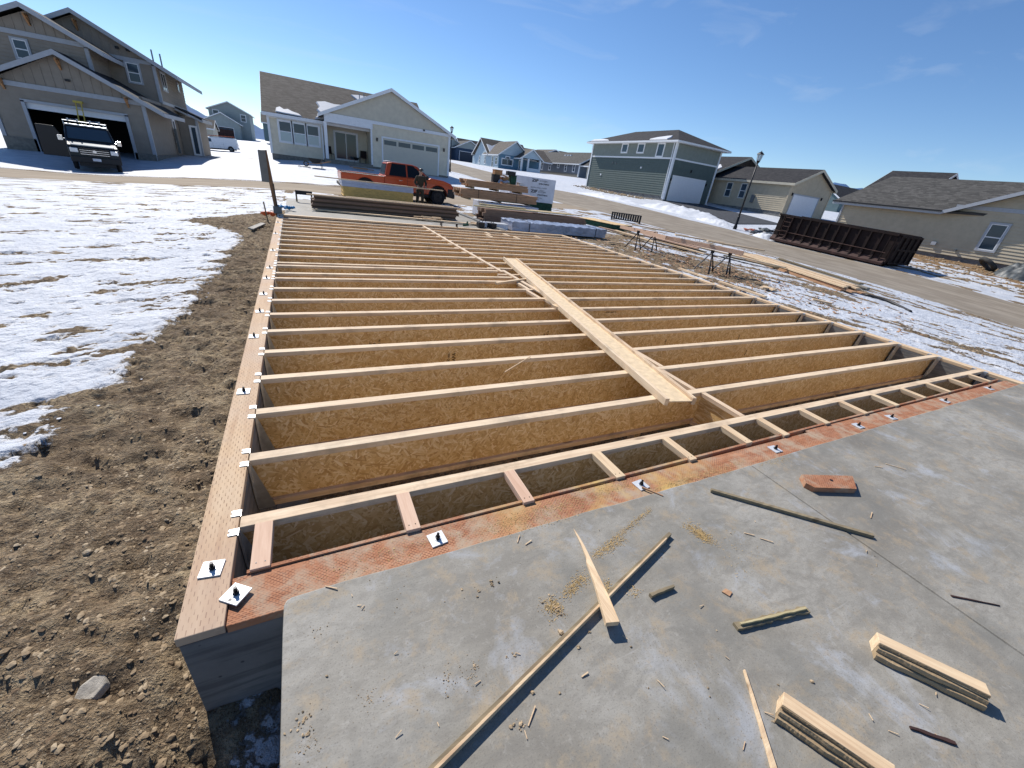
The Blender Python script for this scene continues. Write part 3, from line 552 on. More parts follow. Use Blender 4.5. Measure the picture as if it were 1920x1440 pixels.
stamp(J[4], [(4.6, -.2, '2 360', .03, 90), (6.1, -.22, 'I-JOIST', .03, 90)]); stamp(J[3], [(5.6, -.22, 'PRI 40', .03, 90)]); stamp(J[6], [(4.3, -.08, 'I-JOIST MAX 16', .03, 0)])
# blocking along the middle beam: short I-joist pieces between the joists
g_b = 'blocking pieces over the middle beam'
def make_block(L, lab):
    t = thing('blocking', lab, 'blocking', (0, 0, 0), 0, g_b); w = .055
    MB().box(-w/2, w/2, 0, L, -.037, 0).obj('top_flange', 'flange_y', t, bevel=.002)
    MB().box(-.005, .005, 0, L, -JH+.034, -.034).obj('web', 'osb', t); MB().box(-w/2, w/2, 0, L, -JH, -JH+.037).obj('bottom_flange', 'flange_y', t)
    return t
blk = make_block(SP-FW-.006, ''); nb = 0
def pb(x, y, lab, rz=0):
    global nb
    o = blk if nb == 0 else dup(blk); nb += 1; o.location = (x, y+FW/2+.003, -.001); o['label'] = lab; o.rotation_euler = (0, 0, rz); return o
xs_b = [3.53, 3.49, 3.56, 3.47, 3.58, 3.50, 3.53, 3.46, 3.52]
for i in range(9):
    pb(xs_b[i], i*SP, 'short I-joist block over the middle beam, %s' % ('nearest the garage slab' if i == 0 else 'just behind the %s full-width joist' % ORD[i]))
mid = thing('middle_strip', 'pale boards laid end to end along the middle beam, receding to the far slab', 'boards', (3.5, 7.6, 0), world=True)
for (xa, ya, xb, yb) in ((3.50, 10.5, 3.50, 7.62), (3.505, 7.6, 3.535, 5.0), (3.60, 5.12, 3.60, 3.06)):
    MB().beam((xa, ya, .011), (xb, yb, .011), .062, .018).obj('board', 'flange_y', mid)
for i, (x, y) in enumerate([(5.15, 9.28), (6.02, 9.28), (5.9, 9.77), (5.3, 9.77), (7.0, 9.75)]):
    b = MB(); b.box(x-.04, x+.04, y+.035, y+.49-.04, -.036, .002)
    tag(b.obj('blocking', 'lumber_y'), ['pale flat block between the far right joists, %s' % s for s in ('left of the front pair', 'right of the front pair', 'right of the rear pair', 'left of the rear pair', 'rightmost')][i], 'blocking', 'flat blocks in the far right corner')
# middle beam and its posts
bm_ = thing('floor_beam', 'dark built-up wooden beam under the middle of the joists', 'beam', (3.5, 5, -1), world=True)
MB().box(3.44, 3.56, -.25, 10.78, -.57, -.345).obj('beam', 'old_wood_y', bm_)
MB().box(2.62, 2.71, .15, .24, -1.0, -.345).box(3.05, 3.13, .2, .28, -1.0, -.345).obj('post', 'lumber_z', bm_); MB().box(3.46, 3.55, 1.0, 1.09, -1.0, -.52).obj('post', 'lumber_z', bm_)
for y in (3, 5, 7, 9): MB().box(3.46, 3.55, y, y+.09, -1.0, -.52).obj('post', 'lumber_z', bm_)
# flat ladder blocks between the nearest joist and the red plate
lb = [(.064, .135, -.292), (.683, .750, -.292), (1.297, 1.363, -.30), (1.927, 1.995, -.288), (2.545, 2.606, -.295), (3.165, 3.235, -.27), (3.60, 3.67, -.285), (4.20, 4.27, -.27), (4.84, 4.91, -.265), (5.44, 5.51, -.26), (6.06, 6.13, -.25), (6.67, 6.74, -.25), (7.28, 7.35, -.245), (7.86, 7.93, -.24)]
for i, (a, c_, y1) in enumerate(lb):
    b = MB(); sk = rng.uniform(-.006, .006)
    b.prism([(a, -.036), (a+sk, y1), (c_+sk, y1), (c_, -.036)], 2, -.034, .006)
    o = tag(b.obj('ladder_block', 'pink_wood' if i < 3 else 'lumber_y', off=None, bevel=.002), 'flat wooden block from the nearest joist to the red plate, %s from the left' % ORD[i], 'block', 'flat blocks along the red sill plate')
    nl = MB()
    for q in (.25, .7): nl.tube([(a+(c_-a)*q, y1+.03, .0055), (a+(c_-a)*q, y1+.03, .0075)], .0028, 6)
    if i < 6: nl.obj('nail_head', 'bolt_black', o)
# ------------------------------------------------------------ joist hangers
def make_hanger():
    t = thing('joist_hanger', '', 'joist hanger', (0, 0, 0), 0, 'metal joist hangers'); w = FW/2+.003
    for s in (-1, 1):
        b = MB(); b.prism([(0, s*(w+.002)), (-.034, s*(w+.003)), (-.036, s*(w+.014)), (-.028, s*(w+.016)), (-.029, s*(w+.026)), (-.036, s*(w+.028)), (-.034, s*(w+.040)), (0, s*(w+.041))], 2, .0015, .0045)
        b.obj('flange_tab', 'plate_zinc', t)
    b = MB()
    for s in (-1, 1):
        b.prism([(.003, -.002), (.02, -.06), (.085, -JH+.02), (.085, -JH-.004), (.003, -JH-.004)], 1, s*w, s*(w+.002))
        b.prism([(s*w, .001), (s*(w+.042), .001), (s*(w+.03), -.22), (s*w, -JH)], 0, .0015, .0035)
    b.box(.003, .085, -w, w, -JH-.006, -JH-.003); b.obj('stirrup', 'galvanised', t)
    return t
hg = make_hanger(); first = True
def hang(x, y, rz, lab):
    global first
    o = hg if first else dup(hg); first = False; o.location = (x, y, 0); o.rotation_euler = (0, 0, rz); o['label'] = lab
for i, y in enumerate(rowsF): hang(0, y, 0, 'metal hanger at the left end of the %s full-width joist' % ('nearest' if i == 0 else ORD[i]))
for i, y in enumerate(rowsL): hang(0, y, 0, 'metal hanger at the left end of the %s left-half joist' % ORD[i])
for i, y in enumerate(rowsF): hang(8.36, y, math.pi, 'grey metal hanger at the right end of the %s full-width joist' % ('nearest' if i == 0 else ORD[i]))
for i, y in enumerate(rowsR[:8]): hang(8.36, y, math.pi, 'grey metal hanger at the right end of the %s right-half joist' % ORD[i])
# ------------------------------------------------------------ anchor bolts with plate washers
def make_anchor(hole=False):
    t = thing('anchor_bolt', '', 'anchor bolt', (0, 0, 0), 0, 'anchor bolts with square plate washers')
    b = MB(); b.box(-.038, .038, -.038, .038, .0005, .0065); b.obj('plate_washer', 'plate_zinc', t, bevel=.0012)
    b = MB(); b.tube([(.002, .0, .0065), (.002, 0, .0085)], .0165, 20); b.obj('round_washer', 'galvanised', t)
    b = MB(); b.tube([(.002, 0, .0085), (.002, 0, .021)], .0115, 6); b.obj('nut', 'bolt_black', t)
    b = MB(); b.tube([(.002, 0, .02), (.0035, 0, .038)], .0065, 10); b.obj('threaded_rod', 'bolt_black', t)
    return t
an = make_anchor(); fa = True
def anchor(x, y, z, rz, lab):
    global fa
    o = an if fa else dup(an); fa = False; o.location = (x, y, z); o.rotation_euler = (0, 0, R(rz)); o['label'] = lab; return o
oc = anchor(.024, -.386, .0, 52, 'square plate washer set askew across the corner joint of the two sill plates')
anchor(-.070, -.235, 0, -8, 'square plate washer on the brown plate, nearest the corner')
for i, (y, x) in enumerate([(1.262, -.085), (2.3, -.092), (3.0, -.088), (3.63, -.085), (4.35, -.088), (4.93, -.075), (6.16, -.08), (7.84, -.09), (9.37, -.09), (10.4, -.08)]):
    anchor(x, y, 0, rng.uniform(-8, 8), 'square plate washer on the brown left plate, %s from the near corner' % ORD[i+2])
for i, (x, y) in enumerate([(.806, -.370), (2.048, -.374), (3.343, -.376), (4.52, -.366), (5.09, -.370), (6.3, -.345), (7.55, -.33)]):
    anchor(x, y, -.012, rng.uniform(-10, 10), 'square plate washer on the red plate beside the slab, %s from the left' % ORD[i+1])
b = MB(); b.tube([(.0, .0, .0066), (.0, 0, .0074)], .0062, 12)
o = b.obj('spare_hole', 'bolt_black', oc); o.location = (-.026, .0, 0)
# ------------------------------------------------------------ loose I-joist lying flat across the floor
t = thing('loose_i_joist', 'loose pale I-joist lying on its side diagonally over the floor frame', 'floor joist')
p0, p1 = Vector((3.085, .318, .034)), Vector((4.20, 6.10, .034)); d = p1-p0; L = d.length; t.location = p0; t.rotation_euler = (0, 0, math.atan2(d.y, d.x))
MB().box(0, L, .115, .152, -.032, .032).obj('side_flange', 'flange_x', t, bevel=.002); MB().box(0, L, -.152, -.115, -.032, .032).obj('side_flange', 'flange_x', t, bevel=.002)
MB().box(0.004, L-.004, -.117, .117, -.006, .005).obj('web', 'osb_sunlit', t)
# short boards next to it
def board(name, p0, p1, w_, h_, mat, lab, cat='board', grp=None, bev=.002):
    p0, p1 = Vector(p0), Vector(p1); d = p1-p0; L = d.length
    o = MB().box(0, L, -w_/2, w_/2, -h_/2, h_/2).obj(name, mat, None, bevel=bev); o.location = p0; o.rotation_euler = d.to_track_quat('X', 'Z').to_euler()
    return tag(o, lab, cat, grp)
board('loose_board', (3.42, 3.0, .02), (3.6, 2.42, .02), .07, .035, 'lumber_x', 'short pale board lying beside the loose I-joist near the middle beam')
board('loose_board', (3.05, 4.16, .02), (3.75, 4.46, .02), .05, .034, 'lumber_x', 'short pale board across the middle strip, behind the loose board end')
board('thin_stick', (1.86, 1.19, .006), (2.25, 1.45, .012), .008, .008, 'lumber_x', 'thin splinter of wood resting on a joist left of the loose I-joist', 'stick')
# ------------------------------------------------------------ scraps on the slab
def scrap(name, pts, z0, z1, mat, lab, cat='wood scrap', grp='wood scraps on the slab', tilt=None):
    """pts: outline in plan, extruded from z0 to z1 (z1 may be a function of x,y)."""
    n = len(pts); zt = (lambda x, y: z1) if not callable(z1) else z1; zb = (lambda x, y: z0) if not callable(z0) else z0
    cx = sum(p[0] for p in pts)/n; cy = sum(p[1] for p in pts)/n
    b = MB(); b.add([(x-cx, y-cy, zb(x, y)) for x, y in pts]+[(x-cx, y-cy, zt(x, y)) for x, y in pts], [tuple(range(n))[::-1], tuple(range(n, 2*n))]+[(i, (i+1) % n, (i+1) % n+n, i+n) for i in range(n)])
    o = b.obj(name, mat, None, bevel=.0008); o.location = (cx, cy, 0); return tag(o, lab, cat, grp)
def rough_strip(p0, p1, w0, w1, n=14, jag=.25, one=True):
    p0, p1 = Vector((*p0, 0)), Vector((*p1, 0)); d = (p1-p0).normalized(); s = Vector((-d.y, d.x, 0)); A = []; B = []
    for i in range(n+1):
        t = i/n; w_ = w0+(w1-w0)*t; q = p0.lerp(p1, t)
        A.append(q+s*(w_/2*(1+rng.uniform(-jag, jag)))); B.append(q-s*(w_/2*(1+(0 if one else rng.uniform(-jag, jag)))))
    return [(v.x, v.y) for v in A+B[::-1]]
scrap('split_stick', rough_strip((.545, -1.172), (1.912, -.738), .021, .017, 26, .12), .001, .021, 'old_wood', 'long split stick crossing under the pale wedge, running to the bottom edge of the photo')
scrap('split_stick_core', rough_strip((.55, -1.1795), (1.86, -.7625), .009, .007, 26, .2), .001, .029, 'lumber_x', 'pale torn ridge of wood lying along the long split stick')
_wd = Vector((1.307-1.455, -1.024+.537, 0)); _wl = _wd.length
scrap('wedge_board', [(1.4555, -.537), (1.444, -.575), (1.428, -.64), (1.402, -.72), (1.385, -.745), (1.366, -.80), (1.345, -.86), (1.2815, -1.018), (1.334, -1.033), (1.366, -.92), (1.392, -.82), (1.417, -.73), (1.436, -.66), (1.448, -.60)],
      lambda x, y: .002+.028*min(1, (-.537-y)/.36), lambda x, y: .006+.048*min(1, (-.537-y)/.40), 'lumber_y', 'pale pointed wedge of split board resting across the long stick')
scrap('flat_stick', rough_strip((2.425, -.562), (3.048, -1.142), .020, .022, 16, .06), .001, .020, 'old_wood', 'grey-brown straight stick lying across the slab joint, dusted with sawdust')
b = MB(); cs = [(3.085, -.655), (3.15, -.79), (3.40, -.885), (3.512, -.80), (3.30, -.70)]
scrap('treated_offcut', [(3.150, -.668), (3.088, -.735), (3.10, -.782), (3.385, -.885), (3.515, -.795)], .001, .038, 'sill_red', 'red-brown treated offcut with a bolt hole, near the slab joint')
tb = MB(); tb.tube([(3.30, -.775, .038), (3.30, -.775, .0392)], .011, 12); tb.obj('bolt_hole', 'bolt_black', bpy.data.objects['treated_offcut'], off=bpy.data.objects['treated_offcut'].location)
scrap('dark_splinter', rough_strip((1.812, -1.208), (2.197, -1.274), .026, .026, 18, .35, False), .001, .016, 'old_wood', 'short dark splintered strip with torn edge, right of centre on the slab')
scrap('dark_splinter', rough_strip((1.83, -1.211), (2.185, -1.272), .008, .010, 14, .4, False), .001, .026, 'green_wood', 'olive torn ridge of wood lying on the short dark splintered strip')
scrap('small_splinter', rough_strip((1.565, -.971), (1.699, -.975), .016, .010, 8, .3, False), .001, .02, 'old_wood', 'tiny dark sliver of wood right of the pale wedge')
scrap('wood_sliver', rough_strip((1.695, -1.335), (1.50, -1.60), .006, .020, 8, .1, False), .001, .012, 'lumber_x', 'thin pale slat pointing away, left of the two chunky offcuts')
def chunk(name, a, b_, w_, h, lab, seed):
    """A split chunk of framing lumber: smooth sawn top, torn ragged side facing the camera's left."""
    rr = random.Random(seed); a = Vector((*a, 0)); b2 = Vector((*b_, 0)); d = b2-a; L = d.length; n = 60
    o = MB().box(0, L, -w_*.60, 0, .0, h).obj(name, 'lumber_x', None, bevel=.0015)
    def ribbon(y0, z0, y1, z1, aw, nm):
        vs = []; ph = [rr.uniform(0, 6) for _ in range(4)]
        for i in range(n+1):
            x = L*(.004+.992*i/n); e = .5*math.sin(x*14+ph[0])+.3*math.sin(x*33+ph[1])+.12*math.sin(x*80+ph[2])+rr.uniform(-.10, .10)
            q = y1+aw*e; t_ = z1+aw*.5*(.6*math.sin(x*17+ph[3])+rr.uniform(-.12, .12))
            vs += [(x, -y0, z0), (x, -q, z0+.0005), (x, -q-aw*.2, (z0+t_)/2+rr.uniform(-.001, .001)), (x, -(q-.002), t_), (x, -y0, t_+aw*.3)]
        fs = [(i*5+k, i*5+(k+1) % 5, (i+1)*5+(k+1) % 5, (i+1)*5+k) for i in range(n) for k in range(5)]+[(0, 1, 2, 3, 4), tuple(n*5+k for k in range(5))[::-1]]
        MB().add(vs, fs).obj(nm, 'torn_wood', o)
    ribbon(w_*.58, h*.78, w_*.64, h*.96, .003, 'torn_side'); ribbon(w_*.58, h*.40, w_*.78, h*.70, .006, 'torn_side'); ribbon(w_*.58, .0005, w_*.94, h*.36, .007, 'torn_side')
    o.location = (a.x, a.y, .001); o.rotation_euler = (0, 0, math.atan2(d.y, d.x))
    return tag(o, lab, 'offcut', 'chunky split offcuts on the slab')
chunk('split_offcut', (2.322, -1.462), (2.508, -1.738), .085, .062, 'thick split lumber offcut, the right one with its whole length in view', 3)
chunk('split_offcut', (1.722, -1.449), (1.86, -1.72), .085, .060, 'thick split lumber offcut, the left one cut off by the bottom edge', 8)
scrap('dark_sliver', rough_strip((2.10, -1.69), (2.20, -1.78), .010, .012, 6, .3, False), .001, .008, 'rust_light', 'thin rusty-brown sliver at the bottom right corner')
scrap('brown_sliver', rough_strip((3.0, -1.5), (3.18, -1.62), .010, .004, 6, .3, False), .001, .006, 'rust_light', 'brown sliver on the slab right of the joint')
scrap('thin_stick', rough_strip((2.03, -.40), (2.10, -.50), .008, .008, 4, .1), -.004, .006, 'fir_stack', 'small brown stick across the red plate edge, right of its third washer')
scrap('red_chip', [(1.90, -1.07), (1.93, -1.065), (1.945, -1.09), (1.915, -1.10)], .001, .006, 'fir_stack', 'small reddish chip between the olive splinter and the thin sliver')
board('leaning_stick', (.14, -.62, -.60), (.05, -.98, -.62), .02, .02, 'gray_lumber', 'grey stick lying in the shaded gap beside the slab corner', 'stick')
# dirt lumps, crumbs and pebbles
def lumps(name, spots, mat, lab):
    b = MB()
    for (x, y, z, r, n, sp) in spots:
        for i in range(n):
            a = rng.uniform(0, 6.28); q = abs(rng.gauss(0, sp)); rr = r*rng.uniform(.35, 1.1)
            b.rock((x+math.cos(a)*q, y+math.sin(a)*q, z+rr*.35), rr)
    return tag(b.obj(name, mat), lab, 'debris', kind='stuff')
def un(x, y, z=0.0):
    d = _f*1.0+_r2*((x-960)/756.461)-_u2*((y-720)/756.461); k = (z-1.51544)/d.z; return (0.37969+d.x*k, -1.65595+d.y*k)
sp = []
for (px, py, r, n, s_) in [(866, 1106, .007, 6, .008), (898, 1110, .005, 8, .012), (923, 1096, .007, 10, .012), (1040, 1140, .005, 40, .03), (1047, 1152, .008, 5, .012), (1053, 1188, .009, 6, .008), (1085, 1213, .007, 5, .006), (1070, 1106, .006, 2, .006), (1105, 1186, .006, 3, .006), (1183, 1213, .009, 2, .004), (1048, 1300, .007, 2, .004), (1217, 1290, .007, 2, .004), (613, 1267, .011, 1, .002), (997, 1297, .006, 6, .01), (965, 1230, .006, 4, .006), (950, 1232, .005, 3, .008), (975, 1360, .006, 14, .014), (570, 1350, .004, 30, .02), (578, 1375, .006, 10, .014), (840, 1270, .003, 30, .035), (890, 1250, .003, 30, .025), (1520, 1278, .008, 2, .004), (1640, 1060, .004, 6, .06), (1240, 1045, .004, 4, .05), (700, 1230, .002, 16, .2), (1300, 1250, .002, 16, .25), (1600, 1050, .0025, 14, .35), (1750, 930, .003, 16, .5), (900, 1050, .002, 14, .2), (690, 1310, .002, 60, .03), (880, 1270, .002, 70, .04), (575, 1400, .002, 60, .03), (1045, 1140, .002, 90, .03), (750, 1120, .003, 14, .12), (600, 1180, .003, 12, .05), (1450, 1350, .004, 14, .15)]:
    x, y = un(px, py); sp.append((x, y, 0, r, n, s_))
lumps('dirt_crumbs', sp, 'clod', 'brown dirt clods and crumbs scattered over the concrete slab')
def flakes(name, spots, mat, lab):
    b = MB()
    for (x0, y0, x1, y1, n, s_, z) in spots:
        for i in range(int(n*1.8)):
            t = rng.random(); x = x0+(x1-x0)*t+rng.gauss(0, s_); y = y0+(y1-y0)*t+rng.gauss(0, s_); a = rng.uniform(0, 6.3); l = rng.uniform(.0008, .0026); w_ = l*rng.uniform(.3, .8)
            zz = z+rng.uniform(.0006, .003); ca, sa = math.cos(a), math.sin(a)
            b.add([(x-ca*l-sa*w_, y-sa*l+ca*w_, zz), (x+ca*l-sa*w_, y+sa*l+ca*w_, zz+rng.uniform(0, .0015)), (x+ca*l+sa*w_, y+sa*l-ca*w_, zz), (x-ca*l+sa*w_, y-sa*l-ca*w_, zz+rng.uniform(0, .001))], [(0, 1, 2, 3)])
    return tag(b.obj(name, mat, fixn=False), lab, 'sawdust', kind='stuff')
fs_ = []
for (a, c_, n, s_) in [((1110, 1045), (1220, 955), 420, .008), ((1120, 1040), (1170, 1010), 260, .012), ((1095, 1080), (1060, 1115), 330, .014), ((1290, 985), (1335, 1015), 520, .022), ((1310, 1000), (1320, 1008), 300, .015), ((1345, 925), (1480, 960), 500, .012), ((1250, 905), (1370, 880), 500, .022), ((1130, 1140), (1140, 1090), 160, .01), ((1030, 1135), (1045, 1140), 260, .02), ((1420, 868), (1480, 860), 200, .03), ((1180, 1100), (1190, 1110), 60, .02), ((1380, 1000), (1400, 1100), 60, .06), ((950, 1000), (1090, 960), 120, .02)]:
    x0, y0 = un(*a); x1, y1 = un(*c_); fs_.append((x0, y0, x1, y1, n, s_, 0))
fs_ += [(1.05, -.40, 2.0, -.33, 900, .03, -.012), (2.1, -.43, 3.0, -.40, 500, .02, -.012), (.3, -.40, 1.0, -.36, 160, .04, -.012)]
flakes('sawdust', fs_, 'sawdust', 'golden sawdust strewn along the red plate and slab')
b = MB()
for i in range(34):
    px, py = rng.uniform(560, 1900), rng.uniform(950, 1420); x, y = un(px, py)
    if y > -.5: continue
    a = rng.uniform(0, 6.3); l = rng.uniform(.006, .03); b.beam((x, y, .003), (x+math.cos(a)*l, y+math.sin(a)*l, .003+rng.uniform(0, .006)), .0022, .002)
for (px, py, l, a) in [(610, 1100, .05, -.6), (970, 1018, .045, .9), (985, 1022, .04, .3), (1660, 870, .12, -.9), (1632, 972, .07, .35), (1395, 1000, .05, -.7), (1425, 1010, .06, -.8), (1640, 875, .05, -.6), (990, 1362, .06, .7), (1090, 1270, .03, .1)]:
    x, y = un(px, py); b.beam((x, y, .003), (x+math.cos(a)*l, y+math.sin(a)*l, .006), .004, .003)
tag(b.obj('wood_slivers', 'lumber_x'), 'small straws and slivers of wood littering the slab', 'debris', kind='stuff')
# stones and clods in the dirt at the left
o = MB()
o.add([(-.085, .03, 0), (-.02, .065, 0), (.05, .05, 0), (.075, .0, 0), (.04, -.05, 0), (-.04, -.06, 0), (-.09, -.02, 0), (-.06, .025, .035), (-.015, .045, .045), (.035, .035, .04), (.055, .0, .035), (.03, -.035, .03), (-.03, -.04, .032), (-.065, -.01, .03)],
      [(0, 6, 5, 4, 3, 2, 1)]+[(i, (i+1) % 7, (i+1) % 7+7, i+7) for i in range(7)]+[(7, 8, 9, 10, 11, 12, 13)])
st = o.obj('flat_stone', 'stone', None, bevel=.006); st.location = (-.50, -.305, zat(-.5, -.305)+.004); st.rotation_euler = (R(8), R(-6), R(52)); st.scale = (.8, .8, .8)
tag(st, 'pale flat stone lying alone in the brown dirt', 'stone')
b = MB()
for i in range(9000):
    x = -.16-abs(rng.gauss(0, .7)); y = rng.uniform(-1.1, 5) if i % 3 else rng.uniform(-1.1, 1.2)
    r_ = rng.choice([.003, .003, .004, .004, .005, .006, .007, .009, .012, .018])*rng.uniform(.6, 1.2)
    if x < np.interp(y, [-3, .5, 1.2, 3, 5], [-3, -2.2, -1.4, -1.15, -1]): continue
    b.rock((x, y, zat(x, y)-r_*.15), r_, flat=.45)
tag(b.obj('dirt_clods', 'clod_mixed'), 'clods of dry earth strewn along the foundation', 'dirt', kind='stuff')
b = MB()
for i in range(260):
    y = rng.uniform(.9, 7); x = np.interp(y, [.5, 1.0, 1.23, 1.67, 2.05, 3.2, 4.1, 6], [-2, -1.5, -1.36, -1.25, -1.12, -1.09, -.94, -.92])+rng.gauss(-.10, .09)
    b.rock((x, y, hz(x, y)+.012), rng.uniform(.004, .017), flat=.5)
tag(b.obj('snow_crumbs', 'snow'), 'crumbled lumps of melting snow along the dirt edge', 'snow', kind='stuff')
# snow and dirt crumbs and chips in the right lot
b = MB()
for i in range(700):
    x = rng.gauss(11, 1.3); y = rng.gauss(7, 2.6)
    if x < 8.6: continue
    a = rng.uniform(0, 3.1); l = rng.uniform(.03, .14); z = hz(x, y)+.04; b.beam((x, y, z), (x+math.cos(a)*l, y+math.sin(a)*l, z+rng.uniform(0, .02)), rng.uniform(.01, .04), .01)
tag(b.obj('wood_chips', 'fir_stack'), 'brown wood chips trampled into the mud by the sawhorses', 'debris', kind='stuff')
b = MB()
for i in range(800):
    x = rng.uniform(8.6, 18.5); y = rng.uniform(0, 14); r_ = rng.uniform(.015, .05); b.rock((x, y, hz(x, y)+.01), r_, flat=.5)
tag(b.obj('earth_clods', 'clod'), 'dark clods poking out of the snow right of the floor', 'dirt', kind='stuff')
b = MB()
for i in range(900):
    x = rng.uniform(31, 38); y = rng.uniform(-1, 17); r_ = rng.uniform(.03, .10); b.rock((x, y, hz(x, y)+.02), r_, flat=.5)
for i in range(500):
    x = rng.uniform(35.5, 38); y = rng.uniform(38, 53); r_ = rng.uniform(.04, .16); b.rock((x, y, hz(x, y)+.03), r_, flat=.5)
tag(b.obj('earth_clods', 'clod'), 'clods of tan earth banked against the houses across the street', 'dirt', kind='stuff')
# crawl space clods lit by the sun
b = MB()
for i in range(500):
    x = rng.uniform(.3, 8); y = rng.uniform(-.2, 2.5); b.rock((x, y, -.99+.0), rng.uniform(.01, .06), flat=.6)
tag(b.obj('crawl_space_rubble', 'clod'), 'rubble on the dark crawl space floor between the joists', 'dirt', kind='stuff')
# ------------------------------------------------------------ lumber stacks
def stack(name, x0, x1, y0, y1, z0, z1, rows, cols, mat, lab, cat='lumber stack', yaw=0.0, jx=.05, gap=.004, per=True, straps=(), skid=True, cen=None, grp=None, axis=0):
    cx, cy = (x0+x1)/2, (y0+y1)/2; t = thing(name, lab, cat, (cx, cy, z0), yaw, grp); hh = (z1-z0-(.07 if skid else 0))/rows; ww = (y1-y0)/cols; L = x1-x0
    z = .07 if skid else 0
    for r_ in range(rows):
        for c_ in range(cols):
            a = rng.uniform(0, jx); e = rng.uniform(0, jx)
            b = MB().box(-L/2+a, L/2-e, -(y1-y0)/2+c_*ww+gap/2, -(y1-y0)/2+(c_+1)*ww-gap/2, z+r_*hh+gap/2, z+(r_+1)*hh-gap/2)
            if r_ in (0, rows-1) or c_ in (0, cols-1): b.obj('board', mat, t)
    if skid:
        for q in (-.38, 0, .38): MB().box(q*L-.045, q*L+.045, -(y1-y0)/2, (y1-y0)/2, 0, .068).obj('skid', 'old_wood_y', t)
    for q in straps:
        w_ = (y1-y0)/2+.004; MB().box(q*L-.01, q*L+.01, -w_, w_, z1-z0, z1-z0+.003).box(q*L-.01, q*L+.01, -w_-.003, -w_, z, z1-z0+.003).obj('strap', 'black_steel', t)
    return t
# stacked I-joists in front of the truck: four lying nested
t = thing('i_joist_stack', 'stack of brown-weathered I-joists lying on the far slab in front of the orange truck', 'lumber stack', (2.9, 12.9, 0))
for r_ in range(3):
    for c_ in range(4):
        x0 = -2.24+rng.uniform(0, .10)+r_*.04; x1 = 2.3+rng.uniform(-.12, .06); y = -.32+c_*.17; z = .03+r_*.118
        b = MB(); b.box(x0, x1, y-.075, y+.075, z, z+.03).box(x0, x1, y-.075, y+.075, z+.084, z+.114)
        if c_ in (0, 3) or r_ == 2: MB().box(x0+.01, x1-.01, y-.045, y+.045, z+.03, z+.084).obj('web', 'brown_gap_shade', b.obj('joist', 'brown_stack', t))  # dark webs: shade in the gaps between flanges put into the colour
for q in (-1.9, 0, 1.9): MB().box(q-.04, q+.04, -.45, .4, 0, .029).obj('skid', 'old_wood_y', t)
b = MB(); b.beam((-2.3, -.36, .398), (2.35, -.31, .398), .09, .03); b.obj('top_board', 'lumber_x', t); b = MB(); b.beam((-1.2, -.05, .40), (2.25, -.02, .40), .09, .035); b.obj('top_board', 'lumber_x', t)
board('long_white_board', (.78, 12.25, .03), (5.6, 11.75, .03), .14, .036, 'lumber_x', 'long pale board lying on the far slab before the brown stack')
for i in range(9):
    x, y = 3.9+rng.uniform(-.35, .35), 12.05+rng.uniform(-.12, .15); a = rng.uniform(-.6, .6)
    board('small_offcut', (x, y, .03+.01*i), (x+.3*math.cos(a), y+.3*math.sin(a), .03+.01*i), .06, .02, 'lumber_x', 'small pale offcut in the little heap before the brown stack', 'offcut', 'heap of small offcuts on the far slab')
board('pale_offcut', (5.5, 12.0, .05), (5.85, 11.7, .05), .12, .04, 'lumber_x', 'pale offcut at the right end of the brown stack', 'offcut')
t = thing('angle_clamp', 'small dark clamp standing at the far edge, left of its twin', 'clamp', (4.15, 10.86, 0), 0, 'clamps at the far plate')
MB().box(-.015, .015, -.01, .01, 0, .10).obj('bar', 'black_steel', t); MB().box(-.05, .05, -.012, .012, .085, .105).box(-.05, -.03, -.012, .012, .02, .1).obj('jaw', 'black_steel', t)
o = dup(t, (4.62, 10.82, 0), .5, 'small dark clamp standing at the far edge, right of its twin')
# bundle of wrapped siding with yellow edges, beside the truck
t = thing('panel_bundle', 'bundle of yellow-edged boards with grey top layer beside the orange truck', 'bundle', (3.83, 20.6, -.33))
for k in range(9): MB().box(-1.6+rng.uniform(0, .03), 1.6-rng.uniform(0, .03), -.6, .6, .20+k*.047, .20+k*.047+.043).obj('board', 'yellow_edge', t)
MB().box(-1.62, 1.6, -.6, .6, .625, .75).obj('grey_board', 'pack_gray', t); MB().box(-1.63, 1.59, -.6, .6, .755, .87).obj('grey_board', 'pack_gray', t)
for q in (-1.2, 0, 1.2): MB().box(q-.05, q+.05, -.6, .6, 0, .195).obj('skid', 'old_wood_y', t)
# white wrapped sheathing stack below the timber
def sheet_stack(name, loc, L, W, H, lab, zb, texts=(), nsheets=0, face='wrap_white'):
    t = thing(name, lab, 'sheathing stack', loc); b = MB().box(-L/2, L/2, -W/2, W/2, zb, H); b.obj('wrapped_sheets', face, t, bevel=.01)
    g_ = MB()
    for k in range(max(1, int((zb-.09)/.03))): g_.box(-L/2+rng.uniform(0, .02), L/2-rng.uniform(0, .02), -W/2, W/2, .09+k*.03, .09+k*.03+.026)
    g_.obj('green_sheets', 'green_edge', t)
    for q in (-.4, 0, .4): MB().box(q*L-.05, q*L+.05, -W/2, W/2, 0, .088).obj('skid', 'old_wood_y', t)
    for (tx, x, z, s_, sx, bo) in texts:
        text_obj(tx, s_, Matrix.Translation((x, -W/2-.002, z)) @ Matrix.Rotation(R(90), 4, 'X'), 'print', 'ink', t, .001, bo, None, sx)
    return t
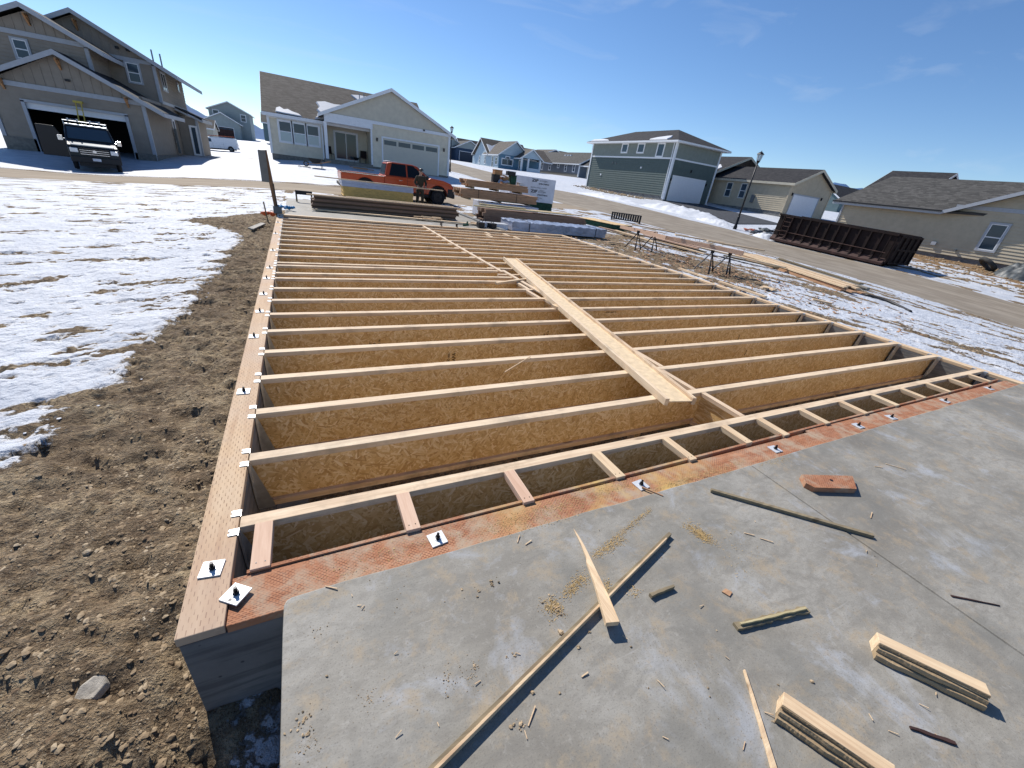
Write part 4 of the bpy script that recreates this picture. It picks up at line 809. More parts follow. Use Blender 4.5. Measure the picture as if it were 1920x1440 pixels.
sheet_stack('sheathing_stack', (10.9, 18.65, .15), 2.5, 1.25, 1.55, 'white wrapped stack of sheathing panels with black lettering, on green sheets', .46,
            [('ZIP', -.12, 1.37, .17, 1.5, .006), ('SYSTEM', .30, 1.39, .10, 1.3, 0), ('SHEATHING', .28, 1.27, .09, 1.2, .003), ('ZIP', -.12, .88, .17, 1.5, .006), ('SYSTEM', .30, .90, .10, 1.3, 0), ('SHEATHING', .28, .77, .09, 1.2, .003), ('ROOF & WALL SYSTEM', -.15, 1.09, .075, 1.2, 0), ('STRUCTURAL 1 PANELS', -.10, .99, .06, 1.1, 0), ('KEEP DRY', .2, .64, .06, 1.4, 0), ('MOISTURE BARRIER', -.1, .55, .05, 1.2, 0)])
sheet_stack('sheathing_stack', (8.6, 16.1, -.22), 2.44, 1.7, .72, 'low white wrapped stack under the banded timber', .12)
# banded timber on top of it
for nm, (x0, x1, y0, y1, z0, z1, r_, c_), lb_ in [('timber_bunk', (6.25, 9.9, 15.5, 16.5, .54, .93, 3, 8), 'lower banded bunk of reddish framing timber on the white stack'), ('timber_bunk', (6.5, 9.4, 15.6, 16.5, .96, 1.28, 3, 7), 'upper bunk of reddish framing timber on the white stack')]:
    stack(nm, x0, x1, y0, y1, z0, z1, r_, c_, 'fir_stack', lb_, straps=(-.28, .2) if z0 < .9 else (), skid=True, jx=.15, grp='bunks of reddish timber')
# boxes and oddments on top
for i, (x, y, z, a, b_, c_, m, lb_) in enumerate([(7.92, 15.9, 1.285, .30, .3, .28, 'black_plastic', 'dark box at the left on top of the timber'), (8.35, 16.0, 1.285, .28, .3, .22, 'cedar', 'brown crate in the middle of the oddments on the timber'), (8.72, 15.95, 1.285, .26, .3, .33, 'green_edge', 'dark green box at the right on top of the timber'),
                                                   (8.0, 15.95, 1.57, .34, .3, .18, 'cedar', 'brown open carton topping the left box'), (8.62, 15.95, 1.62, .36, .32, .15, 'black_plastic', 'black case with a pale lid topping the right box'), (9.1, 15.9, 1.285, .22, .28, .10, 'white_paint', 'small white packet at the right end on the timber')]):
    t = thing('storage_box', lb_, 'box', (x, y, z), rng.uniform(-.2, .2), 'boxes piled on the timber'); MB().box(-a/2, a/2, -b_/2, b_/2, 0, c_).obj('body', m, t, bevel=.012)
    MB().box(-a/2-.01, a/2+.01, -b_/2-.01, b_/2+.01, c_+.001, c_+.025).obj('lid', 'wrap_white' if i in (4, 5) else m, t, bevel=.005)
t = thing('plastic_bag', 'crumpled clear plastic bag on the front of the upper timber', 'bag', (8.15, 15.62, 1.285)); b = MB()
for i in range(9): b.rock((rng.uniform(-.2, .2), rng.uniform(-.05, .05), rng.uniform(.02, .12)), rng.uniform(.06, .12))
b.obj('film', 'wrap_gray', t, smooth=True)
board('leaning_offcut', (8.2, 15.8, 1.6), (8.5, 15.9, 1.53), .14, .03, 'lumber_x', 'pale board piece among the boxes on the timber', 'offcut')
# lumber pack in the middle distance
stack('lumber_pack', 6.35, 10.95, 13.1, 13.9, -.12, .42, 4, 6, 'brown_stack', 'long weathered lumber pack behind the grey wrapped bundle', jx=.12)
for i, (a, c_, m, lb_) in enumerate([((6.0, 13.1, .50), (10.35, 13.35, .50), 'green_wood', 'long olive board lying on the weathered pack, nearest'), ((6.6, 13.45, .50), (10.9, 13.5, .50), 'lumber_x', 'pale board lying on the weathered pack, second'), ((8.6, 13.7, .5), (10.6, 13.9, .5), 'green_wood', 'short olive board at the right on the weathered pack'), ((6.4, 13.6, .54), (8.2, 13.4, .55), 'green_wood', 'upper olive board at the left on the weathered pack')]):
    board('loose_plank', a, c_, .18, .036, m, lb_, 'board', 'loose boards on the weathered pack')
# grey wrapped bundle with wavy foil
t = thing('wrapped_bundle', 'low bundle wrapped in shiny grey-blue film with black ties', 'bundle', (8.75, 11.95, -.12), R(-2))
n = 60; m = 14; vs = []; fs = []
for j in range(m+1):
    for i in range(n+1):
        x = -1.95+3.9*i/n; y = -.55+1.1*j/m; vs.append((x, y, .36+.012*math.sin(i*1.1+j)+rng.uniform(-.006, .006)-(.02 if i % 13 == 0 else 0)))
for j in range(m):
    for i in range(n): a = j*(n+1)+i; fs.append((a, a+1, a+n+2, a+n+1))
o_ = len(vs)
for i in range(n+1): x = -1.95+3.9*i/n; vs.append((x, -.56+rng.uniform(-.01, .01), .16+.03*math.sin(i*.55)+.02*math.sin(i*1.3)))
for i in range(n): fs.append((i, o_+i, o_+i+1, i+1))
MB().add(vs, fs).obj('film', 'wrap_gray', t, fixn=False)
MB().box(-1.93, 1.93, -.54, .54, .07, .34).obj('boards', 'pack_gray', t)
for q in (-1.3, 1.45): MB().box(q-.012, q+.012, -.57, .56, .372, .380).box(q-.012, q+.012, -.575, -.568, .05, .38).obj('tie', 'black_plastic', t)
for q in (-1.5, 0, 1.5): MB().box(q-.05, q+.05, -.5, .5, 0, .069).obj('skid', 'old_wood_y', t)
t = thing('white_carton', 'small white carton at the left of the grey wrapped bundle', 'carton', (6.35, 11.75, -.1)); MB().box(-.32, .32, -.2, .2, 0, .2).obj('body', 'wrap_white', t, bevel=.01); MB().box(-.33, .33, -.21, .21, .2, .22).obj('lid', 'white_paint', t)
for i, (x, y, m_, lb_) in enumerate([(5.55, 11.25, 'black_plastic', 'black tool case at the end of the far stem wall, left one'), (5.75, 11.45, 'wrap_white', 'white-topped tool box between two black cases'), (5.95, 11.25, 'black_plastic', 'black tool case at the end of the far stem wall, right one')]):
    t = thing('tool_case', lb_, 'tool case', (x, y, .0), .2*i, 'tool cases by the far plate'); MB().box(-.1, .1, -.12, .12, 0, .16).obj('body', m_, t, bevel=.01); MB().tube([(-.05, 0, .16), (-.05, 0, .2), (.05, 0, .2), (.05, 0, .16)], .01, 6).obj('handle', 'black_plastic', t)
t = thing('green_nailer', 'green power tool lying on the far slab', 'power tool', (5.0, 11.1, .0), .3); MB().tube([(-.1, 0, .05), (.1, 0, .06)], [.035, .03], 8).obj('motor', 'green_edge', t); MB().beam((.02, 0, .05), (.06, 0, .16), .03, .04).obj('grip', 'green_edge', t)
# green-edged OSB sheets
t = thing('osb_sheet_stack', 'low stack of green-edged strand board sheets by the street', 'sheathing stack', (13.4, 15.2, -.1), R(12))
for k in range(8): MB().box(-.61+rng.uniform(-.02, .02), .61, -1.3+rng.uniform(-.04, .04), 1.22, .08+k*.03, .08+k*.03+.026).obj('green_sheet', 'green_edge', t)
MB().box(-.61, .61, -1.25, 1.22, .321, .34).obj('top_sheet', 'osb', t)
for q in (-1, 0, 1): MB().box(-.6, .6, q-.04, q+.04, 0, .079).obj('skid', 'old_wood', t)
# folded black steel barricade lying by the kerb
t = thing('steel_rack', 'black slatted steel rack lying by the street edge', 'steel rack', (17.2, 18.1, hz(17.2, 18.1)+.03), R(-38))
b = MB(); b.box(-.85, .85, -.02, .02, .36, .41).box(-.85, .85, -.02, .02, .03, .08); b.obj('rail', 'black_steel', t)
for i in range(13): x = -.8+i*.133; MB().box(x-.05, x+.05, -.015, .015, .08, .36).obj('slat', 'black_steel', t)
for x in (-.8, .8): MB().beam((x, 0, .38), (x, .35, -.02), .04, .04).beam((x, 0, .38), (x, -.3, -.02), .04, .04).obj('leg', 'black_steel', t)
# ------------------------------------------------------------ sawhorses: tall tripod legs carrying a beam
def sawleg(loc, rz, lab, blue=False):
    t = thing('sawhorse', lab, 'sawhorse', loc, rz, 'black metal sawhorses beside the floor'); m = 'black_steel'
    for (x, y) in ((-.30, -.14), (.30, -.14)):
        o = MB(); o.tube([(0, 0, .86), (x*.75, y*.75, .28)], .017, 8); o.tube([(x*.7, y*.7, .32), (x*1.05, y*1.05, 0)], .026, 8); o.obj('leg', m, t)
    MB().tube([(0, .0, .86), (.02, .42, .0)], .02, 8).obj('leg', 'gray_box' if blue else m, t)
    MB().box(-.03, .03, -.05, .05, .82, .93).obj('bracket', m, t)
    return t
for i, (x, y, rz, lb_) in enumerate([(10.6, 9.45, .5, 'black tripod sawhorse stand, farther pair, left'), (11.3, 9.4, .5, 'black tripod sawhorse stand, farther pair, right'), (10.7, 6.45, .5, 'black tripod sawhorse stand, nearer pair, left'), (11.25, 6.3, .5, 'black tripod sawhorse stand, nearer pair, right')]):
    o_ = sawleg((x-.1, y, hz(x, y)-.02), rz, lb_, i > 1); o_.scale = (.9, .9, .68)
# pink long boards and trusses beyond the sawhorses
pk = [((11.25, 11.3), (10.62, 8.3), .42, .46, 'long pinkish board on edge, resting on the farther pair of sawhorses'), ((10.78, 8.7), (10.98, 5.8), .46, .49, 'pinkish board on edge, resting on the nearer pair of sawhorses'), ((11.35, 10.9), (11.2, 9.3), .42, .45, 'short pinkish board on edge behind the long one over the sawhorses')]
for i, (a, c_, za, zc, lb_) in enumerate(pk): board('framing_board', (*a, za-.02), (*c_, zc-.0), .04, .115, 'pink_wood', lb_, 'framing board', 'pinkish framing boards on the sawhorses')
for i, (a, c_, lb_) in enumerate([((11.0, 10.4, .58), (11.9, 9.2, .55), 'pale flat board lying over the far pinkish board'), ((10.65, 8.0, .60), (11.9, 7.2, .56), 'pale flat board crossing the pinkish boards between the sawhorse pairs'), ((10.8, 6.9, .61), (12.4, 6.2, .55), 'pale flat board jutting toward the street from the near sawhorses')]):
    board('flat_board', a, c_, .12, .035, 'lumber_x', lb_, 'board', 'pale boards laid over the sawhorse boards')
for i in range(9):
    x = 12.4+.2*i+rng.uniform(-.2, .2); y = 14.3-.62*i+rng.uniform(-.6, .6); a = R(-80+rng.uniform(-16, 16)); L = rng.uniform(1.6, 3.2); z = hz(x, y)+.09+.03*(i % 4)
    board('flat_board', (x, y, z), (x+L*math.cos(a), y+L*math.sin(a), hz(x+L*math.cos(a), y+L*math.sin(a))+.09+.03*(i % 4)), .14, .04, ['pink_wood', 'lumber_x', 'old_wood'][i % 3], ['pinkish','pale','grey-brown'][i % 3]+' flat board strewn before the street, %s of its colour from the left' % ORD[i//3], 'board', 'flat boards strewn before the street')
# long pile by the street
t = thing('board_pile', 'long low pile of fresh and grey boards at the street edge', 'lumber pile', (15.4, 7.2, hz(15.4, 7.0)-.02), R(0))
d0 = Vector((16.4, 9.0, 0)); d1 = Vector((15.1, 4.05, 0))
PL = []
for k in range(24):
    lay = k//8; col = k % 8
    if rng.random() < .12*lay: continue
    m_ = ('gray_lumber' if col < 4 else ('lumber_x' if lay == 2 else 'fir_stack')) if rng.random() > .15 else 'old_wood'
    PL.append((-.20+col*.070+rng.uniform(-.008, .008), .04+lay*.055+rng.uniform(0, .012), m_, rng.uniform(0, .10)+(.05 if col < 4 else 0), rng.uniform(.86, .99)-(.14 if col < 4 else 0), rng.uniform(.13, .19)))
for k, (off, z, m, s_, e_, wd) in enumerate(PL):
    dv = (d1-d0); nn = Vector((dv.y, -dv.x, 0)).normalized()*-off*3.4; a = d0+dv*s_-nn; c_ = d0+dv*e_-nn*rng.uniform(.9, 1.1)
    za, zc = hz(a.x, a.y)+z, hz(c_.x, c_.y)+z
    MB().beam((a.x, a.y, za), (c_.x, c_.y, zc), wd, .042).obj('board', m, t, off=t.location)
bb = MB(); pts = []
for i in range(14): q = i/13; x, y = 14.75+.5*q-.9*q*q, 4.3-1.3*q; pts.append((x, y, hz(x, y)+.05+.02*math.sin(q*5)))
tag(bb.tube(pts, .035, 8).obj('drain_pipe', 'black_plastic', smooth=True), 'bent black plastic pipe at the end of the board pile', 'pipe')
for i, (p, q, lb_) in enumerate([((9.45, 6.4), (9.3, 5.3), 'pale narrow board in the snow beside the right sill, far one'), ((9.35, 5.0), (9.25, 3.7), 'pale narrow board in the snow beside the right sill, near one'), ((10.75, 4.75), (10.55, 4.35), 'short pale offcut in the snow before the near sawhorses'), ((10.85, 4.5), (10.4, 4.6), 'short brown offcut crossing the pale one in the snow'), ((10.95, 3.65), (11.2, 3.35), 'lone pale offcut lying in the snow toward the street'), ((15.9, 15.2), (16.4, 14.7), 'pale board by the street behind the framing boards'), ((10.0, 10.3), (10.5, 10.1), 'pale square offcut at the right end of the grey bundle')]):
    board('snow_board', (*p, hz(*p)+.075), (*q, hz(*q)+.075), .09, .035, 'lumber_x', lb_, 'board', 'loose boards lying in the snow')
# temporary power post with grey panel
t = thing('power_post', 'leaning wooden temporary power post with grey electrical panel', 'power post', (-.15, 11.6, -.35)); 
MB().beam((0, 0, 0), (-.12, .02, 1.75), .09, .09, (0, 1, 0)).obj('post', 'post_wood', t)
b = MB(); b.box(-.27, -.10, -.10, .06, 1.02, 1.74); b.obj('panel', 'gray_box', t, bevel=.01)
MB().box(-.10, .10, -.09, .03, .28, .46).obj('outlet_box', 'gray_box', t, bevel=.008); MB().tube([(-.02, -.06, 1.0), (.0, -.07, .46)], .014, 6).obj('conduit', 'black_plastic', t)
MB().beam((-.25, -.1, -.05), (-.3, -.1, .55), .03, .03, (0, 1, 0)).obj('stake', 'old_wood', t)
t = thing('wooden_brace', 'dark wooden brace frame standing left on the far slab', 'brace', (.55, 14.4, 0)); MB().box(-.25, .25, -.03, .03, .22, .34).obj('rail', 'black_plastic', t); MB().box(-.25, -.2, -.03, .03, 0, .22).obj('leg', 'old_wood', t); MB().box(.2, .25, -.03, .03, 0, .22).obj('leg', 'old_wood', t)
for i, (x, y, z, r_, m_, lb_) in enumerate([(-.03, 11.55, .02, .09, 'blue_plastic', 'crumpled bright blue plastic at the far corner of the left plate'), (.13, 11.85, 0.0, .10, 'blue_plastic', 'blue plastic roll on the corner of the far slab'), (-.42, 12.3, -.28, .13, 'orange_plastic', 'crumpled orange netting in the dirt at the far left corner')]):
    b = MB()
    for k in range(7): b.rock((rng.uniform(-r_, r_), rng.uniform(-r_, r_)*.6, r_*.5+rng.uniform(0, r_*.5)), r_*rng.uniform(.4, .8))
    o = b.obj('crumpled_plastic', m_, None, smooth=True); o.location = (x, y, z); tag(o, lb_, 'plastic')
for i, (p, q) in enumerate([((-.72, 10.0), (-.5, 10.9)), ((-.66, 9.9), (-.46, 10.8))]): board('grey_board', (*p, hz(*p)+.06), (*q, hz(*q)+.06), .07, .03, 'gray_lumber', 'grey board in the dirt left of the sill, %s one' % ('left', 'right')[i], 'board', 'two grey boards in the dirt')
# ------------------------------------------------------------ street lamps
def lamp(loc, H, lab):
    t = thing('street_lamp', lab, 'street lamp', loc, 0, 'black street lamps'); k = H/4.8
    MB().tube([(0, 0, 0), (0, 0, .25), (0, 0, .3), (0, 0, .9), (0, 0, .95)], [.13, .13, .10, .09, .07], 12).tube([(0, 0, .9), (0, 0, H-.75)], [.062, .045], 12).obj('pole', 'black_steel', t, smooth=True)
    MB().tube([(0, 0, H-.78), (0, 0, H-.70), (0, 0, H-.62)], [.05, .10, .12], 10).obj('collar', 'black_steel', t)
    b = MB(); b.add([(x*r_, y*r_, z) for r_, z in ((.11, H-.62), (.19, H-.22)) for x, y in ((1, 0), (.5, .87), (-.5, .87), (-1, 0), (-.5, -.87), (.5, -.87))], [(i, (i+1) % 6, (i+1) % 6+6, i+6) for i in range(6)]); ln = b.obj('lantern_glass', 'lamp_glass', t)
    fr = MB()
    for i in range(6):
        a = i*math.pi/3; fr.beam((.115*math.cos(a), .115*math.sin(a), H-.62), (.195*math.cos(a), .195*math.sin(a), H-.22), .014, .014)
    fr.obj('frame', 'black_steel', t)
    MB().tube([(0, 0, H-.23), (0, 0, H-.20), (0, 0, H-.10), (0, 0, H-.06), (0, 0, H)], [.26, .24, .10, .03, .012], 6).obj('cap', 'black_steel', t)
lamp((29.2, 20, .14), 5.15, 'tall black street lamp standing by the kerb before the tan house'); lamp((17.3, 52, 1.3), 4.85, 'distant black street lamp right of the cream house')
# ------------------------------------------------------------ roll-off container
t = thing('dumpster', 'long rusty brown roll-off dumpster standing at the far kerb', 'dumpster', (28.55, 9.85, -.42)); t.rotation_euler = (R(2.0), 0, 0)
Ld, Wd, Hd, zb = 6.75, 2.42, 1.78, .30
b = MB(); b.box(0, .05, .12, Ld, zb, Hd).box(Wd-.05, Wd, .12, Ld, zb, Hd).box(0, Wd, .1, Ld, zb-.02, zb+.04).box(.05, Wd-.05, Ld-.05, Ld, zb, Hd).obj('body', 'rust_brown', t)
b = MB(); b.box(-.07, .09, .05, Ld+.05, Hd-.06, Hd+.05).box(Wd-.09, Wd+.07, .05, Ld+.05, Hd-.06, Hd+.05).obj('top_rail', 'rust_brown', t)
for i in range(11):
    y = .75+i*.565
    MB().prism([(-.085, zb+.32), (-.085, Hd-.06), (0.0, Hd-.06), (0.0, zb-.02), (-.15, zb-.02)], 1, y-.035, y+.035).obj('side_rib', 'rust_brown', t)
MB().prism([(0.0, zb+.24), (-.155, zb+.02), (-.155, zb-.1), (0.0, zb-.1)], 1, .1, Ld).obj('bottom_rail', 'rust_light', t)
MB().tube([(-.12, .2, zb+.52), (-.12, Ld, zb+.52)], .022, 8).obj('side_bar', 'rust_light', t)
ld = MB(); 
for k in range(5): ld.tube([(-.16, Ld-.95, .62+k*.26), (-.16, Ld-.5, .62+k*.26)], .017, 6)
ld.tube([(-.16, Ld-.95, .5), (-.16, Ld-.95, 1.78)], .017, 6).tube([(-.16, Ld-.5, .5), (-.16, Ld-.5, 1.78)], .017, 6).obj('ladder', 'rust_light', t)
MB().box(.0, Wd, -.03, .05, zb, Hd+.02).obj('rear_door', 'rust_brown', t); 
dr = MB()
for x in (.04, .6, 1.2, 1.8, Wd-.06): dr.box(x-.04, x+.04, -.10, -.03, zb, Hd)
for z in (zb+.05, 1.05, Hd-.05): dr.box(0, Wd, -.09, -.035, z-.05, z+.05)
dr.obj('door_rib', 'rust_brown', t)
MB().tube([(-.1, .35, zb), (-.1, .35, Hd-.1)], .03, 6).obj('latch', 'rust_brown', t)
for x in (.5, Wd-.5): MB().box(x-.06, x+.06, .2, Ld, .10, zb-.02).obj('skid_rail', 'rust_brown', t)
for x in (.38, Wd-.38):
    for y in (.5, Ld-.6): MB().tube([(x-.12, y, .11), (x+.12, y, .11)], .11, 12).obj('roller', 'black_steel', t)
text_obj('MT 30', .22, Matrix.Translation((-.17, Ld-.1, 1.25)) @ Matrix.Rotation(R(-90), 4, 'Z') @ Matrix.Rotation(R(90), 4, 'X'), 'marking', 'wrap_white', t, .001) if False else None
b = MB()
for i in range(60): b.rock((29+rng.uniform(-.4, .6), rng.uniform(15.8, 19.3), 0), .01)
# debris heap between lamp and dumpster: tarps and rubbish
b = MB()
for i in range(26):
    x, y = 31+rng.uniform(-1.5, 1.7), 18.7+rng.uniform(-1.4, 1.3); b.rock((x, y, hz(x, y)+.08), rng.uniform(.12, .38), flat=.45)
tag(b.obj('debris_heap', 'tarp'), 'dark heap of construction rubbish between lamp and dumpster', 'rubbish heap', kind='stuff')
b = MB()
for i in range(7):
    x, y = 30.2+rng.uniform(-.6, .6), 19.4+rng.uniform(-.5, .5); b.rock((x, y, hz(x, y)+.1), rng.uniform(.1, .22), flat=.4)
tag(b.obj('red_rags', 'red_pipe'), 'reddish rags and scrap lying at the foot of the street lamp', 'rubbish', kind='stuff')
# tyre and crumpled tarps by the right house
def tyre(t, c, r_, wd, axis, tilt=None, mat='rubber_dusty', nm='tyre'):
    b = MB(); n, m = 28, 10; vs = []; fs = []
    for i in range(n):
        a = 2*math.pi*i/n
        for j in range(m):
            q = 2*math.pi*j/m; rr = r_*.79+r_*.21*math.cos(q); h = wd/2*math.sin(q); h = max(-wd*.42, min(wd*.42, h*1.2)); p = [rr*math.cos(a), rr*math.sin(a)]; p.insert(axis, h)
            vs.append((p[0]+c[0], p[1]+c[1], p[2]+c[2]))
    for i in range(n):
        for j in range(m): fs.append((i*m+j, i*m+(j+1) % m, ((i+1) % n)*m+(j+1) % m, ((i+1) % n)*m+j))
    return b.add(vs, fs).obj(nm, mat, t, smooth=True)
t = thing('old_tyre', 'old black tyre leaning on crumpled tarps by the tan wall', 'tyre', (36.4, 8.25, hz(36.4, 8.25)+.35), 0); t.rotation_euler = (R(25), R(28), 0)
tyre(t, (0, 0, 0), .52, .26, 2)
def cloth_heap(name, cx, cy, rx, ry, h, lab, mat='tarp', seed=3.3):
    V, n = heap(cx, cy, rx, ry, h, seed); V[:, 2] += .07*np.abs(fbm(V[:, 0]*2.3+seed, V[:, 1]*2.3, 3)); o = grid_mesh(name, mat, V, n, n); return tag(o, lab, 'tarp')
cloth_heap('crumpled_tarp', 36.2, 6.6, 1.3, 1.15, .75, 'grey crumpled tarps heaped by the tan wall at the right edge')
cloth_heap('crumpled_tarp', 36.7, 4.6, 1.0, 1.2, .8, 'second grey tarp heap cut off by the right edge of the photo', seed=9.1)
# ------------------------------------------------------------ house building kit
def span_at(prof, z):
    ss = []
    for (a, za), (b_, zb) in zip(prof[:-1], prof[1:]):
        if za >= z: ss.append(a)
        if zb >= z: ss.append(b_)
        if (za-z)*(zb-z) < 0: ss.append(a+(b_-a)*(z-za)/(zb-za))
    return (min(ss), max(ss)) if ss else None
def lapwall(mb, p0, p1, z0, top, lap=.19, dep=.022, s0=0.0, batten=0.0):
    """Wall from p0 to p1 (outside on the right-hand side). top: height or list of (s, z)."""
    p0 = Vector((*p0, 0)); p1 = Vector((*p1, 0)); d = p1-p0; L = d.length; d.normalize(); n = Vector((d.y, -d.x, 0))
    prof = [(0, top), (L, top)] if not isinstance(top, list) else top
    dep = dep*1.35; zt = max(z for _, z in prof)
    def P(s, z, o): q = p0+d*s+n*o; return (q.x, q.y, z)
    poly = [(prof[0][0], z0)]+list(prof)+[(prof[-1][0], z0)]
    k = len(poly); mb.add([P(s, z, 0) for s, z in poly]+[P(s, z, -.14) for s, z in poly], [tuple(range(k)), tuple(range(2*k-1, k-1, -1))]+[(i, (i+1) % k, (i+1) % k+k, i+k) for i in range(k)])
    if lap:
        z = z0
        while z < zt-.02:
            zb = min(z+lap, zt); a = span_at(prof, z+.001); b_ = span_at(prof, zb-.002)
            if a and b_:
                mb.add([P(a[0], z, dep), P(a[1], z, dep), P(b_[1], zb, .004), P(b_[0], zb, .004)], [(0, 1, 2, 3)]); mb.add([P(a[0], z, dep), P(a[1], z, dep), P(a[1], z, .002), P(a[0], z, .002)], [(3, 2, 1, 0)])
            z = zb
    if batten:
        s = prof[0][0]+batten
        while s < prof[-1][0]-.05:
            zz = np.interp(s, [q[0] for q in prof], [q[1] for q in prof])
            if zz > z0+.1: mb.add([P(s-.03, z0, .03), P(s+.03, z0, .03), P(s+.03, zz, .03), P(s-.03, zz, .03), P(s-.03, z0, 0), P(s+.03, z0, 0), P(s+.03, zz, 0), P(s-.03, zz, 0)], [(0, 1, 2, 3), (0, 3, 7, 4), (1, 5, 6, 2)])
            s += batten
def wbox(mb, p0, p1, s0, s1, z0, z1, o0, o1):
    p0 = Vector((*p0, 0)); d = (Vector((*p1, 0))-p0).normalized(); n = Vector((d.y, -d.x, 0))
    M = Matrix(((d.x, n.x, 0, p0.x), (d.y, n.y, 0, p0.y), (0, 0, 1, 0), (0, 0, 0, 1)))
    return mb.box(s0, s1, o0, o1, z0, z1, M)
def window(t, p0, p1, s0, s1, z0, z1, trim='trim_white', bars=('h',), tw=.09, glass='glass_dark', name='window', frame='trim_white'):
    b = MB()
    for q in ((s0-tw, s1+tw, z1, z1+tw), (s0-tw, s1+tw, z0-tw, z0), (s0-tw, s0, z0, z1), (s1, s1+tw, z0, z1)): wbox(b, p0, p1, *q, .0, .08)
    w_ = b.obj(name, trim, t, off=t.location); f = MB(); fw_ = .045
    for q in ((s0, s1, z1-fw_, z1), (s0, s1, z0, z0+fw_), (s0, s0+fw_, z0+fw_, z1-fw_), (s1-fw_, s1, z0+fw_, z1-fw_)): wbox(f, p0, p1, *q, .0, .066)
    if 'h' in bars: wbox(f, p0, p1, s0+fw_, s1-fw_, (z0+z1)/2-.03, (z0+z1)/2+.03, 0, .064)
    if 'v' in bars: wbox(f, p0, p1, (s0+s1)/2-.03, (s0+s1)/2+.03, z0+fw_, z1-fw_, 0, .064)
    f.obj('sash', frame, w_, off=t.location)
    if isinstance(glass, tuple):
        wbox(MB(), p0, p1, s0+fw_, s1-fw_, (z0+z1)/2, z1-fw_, .036, .05).obj('pane', glass[0], w_, off=t.location); wbox(MB(), p0, p1, s0+fw_, s1-fw_, z0+fw_, (z0+z1)/2-.001, .036, .05).obj('pane', glass[1], w_, off=t.location)
    else: wbox(MB(), p0, p1, s0+fw_, s1-fw_, z0+fw_, z1-fw_, .036, .05).obj('pane', glass, w_, off=t.location)
    return w_
def garage_door(t, p0, p1, s0, s1, z0, z1, mat='door_white', lites=0, trim='trim_white', o=-.0):
    b = MB(); n = 4; h = (z1-z0)/n
    for i in range(n): wbox(b, p0, p1, s0, s1, z0+i*h+.006, z0+(i+1)*h-.006, .005, .045)
    wbox(b, p0, p1, s0, s1, z0, z1, .002, .038); d = b.obj('garage_door', mat, t, off=t.location)
    f = MB(); tw = .12
    for q in ((s0-tw, s1+tw, z1, z1+tw), (s0-tw, s0, z0, z1), (s1, s1+tw, z0, z1)): wbox(f, p0, p1, *q, 0, .075)
    f.obj('door_frame', trim, t, off=t.location)
    for i in range(lites):
        w_ = (s1-s0)/lites; wbox(MB(), p0, p1, s0+i*w_+.09, s0+(i+1)*w_-.09, z1-h+.12, z1-.14, .045, .052).obj('pane', 'glass_dark', d, off=t.location)
def roof(mb, pts, th=.14): n = len(pts); mb.add(list(pts)+[(x, y, z-th) for x, y, z in pts], [tuple(range(n)), tuple(range(2*n-1, n-1, -1))]+[(i, (i+1) % n, (i+1) % n+n, i+n) for i in range(n)])
def gable_y(t, x0, x1, y0, y1, ze, zr, rm, fas='trim_white', ovx=.35, ovy=.35, xr=None, th=.12, snowp=(), both=True, front=True):
    """Roof with its ridge along y; x0,x1 are wall lines, ze is the height at the wall line."""
    xr = (x0+x1)/2 if xr is None else xr; sl = (zr-ze)/(xr-x0); sr = (zr-ze)/(x1-xr); a, b_ = y0-ovy, y1+ovy
    for nm, xa, za in (('roof', x0-ovx, ze-ovx*sl), ('roof', x1+ovx, ze-ovx*sr)):
        m = MB(); roof(m, [(xa, a, za+th), (xr, a, zr+th), (xr, b_, zr+th), (xa, b_, za+th)], th*.8); m.obj(nm, rm, t, off=t.location)
    f = MB(); 
    for yy in (a-.012, b_-.012):
        for xa, za in ((x0-ovx, ze-ovx*sl), (x1+ovx, ze-ovx*sr)):
            f.add([(xa, yy, za+th), (xr, yy, zr+th), (xr, yy, zr-.13), (xa, yy, za-.13), (xa, yy+.024, za+th), (xr, yy+.024, zr+th), (xr, yy+.024, zr-.13), (xa, yy+.024, za-.13)], [(0, 1, 2, 3), (7, 6, 5, 4), (0, 4, 5, 1), (3, 2, 6, 7), (0, 3, 7, 4), (1, 5, 6, 2)])
    for xa, za in ((x0-ovx, ze-ovx*sl), (x1+ovx, ze-ovx*sr)): f.box(xa-.012, xa+.012, a, b_, za-.13, za+th-.02)
    f.obj('fascia', fas, t, off=t.location)
    s_ = MB()
    for xa, za, xb in ((x0-ovx, ze-ovx*sl, x0), (x1, ze, x1+ovx)):
        zl = za if xa < xb and xa < x0 else ze
    return sl
def gable_x(t, x0, x1, y0, y1, ze, zr, rm, fas='trim_white', ovx=.35, ovy=.35, th=.12, yr=None):
    yr = (y0+y1)/2 if yr is None else yr; sf = (zr-ze)/(yr-y0); sb = (zr-ze)/(y1-yr); a, b_ = x0-ovx, x1+ovx
    for ya, za in ((y0-ovy, ze-ovy*sf), (y1+ovy, ze-ovy*sb)):
        m = MB(); roof(m, [(a, ya, za+th), (b_, ya, za+th), (b_, yr, zr+th), (a, yr, zr+th)], th*.8); m.obj('roof', rm, t, off=t.location)
    f = MB()
    for xx in (a-.012, b_-.012):
        for ya, za in ((y0-ovy, ze-ovy*sf), (y1+ovy, ze-ovy*sb)):
            f.add([(xx, ya, za+th), (xx, yr, zr+th), (xx, yr, zr-.13), (xx, ya, za-.13), (xx+.024, ya, za+th), (xx+.024, yr, zr+th), (xx+.024, yr, zr-.13), (xx+.024, ya, za-.13)], [(0, 1, 2, 3), (7, 6, 5, 4), (0, 4, 5, 1), (3, 2, 6, 7), (0, 3, 7, 4), (1, 5, 6, 2)])
    for ya, za in ((y0-ovy, ze-ovy*sf), (y1+ovy, ze-ovy*sb)): f.box(a, b_, ya-.012, ya+.012, za-.13, za+th-.02)
    f.obj('fascia', fas, t, off=t.location)
